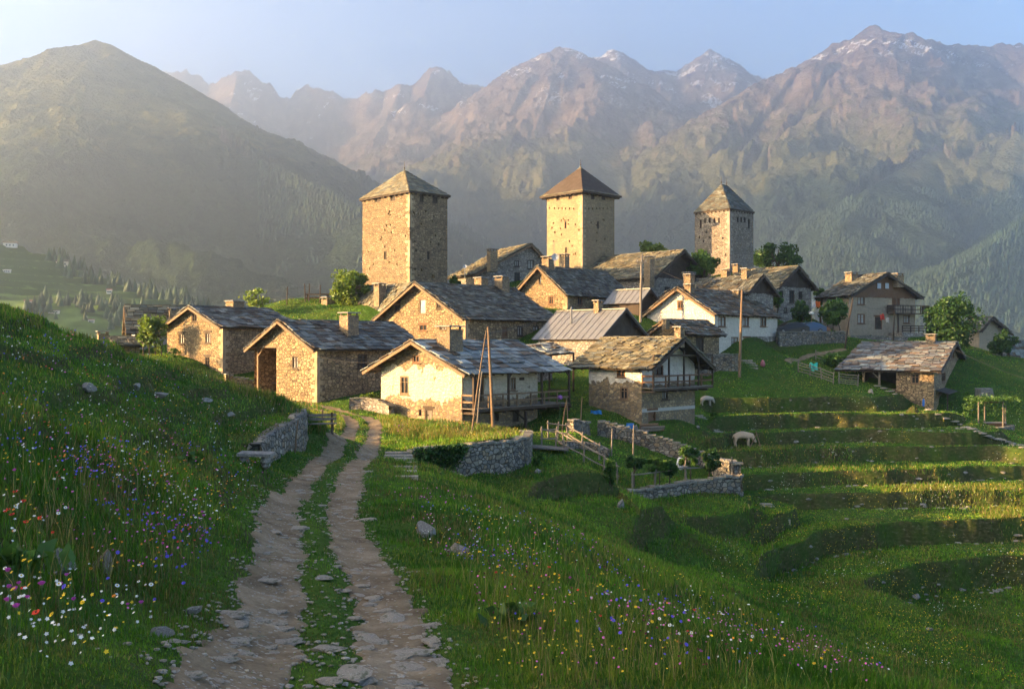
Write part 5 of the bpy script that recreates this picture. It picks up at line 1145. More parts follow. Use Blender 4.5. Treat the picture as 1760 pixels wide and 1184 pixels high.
# ------------------------------------------------------------------ steps
def steps(label, rows, w, n, dep=0.4, ground=True):
    """rows: pixel of the foot and of the head"""
    (u0, v0, Y0), (u1, v1, Y1) = rows; A = Vector(P3(u0, v0, Y0)); Bv = Vector(P3(u1, v1, Y1)); A, Bv = (G(u0, v0, 30), G(u1, v1, 30)) if ground else (A, Bv); A.z += .05; Bv.z += .12; t = thing('stone_stairs', label, 'stairs', A); d = (Bv-A); h = Vector((d.x, d.y, 0)).normalized(); sx = Vector((h.y, -h.x, 0))
    for k in range(n):
        c = d*((k+.5)/n); rs = random.Random(k+n); m = MB(); ww = w*rs.uniform(.85, 1.1); P = [c+sx*(a*ww/2)+h*(b*dep/2) for a, b in ((-1, -1), (1, -1), (1, 1), (-1, 1))]
        P = [p+Vector((rs.uniform(-.05, .05), rs.uniform(-.05, .05), 0)) for p in P]; m.hexa([p-Vector((0, 0, .32)) for p in P]+P); m.build('step', M_SLAB, t)
    return t
_p = G(690, 838); _q = G(700, 790)
steps('rough stone steps at the left end of the round wall', ((689, 825, 43.0), (684, 778, 47.5)), 1.4, 7)
steps('stone stair climbing the bank beside the tall cottage', ((1234, 744, 78.5), (1198, 714, 81.5)), 0.95, 9, .3)
steps('short stone steps on the bank below the vine garden corner', ((1352, 896, 53.5), (1314, 866, 59.0)), 0.7, 7, .3)
steps('small stone steps at the end of the footpath', ((1292, 635, 100.5), (1280, 618, 102)), 1.6, 4, .3)
for k, (u, v) in enumerate([(1508, 664), (1518, 668), (1528, 673), (1538, 678), (1585, 697), (1598, 705), (1612, 713), (1625, 720), (1640, 725), (1650, 730), (1660, 735), (1672, 738), (1680, 742), (1688, 746), (1696, 750), (1704, 753), (1713, 755), (1722, 757), (1732, 760), (1741, 763), (1750, 766), (1757, 770)]):
    p = G(u, v, 70); s = .28+.06*(k % 3); o = put_rock('stepping_stone', _flat[k % 6], 'flat pale stepping stone in the line crossing the terraces towards the pergola', p, s*1.5, s, .30, .2*(k % 5), 'stepping stones down the right of the terraces', 0.0); o['category'] = 'stepping stone'
# ------------------------------------------------------------------ trees and bushes
def m_leaf(name, transl=0.35):
    t = NT(name); a = t.attr(); t.t.nodes.remove(t.b)
    d = t.n('BsdfDiffuse'); tr = t.n('BsdfTranslucent'); g = t.n('BsdfGlossy'); g.inputs['Roughness'].default_value = 0.45; g.inputs['Color'].default_value = (.6, .7, .6, 1)
    ms = t.n('MixShader'); ms.inputs[0].default_value = transl; m2 = t.n('MixShader'); m2.inputs[0].default_value = 0.03
    br = t.mix(1.0, a, (1.25, 1.15, 0.55), 'MULTIPLY')
    t.l(a, d.inputs['Color']); t.l(br, tr.inputs['Color']); t.l(d.outputs[0], ms.inputs[1]); t.l(tr.outputs[0], ms.inputs[2]); t.l(ms.outputs[0], m2.inputs[1]); t.l(g.outputs[0], m2.inputs[2]); t.l(m2.outputs[0], t.o.inputs['Surface'])
    return t.mat
M_LEAF = m_leaf("leaves", 0.4); M_BARK = m_wood("bark", (0.10, 0.075, 0.052), axis=(4, 4, 1.2), rough=0.95)
GREENS = {'dark': [(0.022, 0.060, 0.014), (0.034, 0.085, 0.020), (0.050, 0.110, 0.026)], 'mid': [(0.040, 0.095, 0.018), (0.060, 0.130, 0.025), (0.085, 0.165, 0.032)], 'light': [(0.085, 0.150, 0.028), (0.120, 0.190, 0.036), (0.160, 0.220, 0.048)]}
def leaf_mesh(name, P, size, cols, rs, mat=None):
    n = len(P); a = rs.normal(size=(n, 3)); a /= np.linalg.norm(a, axis=1)[:, None]; b = rs.normal(size=(n, 3)); b -= a*(a*b).sum(1)[:, None]; b /= np.linalg.norm(b, axis=1)[:, None]
    s = (size*rs.uniform(.6, 1.35, n))[:, None]
    V = np.stack([P-a*s, P+b*s*.55, P+a*s, P-b*s*.55], 1).reshape(-1, 3); C = np.repeat(cols, 4, 0)
    return npmesh(name, V, np.arange(n*4), np.full(n, 4), [mat or M_LEAF], attrs={'tint': C})
def tree(name, label, cat, u, vt, vb, w, Y, zbase, pal, seed, n=3200, leaf=None, sparse=0.0, group=None, blobs=26, trunk=True, stems=1):
    rs = np.random.default_rng(seed); cx, cyy = px(u, Y), Y; z1, z0 = pz(vt, Y), pz(vb, Y); rx = w/F*Y/2; rz_ = (z1-z0)/2; zc = (z0+z1)/2
    root = thing(name, label, cat, (cx, cyy, zbase), 0, group); leaf = leaf or max(0.10, 0.0017*Y)
    B = []
    while len(B) < blobs:
        p = rs.uniform(-1, 1, 3)
        if np.linalg.norm(p) < 1 and np.linalg.norm(p) > 0.28: B.append(p*np.array([1, 1, 1])*rs.uniform(.62, .88)/max(.7, np.linalg.norm(p)*1.1)*np.linalg.norm(p)**.4)
    B = np.array(B); br = rs.uniform(.20, .40, blobs)
    k = rs.integers(0, blobs, n); d = rs.normal(size=(n, 3)); d /= np.linalg.norm(d, axis=1)[:, None]; rad = br[k]*(rs.random(n)**0.45)
    P = (B[k]+d*rad[:, None])*np.array([rx, rx, rz_]); P[:, 2] += zc-zbase
    P[:, :2] *= (1+0.0*P[:, :1])
    pal_ = np.array(GREENS[pal]); base = pal_[rs.integers(0, 3, blobs)][k]; C = base*rs.uniform(.65, 1.35, (n, 1))
    if sparse > 0: keep = vn(P[:, 0]*1.3+seed, P[:, 2]*1.3+P[:, 1], seed) > sparse; P, C = P[keep], C[keep]
    mobj('crown', leaf_mesh('crown', P, np.full(len(P), leaf), C, rs), root)
    if trunk:
        m = MB(); H = zc-zbase
        for s in range(stems):
            o = (s-(stems-1)/2)*rx*.35; r = 0.045*max(1.5, (z1-zbase))*.55/stems**.5
            m.tube([(o, 0, -.4), (o*1.05+rs.normal()*.05, rs.normal()*.05, H*.35), (o*.8+rs.normal()*.1, rs.normal()*.1, H*.75), (o*.5, 0, H+rz_*.4)], [r*1.3, r, r*.75, r*.2], 7)
            for q in rs.choice(blobs, 6, replace=False):
                e = B[q]*np.array([rx, rx, rz_])*.9; z = H*rs.uniform(.45, .95); m.tube([(o*.9, 0, z), (e[0]*.5+o*.4, e[1]*.5, (z+e[2]+H)/2), (e[0], e[1], e[2]+H)], [r*.5, r*.33, r*.08], 5)
        m.build('trunk', M_BARK, root, smooth=True)
    return root
def zt(u, Y): return gzf(px(u, Y), Y)
tree('broadleaf_tree', 'round sunlit green tree left of the broad brown tower', 'tree', 603, 456, 530, 82, 113, zt(603, 113), 'light', 1, 5200, blobs=34)
tree('young_tree', 'thin young tree with see through pale leaves on the grassy hilltop', 'tree', 441, 494, 532, 66, 112, zt(441, 112), 'light', 2, 700, sparse=.45, stems=3, blobs=18)
tree('broadleaf_tree', 'bright tree top showing above the great barn roof', 'tree', 1120, 413, 460, 60, 142, zt(1120, 142), 'light', 3, 2600)
tree('broadleaf_tree', 'dark green tree against the foot of the dark right tower', 'tree', 1210, 431, 485, 62, 131, zt(1210, 131), 'mid', 4, 3000)
tree('broadleaf_tree', 'wide dark tree behind the grey house, right of the dark tower', 'tree', 1338, 407, 480, 92, 150, zt(1338, 150), 'dark', 5, 4200, sparse=.22)
tree('fruit_tree', 'small leaning fruit tree beside the parked cars', 'tree', 1432, 510, 562, 62, 119, zt(1432, 119), 'mid', 6, 2600, stems=3)
tree('climbing_plant', 'leafy climber on the corner of the grey stone house', 'climbing plant', 1336, 498, 532, 26, 120.5, zt(1336, 120.5), 'mid', 7, 900, blobs=14)
tree('bush', 'dark bush hiding the lower windows of the grey stone house', 'bush', 1378, 512, 560, 40, 121, zt(1378, 121), 'dark', 8, 1700, blobs=18)
tree('broadleaf_tree', 'large spreading dark green tree right of the brown rendered house', 'tree', 1636, 499, 612, 106, 117, zt(1636, 117), 'dark', 9, 8200, blobs=46)
tree('broadleaf_tree', 'smaller dark tree in front of the far stone house gable', 'tree', 1722, 563, 612, 54, 124, zt(1722, 124), 'dark', 10, 2600)
tree('bush', 'tall loose bush with yellow green leaves between the two left houses', 'bush', 262, 533, 612, 58, 95, zt(262, 95), 'light', 11, 1900, sparse=.28, stems=4)
tree('bush', 'green bush in the gap between the grey house and the brown rendered house', 'bush', 1411, 494, 530, 32, 138, zt(1411, 138), 'mid', 12, 1200, blobs=16)
tree('bush', 'leafy green bush behind the low curved wall, left of the plastered house', 'bush', 637, 673, 702, 46, 77, zt(637, 77), 'light', 13, 1300, blobs=16, leaf=.13)
tree('bush', 'dark hedge bush behind the slatted fence, left of the open bay house', 'bush', 1432, 604, 632, 50, 107, zt(1432, 107), 'mid', 14, 1300, blobs=16)
tree('bush', 'scrap of green bush at the right foot of the broad brown tower', 'bush', 783, 472, 495, 22, 121, zt(783, 121), 'mid', 15, 600, blobs=10)
for k, (u, vt, vb, w, vg, lab) in enumerate([(1090, 776, 806, 46, 838, 'gnarled fruit bush at the left of the vine garden'), (1130, 782, 815, 44, 836, 'dark gnarled vine bush, second from the left in the garden'), (1152, 790, 822, 26, 832, 'thin drooping vine bush in the middle of the garden'),
        (1182, 764, 806, 44, 826, 'loose green garden tree against the sloping dry stone wall'), (1218, 766, 812, 50, 822, 'rightmost rounded shrub of the vine garden, by the wall end'), (1050, 790, 836, 26, 838, 'dark shrub at the lower end of the timber ramp fence')]):
    p = G(u, vg, 50); tree('garden_shrub', lab, 'shrub', u, vt, vb, w, p.y, p.z, 'mid' if k % 2 else 'dark', 30+k, 1100, leaf=.11, blobs=14, stems=1+k % 2)
for k, (u, vt, vb, w, vg, lab) in enumerate([(925, 772, 806, 22, 806, 'bush of pale weeds at the right foot of the round wall'), (1228, 708, 716, 14, 718, 'bare brown bush on the upper terrace bank'), (300, 592, 618, 24, 622, 'dry seed head weeds at the crest of the left bank'), (1665, 690, 716, 30, 720, 'weedy bush by the corner of the open bay house')]):
    p = G(u, vg, 40); tree('bush', lab, 'bush', u, vt, vb, w, p.y, p.z, 'mid', 50+k, 420, leaf=.09, blobs=10, trunk=False)
# ivy hanging over the round wall
rs = np.random.default_rng(77); _iv = []; _bl = spl3(push(BAST, (0, 20), 0.35)); _bx = np.array(_bl)
_s = np.concatenate([[0], np.cumsum(np.hypot(*(_bx[1:, :2]-_bx[:-1, :2]).T))]); nI = 2300
_q = _s[-1]*(1-rs.random(nI)**.8*.17); _dn = rs.random(nI)**1.2*np.interp(_q, [_s[-1]*.82, _s[-1]*.87, _s[-1]*.93, _s[-1]], [.25, 1.1, 1.75, 1.6])*(.6+.7*vn(_q*1.4, _q*0, 3))
_ix = np.stack([np.interp(_q, _s, _bx[:, k]) for k in range(3)], 1); _ix[:, 2] += .25-_dn; _ix[:, 1] += rs.normal(-.16, .13, nI); _ix[:, 0] += rs.normal(0, .12, nI)
_ic = np.array(GREENS['dark'])[rs.integers(0, 3, nI)]*rs.uniform(.6, 1.5, (nI, 1)); _o = P3(760, 775, 50)
tag(mobj('ivy', leaf_mesh('ivy', _ix-_o, np.full(nI, .085), _ic, rs), None, tuple(_o)), 'dark ivy mat hanging over the left half of the round retaining wall', 'ivy')

# ------------------------------------------------------------------ grass
M_GRASS = m_leaf("grass blades", 0.42)
def path_off(x, y):
    d, run, sd_ = pt_seg_d(x, y, PATHFULL); return d
def clear_mask(x, y):
    ok = np.ones(len(x), bool)
    for f in FOOT:
        if max(abs(np.array(f)[:, 0])) > 1e4: continue
        ok &= ~inside(x, y, f)
    return ok
def blades(name, x, y, h, w, col, rs, lean=0.35, label=None):
    n = len(x); z = gz(x, y)-.01; t = rs.uniform(0, 2*math.pi, n); f = rs.uniform(0, 2*math.pi, n); L = h*lean*rs.uniform(.2, 1.6, n)
    wx, wy = np.cos(t)*w/2, np.sin(t)*w/2; lx, ly = np.cos(f)*L, np.sin(f)*L
    B0 = np.stack([x-wx, y-wy, z], 1); B1 = np.stack([x+wx, y+wy, z], 1)
    M0 = np.stack([x-wx*.75+lx*.35, y-wy*.75+ly*.35, z+h*.6], 1); M1 = np.stack([x+wx*.75+lx*.35, y+wy*.75+ly*.35, z+h*.6], 1); T = np.stack([x+lx, y+ly, z+h], 1)
    V = np.stack([B0, B1, M1, M0, T], 1).reshape(-1, 3); b = np.arange(n)[:, None]*5
    idx = np.concatenate([b+np.array([[0, 1, 2, 3]]), b+np.array([[3, 2, 4]])], 1).ravel(); sz = np.tile([4, 3], n)
    return tag(mobj(name, npmesh(name, V, idx, sz, [M_GRASS], attrs={'tint': np.repeat(col, 5, 0)})), kind='stuff')
C_DEEP, C_MID, C_BRI, C_YEL, C_STR = (np.array(c) for c in ((0.036, 0.105, 0.008), (0.075, 0.180, 0.012), (0.125, 0.245, 0.018), (0.200, 0.225, 0.032), (0.300, 0.235, 0.095)))
def grass_cols(x, y, rs, dry=0.0):
    n = len(x); a = fbm(x*.45, y*.45, 4, 81); b = fbm(x*1.9, y*1.9, 3, 82); r = rs.random(n)
    k = np.clip((a-.35)*2.2+(b-.5)*.9+rs.normal(0, .16, n), 0, 1)[:, None]
    c = np.where(k < .5, C_DEEP+(C_MID-C_DEEP)*k*2, C_MID+(C_BRI-C_MID)*(k-.5)*2)
    yl = (fbm(x*.22+9, y*.22, 3, 83) > .50)[:, None]*(rs.random(n) < .40+dry*.45)[:, None]; c = np.where(yl, c*.35+C_YEL*.65, c)
    br = (fbm(x*.6+40, y*.6, 4, 84) > .60)[:, None]*(rs.random(n) < .5)[:, None]; c = np.where(br, c*.3+np.array([.15, .105, .045])*.7, c)
    st = (r < .035+dry*.25)[:, None]; c = np.where(st, C_STR*rs.uniform(.6, 1.1, (n, 1)), c)
    return c*rs.uniform(.7, 1.3, (n, 1))
rs = np.random.default_rng(5)
def polar(n, r0, r1, p, t0=-.535, t1=.535):
    t = rs.uniform(t0, t1, n); f = rs.random(n)**p; r = r0*(r1/r0)**f; return r*np.sin(t), r*np.cos(t), r
# meadow round the track and over the shoulder
x, y, r = polar(330000, 3.6, 62, .80)
d = path_off(x, y); on = np.abs(d-TRACK) < .16+.42*fbm(x*2.6, y*2.6, 3, 90); ok = clear_mask(x, y) & ~(on & (rs.random(len(x)) < .985))
x, y, r, d = x[ok], y[ok], r[ok], d[ok]
tuft = fbm(x*.8, y*.8, 3, 91); near_path = np.clip((d-1.05)/1.6, 0, 1)
h = (.045+.21*tuft**2)*rs.uniform(.6, 1.5, len(x))*(.28+.72*near_path)*np.where((x < -8) & (r > 18), .6, 1.0)+r*.0009; h = np.where(rs.random(len(x)) < .03*near_path, h*2.1, h)
w = np.maximum(.0065, r*.00085)*rs.uniform(.7, 1.4, len(x))
mid = (d < .38) & (rs.random(len(x)) < .55); x, y, h, w = x[~mid], y[~mid], h[~mid], w[~mid]
blades('meadow_grass', x, y, h, w, grass_cols(x, y, rs), rs)
# terraces, village green and the slopes beyond
x, y, r = polar(300000, 38, 160, .85)
ok = clear_mask(x, y) & (np.abs(path_off(x, y)-TRACK) > .4); x, y, r = x[ok], y[ok], r[ok]
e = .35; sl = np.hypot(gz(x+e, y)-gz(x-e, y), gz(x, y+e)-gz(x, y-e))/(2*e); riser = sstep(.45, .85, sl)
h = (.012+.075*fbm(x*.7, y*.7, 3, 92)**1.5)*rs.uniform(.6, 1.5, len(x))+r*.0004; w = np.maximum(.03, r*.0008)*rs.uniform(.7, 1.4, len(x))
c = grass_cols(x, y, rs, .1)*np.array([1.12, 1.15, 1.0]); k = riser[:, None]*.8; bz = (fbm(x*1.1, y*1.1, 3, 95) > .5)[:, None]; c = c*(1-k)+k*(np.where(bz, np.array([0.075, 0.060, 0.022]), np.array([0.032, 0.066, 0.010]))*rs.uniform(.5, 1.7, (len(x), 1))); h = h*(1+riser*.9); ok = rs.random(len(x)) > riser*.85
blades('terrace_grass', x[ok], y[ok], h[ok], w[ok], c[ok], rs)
# tall seeding grass, straw tone raised to paint in golden sunlight: on the round platform, by the bench, along the crest of the bank, on the lit terrace treads
def tall(name, regions, n, h0, h1, dry, near=20):
    X = []; 
    for reg, cnt in regions:
        k = 0; us = rs.uniform(min(p[0] for p in reg), max(p[0] for p in reg), cnt*3); vs = rs.uniform(min(p[1] for p in reg), max(p[1] for p in reg), cnt*3); m = inside(us, vs, reg)
        for u, v in list(zip(us[m], vs[m]))[:cnt]:
            p = G(u, v, near); X.append((p.x, p.y, u))
    X = np.array(X); X = np.repeat(X, n, 0); sp = X[:, 1]*.004; x = X[:, 0]+rs.normal(0, 1, len(X))*sp; y = X[:, 1]+rs.normal(0, 1, len(X))*sp*2
    ok = clear_mask(x, y) & (np.abs(path_off(x, y)-TRACK) > .45); x, y = x[ok], y[ok]; r = np.hypot(x, y); h = rs.uniform(h0, h1, len(x)); w = np.maximum(.008, r*.0006)
    blades(name, x, y, h, w, grass_cols(x, y, rs, dry), rs, .3)
tall('tall_grass', [([(672, 728), (900, 720), (905, 742), (860, 756), (740, 756), (680, 745)], 700), ([(522, 712), (585, 712), (612, 730), (585, 742), (522, 738)], 260), ([(395, 664), (520, 690), (560, 706), (520, 708), (400, 672)], 200), ([(655, 712), (700, 722), (660, 735)], 80)], 14, .14, .42, .85)
tall('tall_grass', [([(0, 536), (110, 562), (210, 598), (345, 642), (420, 668), (420, 676), (340, 652), (200, 608), (100, 574), (0, 552)], 420)], 9, .08, .30, .7, 12)
tall('tall_grass', [([(1170, 765), (1330, 765), (1460, 770), (1460, 778), (1180, 776)], 240), ([(1310, 798), (1600, 800), (1640, 808), (1320, 812)], 280), ([(1500, 836), (1757, 832), (1757, 848), (1520, 848)], 260), ([(1680, 876), (1757, 868), (1757, 894), (1690, 892)], 150)], 12, .10, .28, .75, 50)
tall('tall_grass', [([(760, 930), (960, 920), (1250, 1040), (1500, 1150), (1520, 1180), (900, 1180), (820, 1050)], 620), ([(20, 780), (260, 760), (380, 900), (330, 1000), (40, 1050)], 360)], 5, .16, .5, .75, 6)
# ------------------------------------------------------------------ flowers
def m_petal(name): 
    t = NT(name); t.b.inputs['Roughness'].default_value = .7; return t.col(t.attr())
M_PETAL = m_petal("petals"); M_STEM = m_flat("stem", (0.07, 0.13, 0.03), .8, .3)
def disc(m, c, r, n, up, col, petals=False):
    up = Vector(up).normalized(); a = up.orthogonal().normalized(); b = up.cross(a); c = Vector(c)
    if petals:
        for k in range(n):
            t = 2*math.pi*k/n; d = a*math.cos(t)+b*math.sin(t); s = up.cross(d); m.add([c+d*r*.2, c+d*r*.6-s*r*.24, c+d*r+up*r*.08, c+d*r*.6+s*r*.24], [(0, 1, 2, 3)], 0, col)
    else:
        m.add([c]+[c+(a*math.cos(2*math.pi*k/n)+b*math.sin(2*math.pi*k/n))*r for k in range(n)], [(0, 1+k, 1+(k+1) % n) for k in range(n)], 0, col)
def bloom(kind):
    m = MB(); rs = random.Random(hash(kind) % 999)
    if kind == 'daisy': disc(m, (0, 0, 0), .024, 11, (.3, -.6, .8), (.78, .76, .70), True); disc(m, (.002, -.004, .006), .008, 7, (.3, -.6, .8), (.75, .50, .04))
    elif kind == 'hawkbit': disc(m, (0, 0, 0), .020, 10, (-.2, -.5, .8), (.78, .52, .01), True); disc(m, (0, -.003, .004), .012, 8, (-.2, -.5, .8), (.72, .42, .01), True)
    elif kind == 'poppy':
        for k in range(4): disc(m, (.010*math.cos(k*1.57), .010*math.sin(k*1.57), 0), .015, 7, (math.cos(k*1.57)*-.4, math.sin(k*1.57)*-.4-.4, .7), (.60, .045, .015))
        m.blob((0, 0, .004), .005, 5, 4, 1, 0, 0, (.03, .03, .02))
    elif kind == 'cornflower': disc(m, (0, 0, 0), .022, 9, (.1, -.7, .7), (.10, .08, .62), True); disc(m, (0, -.004, .006), .013, 7, (.1, -.7, .7), (.16, .07, .55), True)
    elif kind == 'thistle':
        m.blob((0, 0, -.006), .010, 6, 5, 2, .1, 0, (.10, .13, .04))
        for k in range(34):
            t = rs.uniform(0, 6.28); q = rs.uniform(.1, 1); d = Vector((math.cos(t)*q, math.sin(t)*q, rs.uniform(.5, 1))).normalized(); s = d.orthogonal().normalized()*.003; m.add([d*.004-s, d*.004+s, d*.026+s*.8, d*.026-s*.8], [(0, 1, 2, 3)], 0, (.62*rs.uniform(.8, 1.1), .10, .42*rs.uniform(.8, 1.15)))
    elif kind == 'burnet': m.blob((0, 0, 0), (.011, .011, .015), 6, 5, 3, .12, 0, (.10, .018, .022))
    elif kind == 'yarrow':
        for k in range(16):
            t = rs.uniform(0, 6.28); q = rs.uniform(0, .03); disc(m, (math.cos(t)*q, math.sin(t)*q, -q*.2), .010, 6, (rs.uniform(-.3, .3), -.3, 1), (.74, .73, .68))
    elif kind == 'orange': disc(m, (0, 0, 0), .019, 10, (.2, -.5, .8), (.75, .22, .02), True)
    return m
KINDS = {'daisy': ('white daisy open on a thin stem among the meadow grass', 'white daisies in the meadow'), 'hawkbit': ('bright yellow daisy like flower on a thin stem in the meadow', 'yellow flowers in the meadow'), 'poppy': ('small red poppy standing in the meadow grass', 'red poppies in the meadow'),
  'cornflower': ('deep blue cornflower standing in the meadow grass', 'blue cornflowers in the meadow'), 'thistle': ('magenta pink tufted flower head on a thin stem in the meadow', 'pink tufted flowers in the meadow'), 'burnet': ('dark maroon oval seed head on a thin stem in the meadow', 'maroon seed heads in the meadow'),
  'yarrow': ('flat white umbel of tiny flowers on a tall stem', 'white umbels in the meadow'), 'orange': ('small orange flower on a thin stem in the meadow', 'orange flowers in the meadow')}
BL = {k: bloom(k) for k in KINDS}; BM = {k: BL[k].mesh('bloom', [M_PETAL], color=True) for k in KINDS}
_sm = MB(); _sm.tube([(0, 0, -.02), (.01, .005, .16), (.0, 0, .30)], [.0032, .0026, .002], 4, cap=False); SM = _sm.mesh('stem', [M_STEM])
rs = np.random.default_rng(99)
def place_flower(kind, p, h, s):
    t = thing('wildflower', KINDS[kind][0], 'flower', p, rs.uniform(-.7, .7), KINDS[kind][1])
    st = mobj('stem', SM, t); st.scale = (1, 1, h/.30); b = mobj('bloom', BM[kind], t, (0, 0, h)); b.scale = (s, s, s); b.rotation_euler = (rs.uniform(-.25, .25), rs.uniform(-.25, .25), 0)
def region_pts(n, regs):
    out = []
    for reg, wgt in regs:
        k = int(n*wgt); us = rs.uniform(min(p[0] for p in reg), max(p[0] for p in reg), k*4); vs = rs.uniform(min(p[1] for p in reg), max(p[1] for p in reg), k*4); m = inside(us, vs, reg); out += list(zip(us[m], vs[m]))[:k]
    return out
LB = [(0, 800), (260, 790), (330, 860), (370, 960), (300, 1020), (230, 1184), (0, 1184)]; RB = [(850, 1010), (1000, 985), (1200, 1060), (1400, 1130), (1470, 1184), (900, 1184), (880, 1090)]
RB2 = [(1000, 1000), (1180, 1060), (1180, 1184), (1000, 1184)]; RB3 = [(1150, 1050), (1330, 1090), (1330, 1150), (1150, 1120)]
for kind, n, regs, hh, s0 in [('thistle', 52, [(LB, .75), (RB, .25)], (.22, .45), 1.25), ('daisy', 34, [(LB, .8), (RB, .2)], (.18, .36), 1.1), ('hawkbit', 58, [(LB, .4), (RB, .6)], (.18, .36), 1.2), ('poppy', 24, [(LB, .7), (RB, .3)], (.2, .36), 1.3),
     ('cornflower', 40, [(LB, .2), (RB2, .8)], (.2, .4), 1.2), ('burnet', 34, [(RB, .8), (LB, .2)], (.3, .6), 1.1), ('yarrow', 12, [(RB3, .8), (LB, .2)], (.3, .5), 1.0), ('orange', 14, [(LB, .7), (RB, .3)], (.18, .32), 1.2)]:
    cand = region_pts(n, regs); seeds = [cand[k] for k in rs.integers(0, len(cand), max(4, n//9))]
    for u, v in cand:
        if rs.random() < .72:
            c_ = seeds[rs.integers(len(seeds))]; u, v = c_[0]+rs.normal(0, 42), c_[1]+rs.normal(0, 24)
        if u < 3 or v > 1181: continue
        p = G(u, v); q = p.copy()
        if path_off(np.array([q.x]), np.array([q.y]))[0] < 1.4: continue
        place_flower(kind, q, rs.uniform(*hh), s0*rs.uniform(.5, .95)*max(1, (p.y/9)**.3))
# the rest of the bloom is one carpet
LB_far = [(0, 560), (160, 590), (340, 650), (520, 710), (470, 790), (400, 900), (330, 880), (0, 800)]; RB_far = [(640, 850), (720, 840), (960, 910), (1200, 1010), (1500, 1140), (1520, 1184), (1300, 1120), (1000, 985), (850, 1000), (740, 960)]
PLAT = [(672, 728), (900, 720), (905, 742), (860, 756), (740, 756), (680, 745)]; TERR = [(1230, 640), (1760, 700), (1760, 1184), (1500, 1130), (1180, 960), (1100, 880), (1270, 860)]
RB_w = [(780, 940), (1000, 960), (1250, 1060), (1480, 1160), (1540, 1184), (860, 1184), (820, 1060)]
fl = [(reg, kinds, n) for reg, kinds, n in [
  (LB, ['daisy', 'daisy', 'hawkbit', 'hawkbit', 'thistle', 'thistle', 'orange', 'poppy'], 420), ([(60, 760), (260, 790), (380, 900), (360, 980), (200, 930)], ['daisy', 'hawkbit', 'daisy', 'thistle', 'cornflower'], 380), (LB_far, ['daisy', 'hawkbit', 'thistle', 'poppy', 'orange', 'daisy', 'cornflower'], 1500), (RB_w, ['hawkbit', 'thistle', 'hawkbit', 'burnet', 'cornflower', 'burnet', 'orange', 'daisy', 'thistle'], 800),
  (RB_far, ['hawkbit', 'daisy', 'thistle', 'burnet', 'cornflower', 'hawkbit', 'thistle'], 1300), (PLAT, ['hawkbit', 'thistle', 'orange', 'hawkbit'], 500), (TERR, ['daisy', 'hawkbit', 'hawkbit'], 3200)]]
FV, FC, FI, FS = [], [], [], []; nv = 0
for reg, kinds, n in fl:
    for u, v in region_pts(n, [(reg, 1.0)]):
        p = G(u, v)
        d = path_off(np.array([p.x]), np.array([p.y]))[0]
        if d < 1.35 or (reg is TERR and vn(np.array([p.x*.35]), np.array([p.y*.35]), 7)[0] < .5) or (reg is not TERR and (.55*fbm(np.array([p.x*.55]), np.array([p.y*.55]), 3, 8)[0]+.45*rs.random()) < .46): continue
        k = kinds[int(np.clip(fbm(np.array([p.x*.45+20]), np.array([p.y*.3]), 3, 66)[0]*2.2-.6+rs.normal(0, .13), 0, .999)*len(kinds))]; s = rs.uniform(.009, .018)*(1.3 if k == 'yarrow' else 1)*max(1, (p.y/10)**.42); h = rs.uniform(.10, .34) if reg is not TERR else rs.uniform(.1, .22)
        col = {'daisy': (.62, .60, .54), 'hawkbit': (.66, .44, .02), 'poppy': (.46, .05, .03), 'cornflower': (.12, .09, .58), 'thistle': (.58, .13, .40), 'burnet': (.11, .02, .025), 'yarrow': (.74, .73, .68), 'orange': (.72, .24, .02)}[k]
        c = np.array([p.x+rs.normal(0, .03), p.y, p.z+h]); up = Vector((rs.uniform(-.5, .5), rs.uniform(-.9, -.2), rs.uniform(.4, 1))).normalized(); a = up.orthogonal().normalized(); b = up.cross(a)
        ring = [c+np.array(a*math.cos(t)+b*math.sin(t))*s*(1 if i % 2 else .62) for i, t in enumerate(np.linspace(0, 2*math.pi, 11)[:-1])]
        FV += ring; FC += [np.array(col)*rs.uniform(.75, 1.15)]*10; FI += list(range(nv, nv+10)); FS.append(10); nv += 10
        sw = max(.0022, p.y*.00022); FV += [c+np.array([-sw, .004, -.004]), c+np.array([sw, .004, -.004]), np.array([p.x, p.y, p.z])]; FC += [np.array((.07, .13, .03))]*3; FI += [nv, nv+1, nv+2]; FS.append(3); nv += 3
tag(mobj('flower_carpet', npmesh('flower_carpet', np.array(FV), FI, FS, [M_PETAL], attrs={'tint': np.array(FC)})), kind='stuff')
# broad leaved weeds by the track
for k, (u, v, lab, n) in enumerate([(880, 1075, 'clump of broad dock leaves right of the track', 60), (30, 990, 'dark broad leaved weed at the left edge beside the lichen spotted rock', 70), (330, 800, 'dark leafy clump on the bank above the track', 40)]):
    p = G(u, v); P = np.stack([rs.normal(0, .15, n), rs.normal(0, .13, n), rs.uniform(.02, .24, n)], 1)
    C = np.array(GREENS['mid'])[rs.integers(0, 3, n)]*rs.uniform(.7, 1.2, (n, 1)); tag(mobj('weed', leaf_mesh('weed', P, np.full(n, .10), C, rs), None, tuple(p)), lab, 'weed')

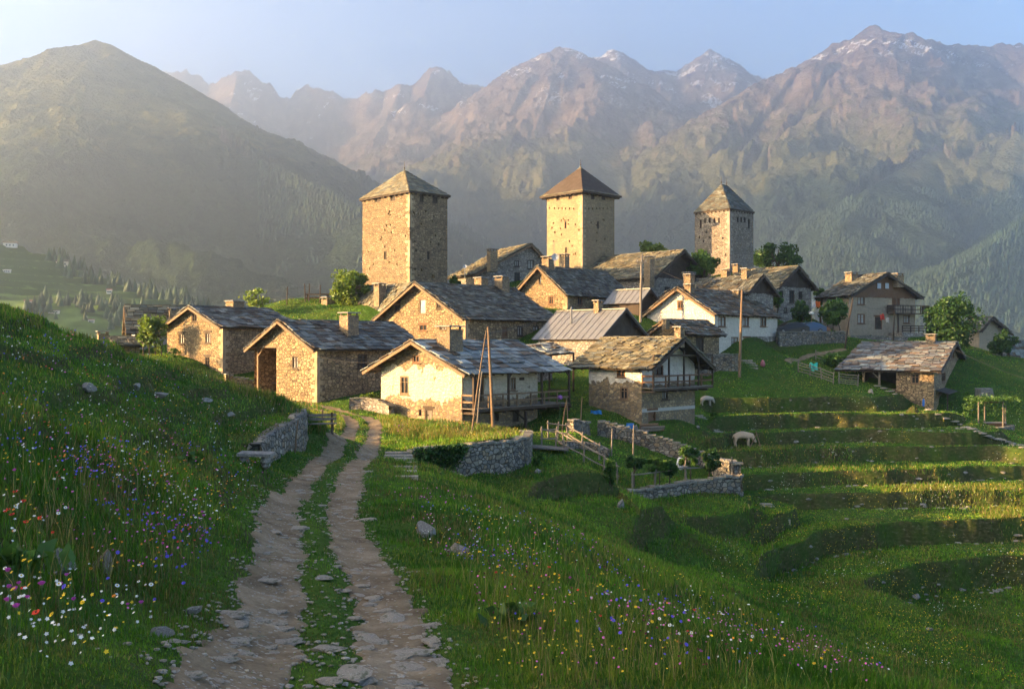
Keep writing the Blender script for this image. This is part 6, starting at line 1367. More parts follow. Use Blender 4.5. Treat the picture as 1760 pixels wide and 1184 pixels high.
# ------------------------------------------------------------------ timber fences, poles, cables
def at(p, dz=0): return Vector((p[0], p[1], p[2]+dz))
def fence(label, pxs, h, rails, near=40, mat=None, prad=.06, rad=.045, name='timber_fence', wire=False, far=1e9):
    P = [G(u, v, near, far) for u, v in pxs]; t = thing(name, label, 'fence', P[0]); o = P[0]
    for k, p in enumerate(P):
        m = MB(); q = p-o; j = .12*math.sin(k*2.3); m.tube([q+Vector((0, 0, -.3)), q+Vector((j*.4, 0, h*.6)), q+Vector((j, 0, h*1.12))], [prad, prad*.95, prad*.8], 6); m.build('post', mat or M_WD_GREY, t)
    for a_, b_ in zip(P[:-1], P[1:]):
        for r in range(rails):
            z = h*(r+1)/rails-.08+.03*math.sin(r*5+a_.x); m = MB(); d = (b_-a_).normalized()*.1; m.tube([a_-o-d+Vector((0, -.06, z)), (a_+b_)/2-o+Vector((0, -.06, z-(.05 if wire else .02))), b_-o+d+Vector((0, -.06, z+.03))], .012 if wire else rad, 5); m.build('wire' if wire else 'rail', M_IRON if wire else (mat or M_WD_GREY), t)
    return t
fence('rustic rail fence down the side of the ramp from the round wall', [(931, 768), (955, 768), (970, 778), (1003, 796), (1038, 815), (1062, 832)], 1.15, 2, 48)
fence('inner rail fence of the timber ramp, under the long balcony', [(942, 752), (958, 754), (976, 756), (1000, 772), (1030, 790)], 1.0, 2, 50)
_a, _b = G(915, 772, 50), G(968, 776, 50); m = MB()
for k in range(9): c = _a.lerp(_b, k/8); m.box(c.x-.32, c.x+.32, c.y-.7, c.y+.9, c.z+.12, c.z+.2)
tag(m.build('plank_walk', M_WD_GREY), 'short walk of grey planks behind the ramp fence', 'walkway')
fence('rickety garden fence of poles behind the front garden wall', [(1087, 842), (1125, 838), (1180, 830), (1262, 822)], .95, 1, 50)
fence('slatted grey fence sloping down towards the open bay house', [(1372, 640), (1392, 646), (1412, 652), (1432, 660)], 1.1, 4, 80)
fence('short slatted fence panel joining the corner of the open bay house', [(1442, 660), (1474, 664)], 1.1, 5, 80)
fence('dark rail fence behind the slatted one, above the teal cloth', [(1402, 618), (1425, 625), (1452, 634)], 1.0, 3, 90)
fence('leaning wire fence on the grassy hilltop left of the round tree', [(437, 530), (493, 524), (525, 519), (531, 519), (550, 521)], 1.9, 2, 95, M_WD_DARK, .07, .03, 'wire_fence', True)
m = MB(); _p = G(545, 517, 95); m.box(_p.x-1.4, _p.x+1.6, _p.y-.3, _p.y+.6, _p.z+.7, _p.z+.82); m.box(_p.x-1.2, _p.x-1.05, _p.y, _p.y+.15, _p.z-.2, _p.z+.7); m.box(_p.x+1.2, _p.x+1.35, _p.y, _p.y+.15, _p.z-.2, _p.z+.7); m.box(_p.x-1.3, _p.x+1.4, _p.y-.25, _p.y-.15, _p.z+.25, _p.z+.42)
tag(m.build('timber_trough', M_WD_DARK), 'dark timber trough on legs at the fence on the grassy hilltop', 'trough')
POLES = {}
def pole(label, u, v0, v1, Y, r, mat, cross=0.0, lean=0.0, name='utility_pole', key=None):
    A = Vector(P3(u, v0, Y)); H = (v0-v1)/F*Y; t = thing(name, label, 'pole', A); m = MB(); m.tube([(0, 0, -.5), (lean*.5, 0, H*.5), (lean, 0, H)], [r*1.15, r, r*.72], 8); m.build('shaft', mat, t)
    if cross:
        m = MB(); m.box(lean-cross/2, lean+cross/2, -.12, -.02, H-.75, H-.62); m.build('crossarm', M_WD_GREY, t)
        for k in (-1, 0, 1): m = MB(); m.tube([(lean+k*cross*.42, -.07, H-.62), (lean+k*cross*.42, -.07, H-.4)], [.05, .03], 6); m.build('insulator', M_PANE_W, t)
    if key: POLES[key] = A+Vector((lean, 0, H-.4))
    return t
pole('tall pale wooden pole in front of the long whitewashed house', 1271, 640, 498, 97.2, .13, M_WD_WARM, .0, .25, key='P1')
pole('concrete coloured pole with a crossarm beside the great barn', 1101, 546, 440, 106, .13, M_WD_GREY, 1.1, .1, key='P2')
pole('dark leaning pole in front of the brown rendered house', 1451, 600, 512, 114.5, .09, M_WD_DARK, 0, 1.0, key='P3')
pole('dark post supporting the yard below the balcony of the brown rendered house', 1535, 582, 534, 122, .09, M_WD_DARK, 0, .2, key='P4')
pole('thick dark pole leaning against the long balcony', 848, 732, 562, 65.5, .10, M_WD_WARM, 0, -.35, key='P5')
pole('slim crooked stick crossing the long balcony, planted in the flowery platform', 808, 750, 568, 61.5, .05, M_WD_WARM, 0, 1.0, 'wooden_stick')
pole('second slim stick standing close to the thick dark pole', 819, 730, 640, 66, .05, M_WD_GREY, 0, .35, 'wooden_stick')
pole('lone bean pole on the grass left of the tall cottage', 998, 720, 682, 72, .045, M_WD_WARM, 0, .1, 'wooden_stick')
pole('leaning bean pole beside the purple flower', 966, 728, 686, 70, .045, M_WD_WARM, 0, .35, 'wooden_stick')
pole('short bean pole crossing its leaning neighbour', 976, 716, 684, 72, .045, M_WD_WARM, 0, -.1, 'wooden_stick')
pole('pale stake in front of the sloping garden wall, left of two', 1051, 770, 736, 64, .05, M_WD_GREY, 0, .05, 'wooden_stick')
pole('pale stake in front of the sloping garden wall, right of two', 1088, 776, 730, 65, .05, M_WD_GREY, 0, .05, 'wooden_stick')
pole('stake standing at the right end of the front garden wall', 1259, 828, 785, 61, .06, M_WD_GREY, 0, -.05, 'wooden_stick')
pole('stake standing at the middle of the front garden wall', 1177, 838, 790, 59.5, .05, M_WD_GREY, 0, .05, 'wooden_stick')
pole('weathered stake by the bench', 554, 720, 702, 64, .06, M_WD_DARK, 0, .02, 'wooden_stick')
pole('thin stake leaning on the left retaining wall', 506, 770, 722, 39.8, .035, M_WD_WARM, 0, .15, 'wooden_stick')
def cable(label, a, b, sag, r=.014):
    a, b = Vector(a), Vector(b); m = MB(); m.tube([a.lerp(b, k/12)+Vector((0, 0, -sag*4*(k/12)*(1-k/12))) for k in range(13)], r, 4); tag(m.build('power_cable', M_IRON), label, 'cable')
cable('pale cable from the second house to the gable of the plastered house', P3(545, 612, 79.8), P3(706, 612, 73), .5, .02)
cable('cable from the thick dark pole to the bright stone gable house', POLES['P5'], P3(985, 512, 111), .8)
cable('cable from the thick dark pole up to the crossarm pole', POLES['P5'], POLES['P2'], 1.2)
cable('cable sagging from the crossarm pole to the tall pale pole', POLES['P2'], POLES['P1'], .7)
cable('cable from the tall pale pole to the dark leaning pole', POLES['P1'], POLES['P3'], 1.6)
cable('cable from the dark leaning pole to the brown rendered house', POLES['P3'], P3(1532, 526, 127), .6)
cable('long cable from the open bay house gable down out of the picture', P3(1640, 600, 98), P3(1840, 672, 88), .4)
cable('cable from the far stone house out to the right', P3(1690, 540, 131), P3(1840, 610, 128), .5)
cable('cable from the metal roofed barn to the tall cottage', P3(1108, 560, 90), P3(975, 618, 88), .3)

# ------------------------------------------------------------------ small things
# lamp on its post by the cars
t = thing('street_lamp', 'small white globe street lamp on a leaning post behind the cars', 'lamp', P3(1396, 575, 117)); m = MB(); m.tube([(0, 0, -.3), (-.1, 0, 2.4)], .05, 6); m.build('post', M_WD_WARM, t); m = MB(); m.blob((-.1, 0, 2.5), (.3, .3, .18), 10, 6, 1, 0); m.build('lamp_shade', m_flat("white enamel", (.75, .75, .73), .4, .05), t, smooth=True)
# wooden bench
def bench(p, rz):
    t = thing('park_bench', 'small dark wooden bench on the grass left of the track', 'bench', p, rz); L = .75
    for x in (-.55, .55):
        m = MB(); m.beam((x, -.22, 0), (x, -.16, .44), .09, .09); m.beam((x, .2, 0), (x, .34, .95), .09, .09); m.beam((x, -.24, .42), (x, .28, .42), .08, .08); m.build('leg', M_WD_DARK, t)
    m = MB(); [m.box(-L, L, -.27+.16*k, -.13+.16*k, .46, .50) for k in range(3)]; m.build('seat', M_WD_GREY, t)
    m = MB(); [m.box(-L, L, .25+.05*k, .28+.05*k, .60+.17*k, .73+.17*k) for k in range(2)]; m.build('backrest', M_WD_GREY, t)
bench(G(550, 746, 40), .25)
t = thing('stone_bench', 'rough stone slab seat against the bank near the left retaining wall', 'seat', G(440, 800, 20)); t.scale = (.7, .7, .7); m = MB(); m.hexa([(-.75, -.3, .42), (.7, -.35, .40), (.75, .4, .44), (-.7, .42, .47), (-.75, -.3, .55), (.7, -.35, .52), (.75, .4, .56), (-.7, .42, .60)]); m.build('seat', M_ROCK, t)
for x in (-.5, .42): m = MB(); m.blob((x, 0, .16), (.22, .3, .34), 8, 6, int(x*10)+9, .2); m.build('leg', M_ROCK, t)
# parked cars
def car(label, u, Y, vb, rz, paint, sc=1.0):
    p = Vector(P3(u, vb, Y)); t = thing('parked_car', label, 'car', p, rz); L, Wd = 2.1*sc, .85*sc
    prof = [(-L, .28), (-L, .62), (-L*.93, .74), (-L*.62, .86), (-L*.45, 1.02), (-L*.18, 1.36), (L*.30, 1.40), (L*.62, 1.24), (L*.92, .90), (L, .82), (L, .30)]
    def ext(pr, w, w2=None):
        m = MB(); n = len(pr); V = []
        for s in (-1, 1):
            for x, z in pr: V.append((x, s*(w if z < .95 else w*.84), z))
        m.add(V, [tuple(range(n))[::-1], tuple(range(n, 2*n))]+[(k, (k+1) % n, n+(k+1) % n, n+k) for k in range(n)]); return m
    ext(prof, Wd).build('body', paint, t)
    gp = [(-L*.40, 1.0), (-L*.18, 1.30), (L*.28, 1.34), (L*.55, 1.2), (L*.68, 1.0)]; ext([(x, z) for x, z in gp], Wd*1.012+.0).build('window', M_PANE, t)
    for sx in (-1, 1):
        for sy in (-1, 1):
            w = MB(); w.tube([(sx*L*.62, sy*(Wd-.10), .31), (sx*L*.62, sy*(Wd+.03), .31)], .31, 14); o = w.build('wheel', M_TYRE, t); r = MB(); r.tube([(sx*L*.62, sy*(Wd+.0), .31), (sx*L*.62, sy*(Wd+.045), .31)], .18, 10); r.build('rim', M_METAL, o)
    for sy in (-1, 1):
        m = MB(); m.blob((-L+.03, sy*Wd*.7, .66), (.06, .14, .08), 8, 5, 1, 0); m.build('headlight', M_PANE_W, t); m = MB(); m.blob((L-.02, sy*Wd*.75, .78), (.05, .12, .08), 8, 5, 1, 0); m.build('tail_light', m_flat("red lens", (.35, .02, .02), .3, .1), t)
    m = MB(); m.box(-L-.05, -L+.05, -Wd*.95, Wd*.95, .33, .47); m.build('bumper', M_TYRE, t)
M_TYRE = m_flat("black rubber", (.02, .02, .02), .8, .2)
def paint(n, c): 
    mt = m_flat(n, c, .4, .06); mt.node_tree.nodes['Principled BSDF'].inputs['Coat Weight'].default_value = .2; return mt
car('black parked car, left of the two behind the long retaining wall', 1357, 115.5, 574, .25, paint("black paint", (.015, .016, .019)))
car('dark blue parked car, right of the two behind the long retaining wall', 1386, 116.5, 574, .15, paint("blue paint", (.035, .075, .15)))
# grazing animals
def skin_obj(name, verts, edges, rad, mat, parent, sub=2, root=0):
    me = bpy.data.meshes.new(name); me.from_pydata(verts, edges, []); o = mobj(name, me, parent); md = o.modifiers.new('skin', 'SKIN'); md.use_smooth_shade = True
    for k, r in enumerate(rad): me.skin_vertices[0].data[k].radius = (r, r) if not hasattr(r, '__len__') else r
    me.skin_vertices[0].data[root].use_root = True; o.modifiers.new('sub', 'SUBSURF').levels = sub; o.modifiers['sub'].render_levels = sub; me.materials.append(mat); return o
def m_wool(n, c): t = NT(n); f = t.noise(t.coord(), 22, 5, .7); t.bump(f, .9, .03); return t.col(t.mix(f, [x*.72 for x in c], [min(1, x*1.2) for x in c]))
def sheep(label, p, rz, s, wool, skin, cat='sheep', horn=False):
    t = thing('sheep' if cat == 'sheep' else 'goat', label, cat, p, rz); t.scale = (s, s, s)
    v = [(-.42, 0, .72), (-.18, 0, .74), (.14, 0, .72), (.40, 0, .74), (.56, 0, .68), (.68, 0, .50), (.76, 0, .36), (.85, 0, .26),      # rump .. muzzle, grazing
         (-.40, .11, .52), (-.46, .12, .31), (-.41, .12, .03), (-.40, -.11, .52), (-.46, -.12, .31), (-.41, -.12, .03), (.34, .11, .52), (.34, .12, .28), (.36, .12, .03), (.34, -.11, .52), (.34, -.12, .28), (.36, -.12, .03),
         (-.54, 0, .70), (-.60, 0, .52), (.70, .13, .52), (.70, -.13, .52)]
    e = [(0, 1), (1, 2), (2, 3), (3, 4), (4, 5), (5, 6), (6, 7), (0, 8), (8, 9), (9, 10), (0, 11), (11, 12), (12, 13), (3, 14), (14, 15), (15, 16), (3, 17), (17, 18), (18, 19), (0, 20), (20, 21), (5, 22), (5, 23)]
    r = [(.21, .20), (.24, .23), (.235, .23), (.21, .22), (.14, .15), (.10, .105), (.085, .085), (.055, .055), .10, .05, .04, .10, .05, .04, .085, .045, .04, .085, .045, .04, .04, .025, .03, .03]
    skin_obj('body', v, e, r, wool, t)
    for sy in (-1, 1):
        m = MB(); m.blob((.74, sy*.085, .44), .018, 6, 4, 1, 0); m.build('eye', M_TYRE, t)
    if horn: m = MB(); m.tube([(.66, 0, .62), (.60, 0, .70), (.52, 0, .72)], [.03, .02, .008], 5); m.build('horn', M_WD_DARK, t)
p = G(1276, 768, 60); sheep('cream coloured animal grazing in the sunlit strip of the terrace', p, .1, 1.35, m_wool("cream fleece", (.55, .40, .27)), None)
p = G(1214, 698, 70); sheep('pale sheep grazing in the shade behind the tall cottage', p, .3, 1.05, m_wool("pale fleece", (.42, .36, .30)), None)
# pole frame beside the animal
t = thing('pole_frame', 'pair of bare poles leaning together beside the grazing animal', 'pole frame', G(1300, 771, 60)); 
for a, b in (((-.55, 0, 0), (.05, 0, 1.15)), ((.40, .1, -.1), (0, .05, 1.3))): m = MB(); m.tube([a, b], [.05, .035], 6); m.build('pole', M_WD_WARM, t)
tree('bush', 'dry yellow shrub just behind the grazing animal', 'bush', 1290, 742, 760, 26, 80, pz(764, 80), 'light', 61, 260, leaf=.10, blobs=8, trunk=False)
# firewood, barrels, sacks
t = thing('wood_pile', 'pile of split logs by the cottage door', 'wood pile', G(1122, 742, 60))
for k in range(12):
    m = MB(); x = -.5+.18*(k % 5)+.05*(k//5); z = .12+.2*(k//5); m.tube([(x-.6, -.3+.1*(k % 3), z), (x+.6, -.15, z+.06)], .10, 8); m.build('log', M_WD_WARM if k % 3 else M_WD_GREY, t)
def barrel(label, p, h, r, c):
    t = thing('barrel', label, 'barrel', p); m = MB(); m.tube([(0, 0, 0), (0, 0, h*.25), (0, 0, h*.5), (0, 0, h*.75), (0, 0, h)], [r*.92, r, r*1.03, r, r*.92], 16); mt = m_flat("barrel plastic", c, .4, .1); m.build('drum', mt, t, smooth=False)
    m = MB(); [m.tube([(0, 0, h*f-.02), (0, 0, h*f+.02)], r*1.06, 16) for f in (.3, .7)]; m.build('hoop', mt, t)
barrel('tall blue barrel against the wall of the open bay house', G(1588, 700, 70), .98, .30, (.02, .16, .55)); barrel('small blue tub behind the sloping garden wall', G(1083, 741, 60), .6, .3, (.03, .16, .42))
def cloth(name, label, cat, p, sx, sz, c, seed, drop=True, dy=.12):
    rs_ = np.random.default_rng(seed); u, v = np.meshgrid(np.linspace(-1, 1, 13), np.linspace(0, 1, 11)); X = u*sx*(1-.25*v*vn(u*2, v*2, seed)); Z = (v-(.0 if not drop else 1))*sz+.1*sz*np.sin(u*4+seed); Y = dy*np.sin(u*7+v*2)+.1*vn(u*3, v*3, seed+1)
    tag(mobj(name, grid_mesh(name, X, Y, Z, m_flat(label[:20], c, .8, .15)), None, tuple(p)), label, cat)
cloth('cloth', 'red cloth hung beside the door of the brown rendered house', 'cloth', P3(1517, 540, 124), .32, .7, (.42, .05, .04), 1); cloth('cloth', 'white cloth hung beside the red one at the brown rendered house', 'cloth', P3(1526, 546, 124), .22, .6, (.5, .48, .46), 2)
cloth('cloth', 'orange cloth on the line behind the white globe lamp', 'cloth', P3(1406, 518, 126), .38, .75, (.62, .14, .03), 3); cloth('cloth', 'pale cloth on the line left of the orange one', 'cloth', P3(1399, 516, 126), .28, .9, (.6, .6, .62), 4)
cable('washing line between the grey stone house and the brown rendered house', P3(1385, 516, 126), P3(1416, 517, 126), .1, .012)
cloth('cloth', 'teal cloth thrown over the slatted fence', 'cloth', P3(1399, 624, 101), .45, .75, (.05, .50, .42), 5); cloth('tarp', 'crumpled blue tarp on the grass left of the tall cottage', 'tarp', G(1025, 712, 60)+Vector((0, 0, .3)), .45, .3, (.03, .2, .5), 6); cloth('tarp', 'yellow tarp heaped at the short fence panel', 'tarp', P3(1454, 640, 106), .7, .5, (.55, .42, .08), 7)
m = MB(); m.blob((0, 0, .35), (.32, .28, .45), 10, 8, 4, .12); tag(m.build('sack', m_flat("white sackcloth", (.55, .56, .56), .8, .15), None, True, loc=tuple(G(1170, 806, 55))), 'plump white sack standing in the vine garden', 'sack')
for k, (u, v, Y, lab, c) in enumerate([(1311, 622, 101, 'small rose coloured garden figure on the green below the whitewashed house', (.35, .12, .14)), (1252, 612, 101.5, 'dark flower tub at the wall of the whitewashed house', (.12, .05, .06))]):
    t = thing('garden_urn', lab, 'urn', GY_(u, Y)); m = MB(); m.tube([(0, 0, 0), (0, 0, .25), (0, 0, .5), (0, 0, .7)], [.16, .28, .2, .1], 10); m.build('pot', m_flat("painted clay", c, .7, .2), t, True)
m = MB(); m.blob((0, 0, .4), (.75, .5, .45), 10, 7, 5, .06); tag(m.build('upturned_tub', m_flat("rust brown tub", (.22, .10, .05), .7, .3), None, True, loc=tuple(P3(1417, 573, 117))), 'upturned rust brown tub right of the parked cars', 'tub')
t = thing('purple_shrub', 'purple ball of flowers on a tall stalk beside the bean poles', 'flower', G(962, 724, 60)); m = MB(); m.tube([(0, 0, 0), (.03, 0, 1.6)], .02, 5); m.build('stalk', M_STEM, t); m = MB(); m.blob((.03, 0, 1.8), (.17, .17, .15), 9, 7, 3, .3); m.build('bloom', m_flat("purple bloom", (.35, .14, .42), .8, .3, 20), t)
# pergola
def pergola():
    A = Vector(P3(1703, 728, 89)); t = thing('vine_pergola', 'vine covered pergola of rough poles at the far right', 'pergola', A); B_ = [(-1.1, 0), (.9, -.4), (2.1, 1.6), (.4, 2.0)]
    for x, y in B_: m = MB(); m.tube([(x, y, -1.2), (x, y, 2.0)], .07, 6); m.build('post', M_WD_GREY, t)
    for a, b in ((0, 1), (1, 2), (2, 3), (3, 0)): m = MB(); m.tube([(*B_[a], 1.9), (*B_[b], 1.95)], .06, 6); m.build('beam', M_WD_DARK, t)
    r = np.random.default_rng(8); n = 1900; P = np.stack([r.uniform(-1.6, 2.6, n), r.uniform(-.8, 2.4, n), 2.1+r.normal(0, .16, n)], 1); k = r.random(n) < .2; P[k, 2] -= r.random(k.sum())*1.3; P[k, 0] += 1.0
    mobj('vine', leaf_mesh('vine', P, np.full(n, .10), np.array(GREENS['mid'])[r.integers(0, 3, n)]*r.uniform(.7, 1.3, (n, 1)), r), t)
    tb = thing('garden_table', 'brown table under the vine pergola', 'table', A+Vector((.7, .7, -.7))); m = MB(); m.box(-.9, .9, -.35, .35, .72, .79); m.build('tabletop', M_CAP, tb); m = MB(); m.box(-.8, .8, -.3, .3, .25, .71); m.build('skirt', M_WD_RED, tb)
    for x in (-.75, .75): m = MB(); m.box(x-.05, x+.05, -.3, .3, -.3, .72); m.build('leg', M_WD_RED, tb)
pergola()
# stacked slabs on the slope by the open bay house
t = thing('slab_stack', 'stack of grey roof slabs on the slope right of the open bay house', 'slabs', P3(1692, 682, 101))
for k in range(5): m = MB(); m.hexa([(-.8+.06*k, -.5, k*.18), (.75-.05*k, -.55, k*.18), (.8, .5, k*.18+.03), (-.75, .5, k*.18+.03), (-.8+.06*k, -.5, k*.18+.14), (.75-.05*k, -.55, k*.18+.15), (.8, .5, k*.18+.17), (-.75, .5, k*.18+.16)]); m.build('slab', M_ROCK, t)
# satellite dish and aerials
def dish(label, u, v, Y, r):
    p = Vector(P3(u, v, Y)); t = thing('satellite_dish', label, 'satellite dish', p); m = MB(); n = 16; V = [(0, 0, 0)]+[(math.cos(2*math.pi*k/n)*r, -r*.28, math.sin(2*math.pi*k/n)*r) for k in range(n)]; m.add(V, [(0, 1+k, 1+(k+1) % n) for k in range(n)]); V2 = [(x, y+.03, z) for x, y, z in V]; m.add(V2, [(0, 1+(k+1) % n, 1+k) for k in range(n)]); m.build('reflector', m_flat("dish grey", (.32, .35, .40), .5, .1), t)
    m = MB(); m.tube([(0, .05, 0), (0, .08, -1.3)], .035, 6); m.build('mast', M_METAL, t); m = MB(); m.tube([(0, -.02, -r*.9), (0, -.42, -.05)], .015, 5); m.build('feed_arm', M_METAL, t)
dish('grey satellite dish beside the chimney of the bright stone gable house', 954, 442, 113, .42); dish('small pale dish on a mast in front of the sunlit roof between the towers', 799, 458, 109, .22)
def aerial(label, u, v0, v1, Y):
    p = Vector(P3(u, v0, Y)); H = (v0-v1)/F*Y; t = thing('roof_aerial', label, 'aerial', p); m = MB(); m.tube([(0, 0, -.4), (0, 0, H)], .03, 5); m.build('mast', M_METAL, t); m = MB(); m.tube([(-.5, 0, H-.1), (.5, 0, H-.1)], .015, 4); [m.tube([(-.4+.2*k, -.25, H-.1), (-.4+.2*k, .25, H-.1)], .012, 4) for k in range(5)]; m.build('antenna', M_METAL, t)
aerial('television aerial beside the satellite dish', 952, 448, 414, 114); aerial('thin aerial on the crossarm pole side of the great barn', 1104, 470, 432, 122)
# lean-to roof below the metal barn
def lean_to():
    A = P3(942, 611, 83); Bp = P3(988, 607, 84.5); Cc = P3(953, 591, 87.5); D_ = P3(912, 593, 86); O = Vector(A); S = (Vector(Bp)-O); Ls = S.length; S.normalize(); T = (Vector(D_)-O); T = T-S*T.dot(S); Lt = T.length; T.normalize(); t = thing('lean_to', 'small open lean to with a grey slab roof below the metal roofed barn', 'lean-to', (O.x, O.y, O.z-2.4)); o = Vector(t.location); m = MB(); N = S.cross(T); N = N if N.z > 0 else -N
    m.hexa([p-o-N*.06 for p in (O, O+S*Ls, O+S*Ls+T*Lt, O+T*Lt)]+[p-o for p in (O, O+S*Ls, O+S*Ls+T*Lt, O+T*Lt)], 1); slates(m, O-o+N*.005, S, T, Ls, Lt, .45, .6, .05, PAL['blue'], 9); m.build('roof', [M_SLATE, M_WD_BLACK], t, color=True)
    for f in (.05, .95): m = MB(); q = O+S*Ls*f-o; m.box(q.x-.08, q.x+.08, q.y, q.y+.16, -2.5, q.z-.06); m.build('post', M_WD_DARK, t)
    m = MB(); q = O+T*Lt-o; q2 = q+S*Ls; m.hexa([(q.x, q.y, -2.5), (q2.x, q2.y, -2.5), (q2.x, q2.y+.3, -2.5), (q.x, q.y+.3, -2.5), (q.x, q.y, q.z-.1), (q2.x, q2.y, q2.z-.1), (q2.x, q2.y+.3, q2.z-.1), (q.x, q.y+.3, q.z-.1)]); m.build('back_wall', M_STONE_G, t)
lean_to()

# ------------------------------------------------------------------ far hillside across the side valley on the left, wooded spur on the right
def hillside():
    th = np.linspace(-.60, -.18, 300); r = np.concatenate([np.linspace(330, 1050, 260), np.linspace(1060, 1500, 40)]); T, R = np.meshgrid(th, r); X = R*np.sin(T); Y = R*np.cos(T); return X, Y
HS_RIDGE = RL([(-300, 370, 900), (-120, 395, 880), (0, 419, 850), (60, 432, 850), (105, 452, 850), (150, 487, 840), (200, 515, 830), (265, 560, 820), (330, 610, 800), (420, 680, 780)])
def hs_z(x, y):
    H = np.full(np.shape(x), -1e9)
    for a, b in zip(HS_RIDGE[:-1], HS_RIDGE[1:]):
        dx, dy = b[0]-a[0], b[1]-a[1]; t = np.clip(((x-a[0])*dx+(y-a[1])*dy)/(dx*dx+dy*dy), 0, 1); d = np.hypot(x-a[0]-t*dx, y-a[1]-t*dy); H = np.maximum(H, a[2]+(b[2]-a[2])*t-.34*d)
    H = H+(fbm(x/90, y/90, 4, 7)-.5)*26
    tz = H/7.0; tz = np.floor(tz)+sstep(.62, 1.0, tz-np.floor(tz)); m = sstep(.38, .5, fbm(x/160, y/160, 2, 12)); return np.maximum(H*(1-m)+tz*7.0*m, -362)
_x, _y = hillside(); _z = hs_z(_x, _y)
def far_meadow():
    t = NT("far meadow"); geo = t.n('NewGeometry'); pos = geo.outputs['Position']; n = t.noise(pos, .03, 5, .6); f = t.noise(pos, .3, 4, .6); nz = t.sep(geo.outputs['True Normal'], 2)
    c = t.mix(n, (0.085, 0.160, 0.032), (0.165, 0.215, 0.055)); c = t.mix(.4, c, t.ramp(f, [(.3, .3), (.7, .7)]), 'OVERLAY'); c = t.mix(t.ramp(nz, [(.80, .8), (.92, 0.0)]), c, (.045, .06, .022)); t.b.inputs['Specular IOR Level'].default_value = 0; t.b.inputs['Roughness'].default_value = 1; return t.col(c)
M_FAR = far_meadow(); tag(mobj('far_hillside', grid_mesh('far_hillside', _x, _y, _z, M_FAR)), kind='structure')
M_CONIF = m_petal("far conifers")
def cones(name, P, h, rr, kind, seed, broad=False):
    r = np.random.default_rng(seed); n = len(P); k = 5; a = np.linspace(0, 2*math.pi, k+1)[:-1]; V = np.zeros((n, 2*k+1, 3)); rot = r.uniform(0, 6.28, n)[:, None]
    V[:, :k, 0] = P[:, 0:1]+np.cos(a+rot)*rr[:, None]; V[:, :k, 1] = P[:, 1:2]+np.sin(a+rot)*rr[:, None]; V[:, :k, 2] = P[:, 2:3]+h[:, None]*.12-.5
    q = .95 if broad else .55; V[:, k:2*k, 0] = P[:, 0:1]+np.cos(a+rot+.6)*rr[:, None]*q; V[:, k:2*k, 1] = P[:, 1:2]+np.sin(a+rot+.6)*rr[:, None]*q; V[:, k:2*k, 2] = P[:, 2:3]+(h*(.62 if broad else .5))[:, None]+r.normal(0, .3, (n, k)); V[:, 2*k] = P+np.stack([r.normal(0, .3, n), r.normal(0, .3, n), h], 1)
    f = []; s = []
    b = np.arange(n)[:, None]*(2*k+1); quads = np.concatenate([b+np.array([[i, (i+1) % k, k+(i+1) % k, k+i]]) for i in range(k)], 1).reshape(-1, 4); tris = np.concatenate([b+np.array([[k+i, k+(i+1) % k, 2*k]]) for i in range(k)], 1).reshape(-1, 3)
    c = np.array([0.020, 0.040, 0.016])*r.uniform(.6, 1.7, (n, 1)); me = npmesh(name, V.reshape(-1, 3), np.concatenate([quads.ravel(), tris.ravel()]), np.concatenate([np.full(len(quads), 4), np.full(len(tris), 3)]), [M_CONIF], attrs={'tint': np.repeat(c, 2*k+1, 0)}); return tag(mobj(name, me), kind=kind)
r = np.random.default_rng(31); n = 2600
x = r.uniform(-520, -180, n); y = r.uniform(520, 1000, n); d, run, sdv = pt_seg_d(x, y, [(p[0], p[1]) for p in HS_RIDGE]); u_ = CU+F*x/y
band = (d < 22)&(u_ > 80)&(r.random(n) < .9)|(fbm(x/60, y/60, 3, 44) > .60)&(d > 40); x, y = x[band], y[band]; z = hs_z(x, y); h = r.uniform(6, 14, len(x)); cones('far_woodland', np.stack([x, y, z], 1), h, h*.28, 'stuff', 5)
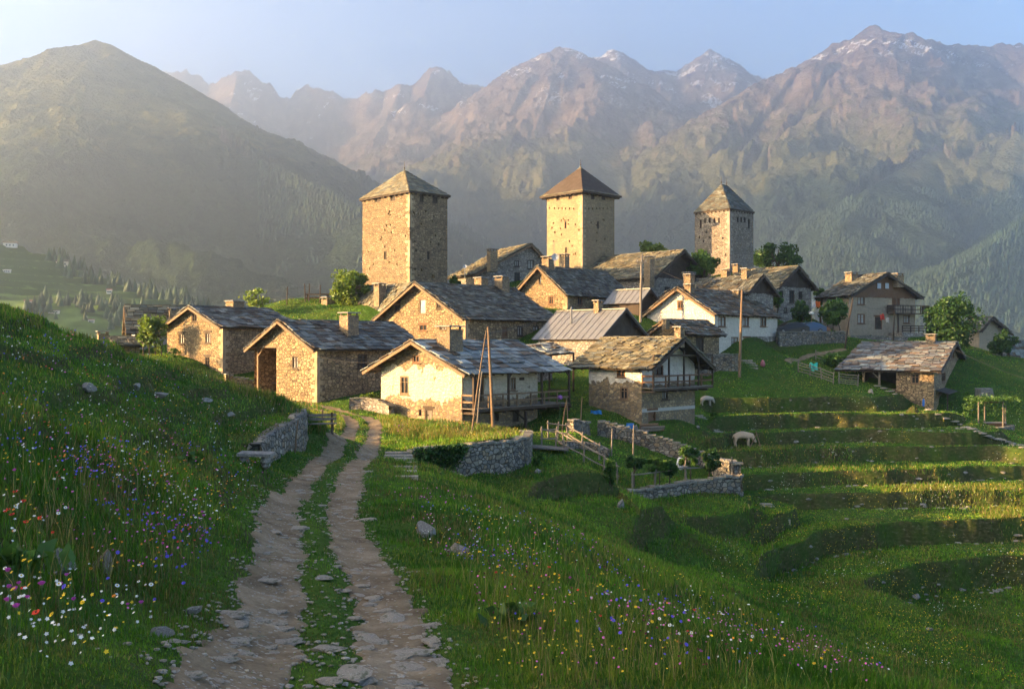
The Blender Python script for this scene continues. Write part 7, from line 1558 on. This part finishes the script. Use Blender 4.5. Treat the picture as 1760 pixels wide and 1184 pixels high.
# forest on the slopes opposite
ok = []; n = 60000; t_ = r.uniform(-.25, .56, n); R_ = r.uniform(1500, 3700, n); x = R_*np.sin(t_); y = R_*np.cos(t_); z = mountains(x, y); m_ = (z < 330+330*(fbm(x/300, y/300, 4, 91)-.5)) & (z > -200) & (fbm(x/160, y/160, 3, 92) > .40); x, y, z = x[m_], y[m_], z[m_]; h = r.uniform(8, 16, len(x)); cones('far_forest', np.stack([x, y, z-1], 1), h, h*.24, 'stuff', 6)
# houses on the far hillside
def far_house(label, u, v, w, hgt, wall, roof, near=500):
    dx, dz = (u-CU)/F, (CV-v)/F; yy = np.linspace(near, 1000, 900); g = hs_z(dx*yy, yy); k = np.where(dz*yy < g)[0]; Y = yy[k[0]] if len(k) else 850; p = Vector((dx*Y, Y, dz*Y-1)); W_ = w/F*Y/2; H_ = hgt/F*Y; t = thing('far_house', label, 'house', p, .35)
    m = MB(); m.box(-W_, W_, -W_*.7, W_*.7, 0, H_*.62+1); m.build('wall', wall, t); m = MB(); e = 1.12; z0 = H_*.62+1; z1 = H_+1
    m.add([(-W_*e, -W_*.85, z0), (W_*e, -W_*.85, z0), (W_*e, W_*.85, z0), (-W_*e, W_*.85, z0), (-W_*e, 0, z1), (W_*e, 0, z1)], [(0, 1, 5, 4), (2, 3, 4, 5), (0, 4, 3), (1, 2, 5), (0, 3, 2, 1)]); m.build('roof', roof, t)
    for k in (-.5, 0, .5): m = MB(); m.box(W_*k-.5, W_*k+.5, -W_*.7-.06, -W_*.7-.002, z0*.35, z0*.7); m.build('window', M_PANE, t)
_ww = m_flat("far whitewash", (.6, .57, .52), .9, .1); _rr = m_flat("far brown roof", (.10, .075, .06), .9, .2); _rd = m_flat("far red roof", (.26, .11, .08), .9, .2)
far_house('chalet on the skyline of the far hillside, with a brown roof', 107, 457, 19, 11, _ww, _rr, 700); far_house('chalet among trees at the far left top of the distant hillside', 18, 424, 21, 9, _ww, _rr, 700)
far_house('red roofed hut halfway down the right of the distant hillside', 188, 503, 9, 7, _ww, _rd); far_house('red roofed hut low in the dark trees of the distant hillside', 49, 523, 13, 8, _ww, _rd); far_house('long white farm building low on the distant hillside', 93, 537, 18, 5, _ww, _rr); far_house('tiny white hut beside the lowest meadow of the distant hillside', 157, 553, 10, 5, _ww, _rd); far_house('tiny white building at the left edge of the distant terraces', 12, 467, 12, 4, _ww, _ww)
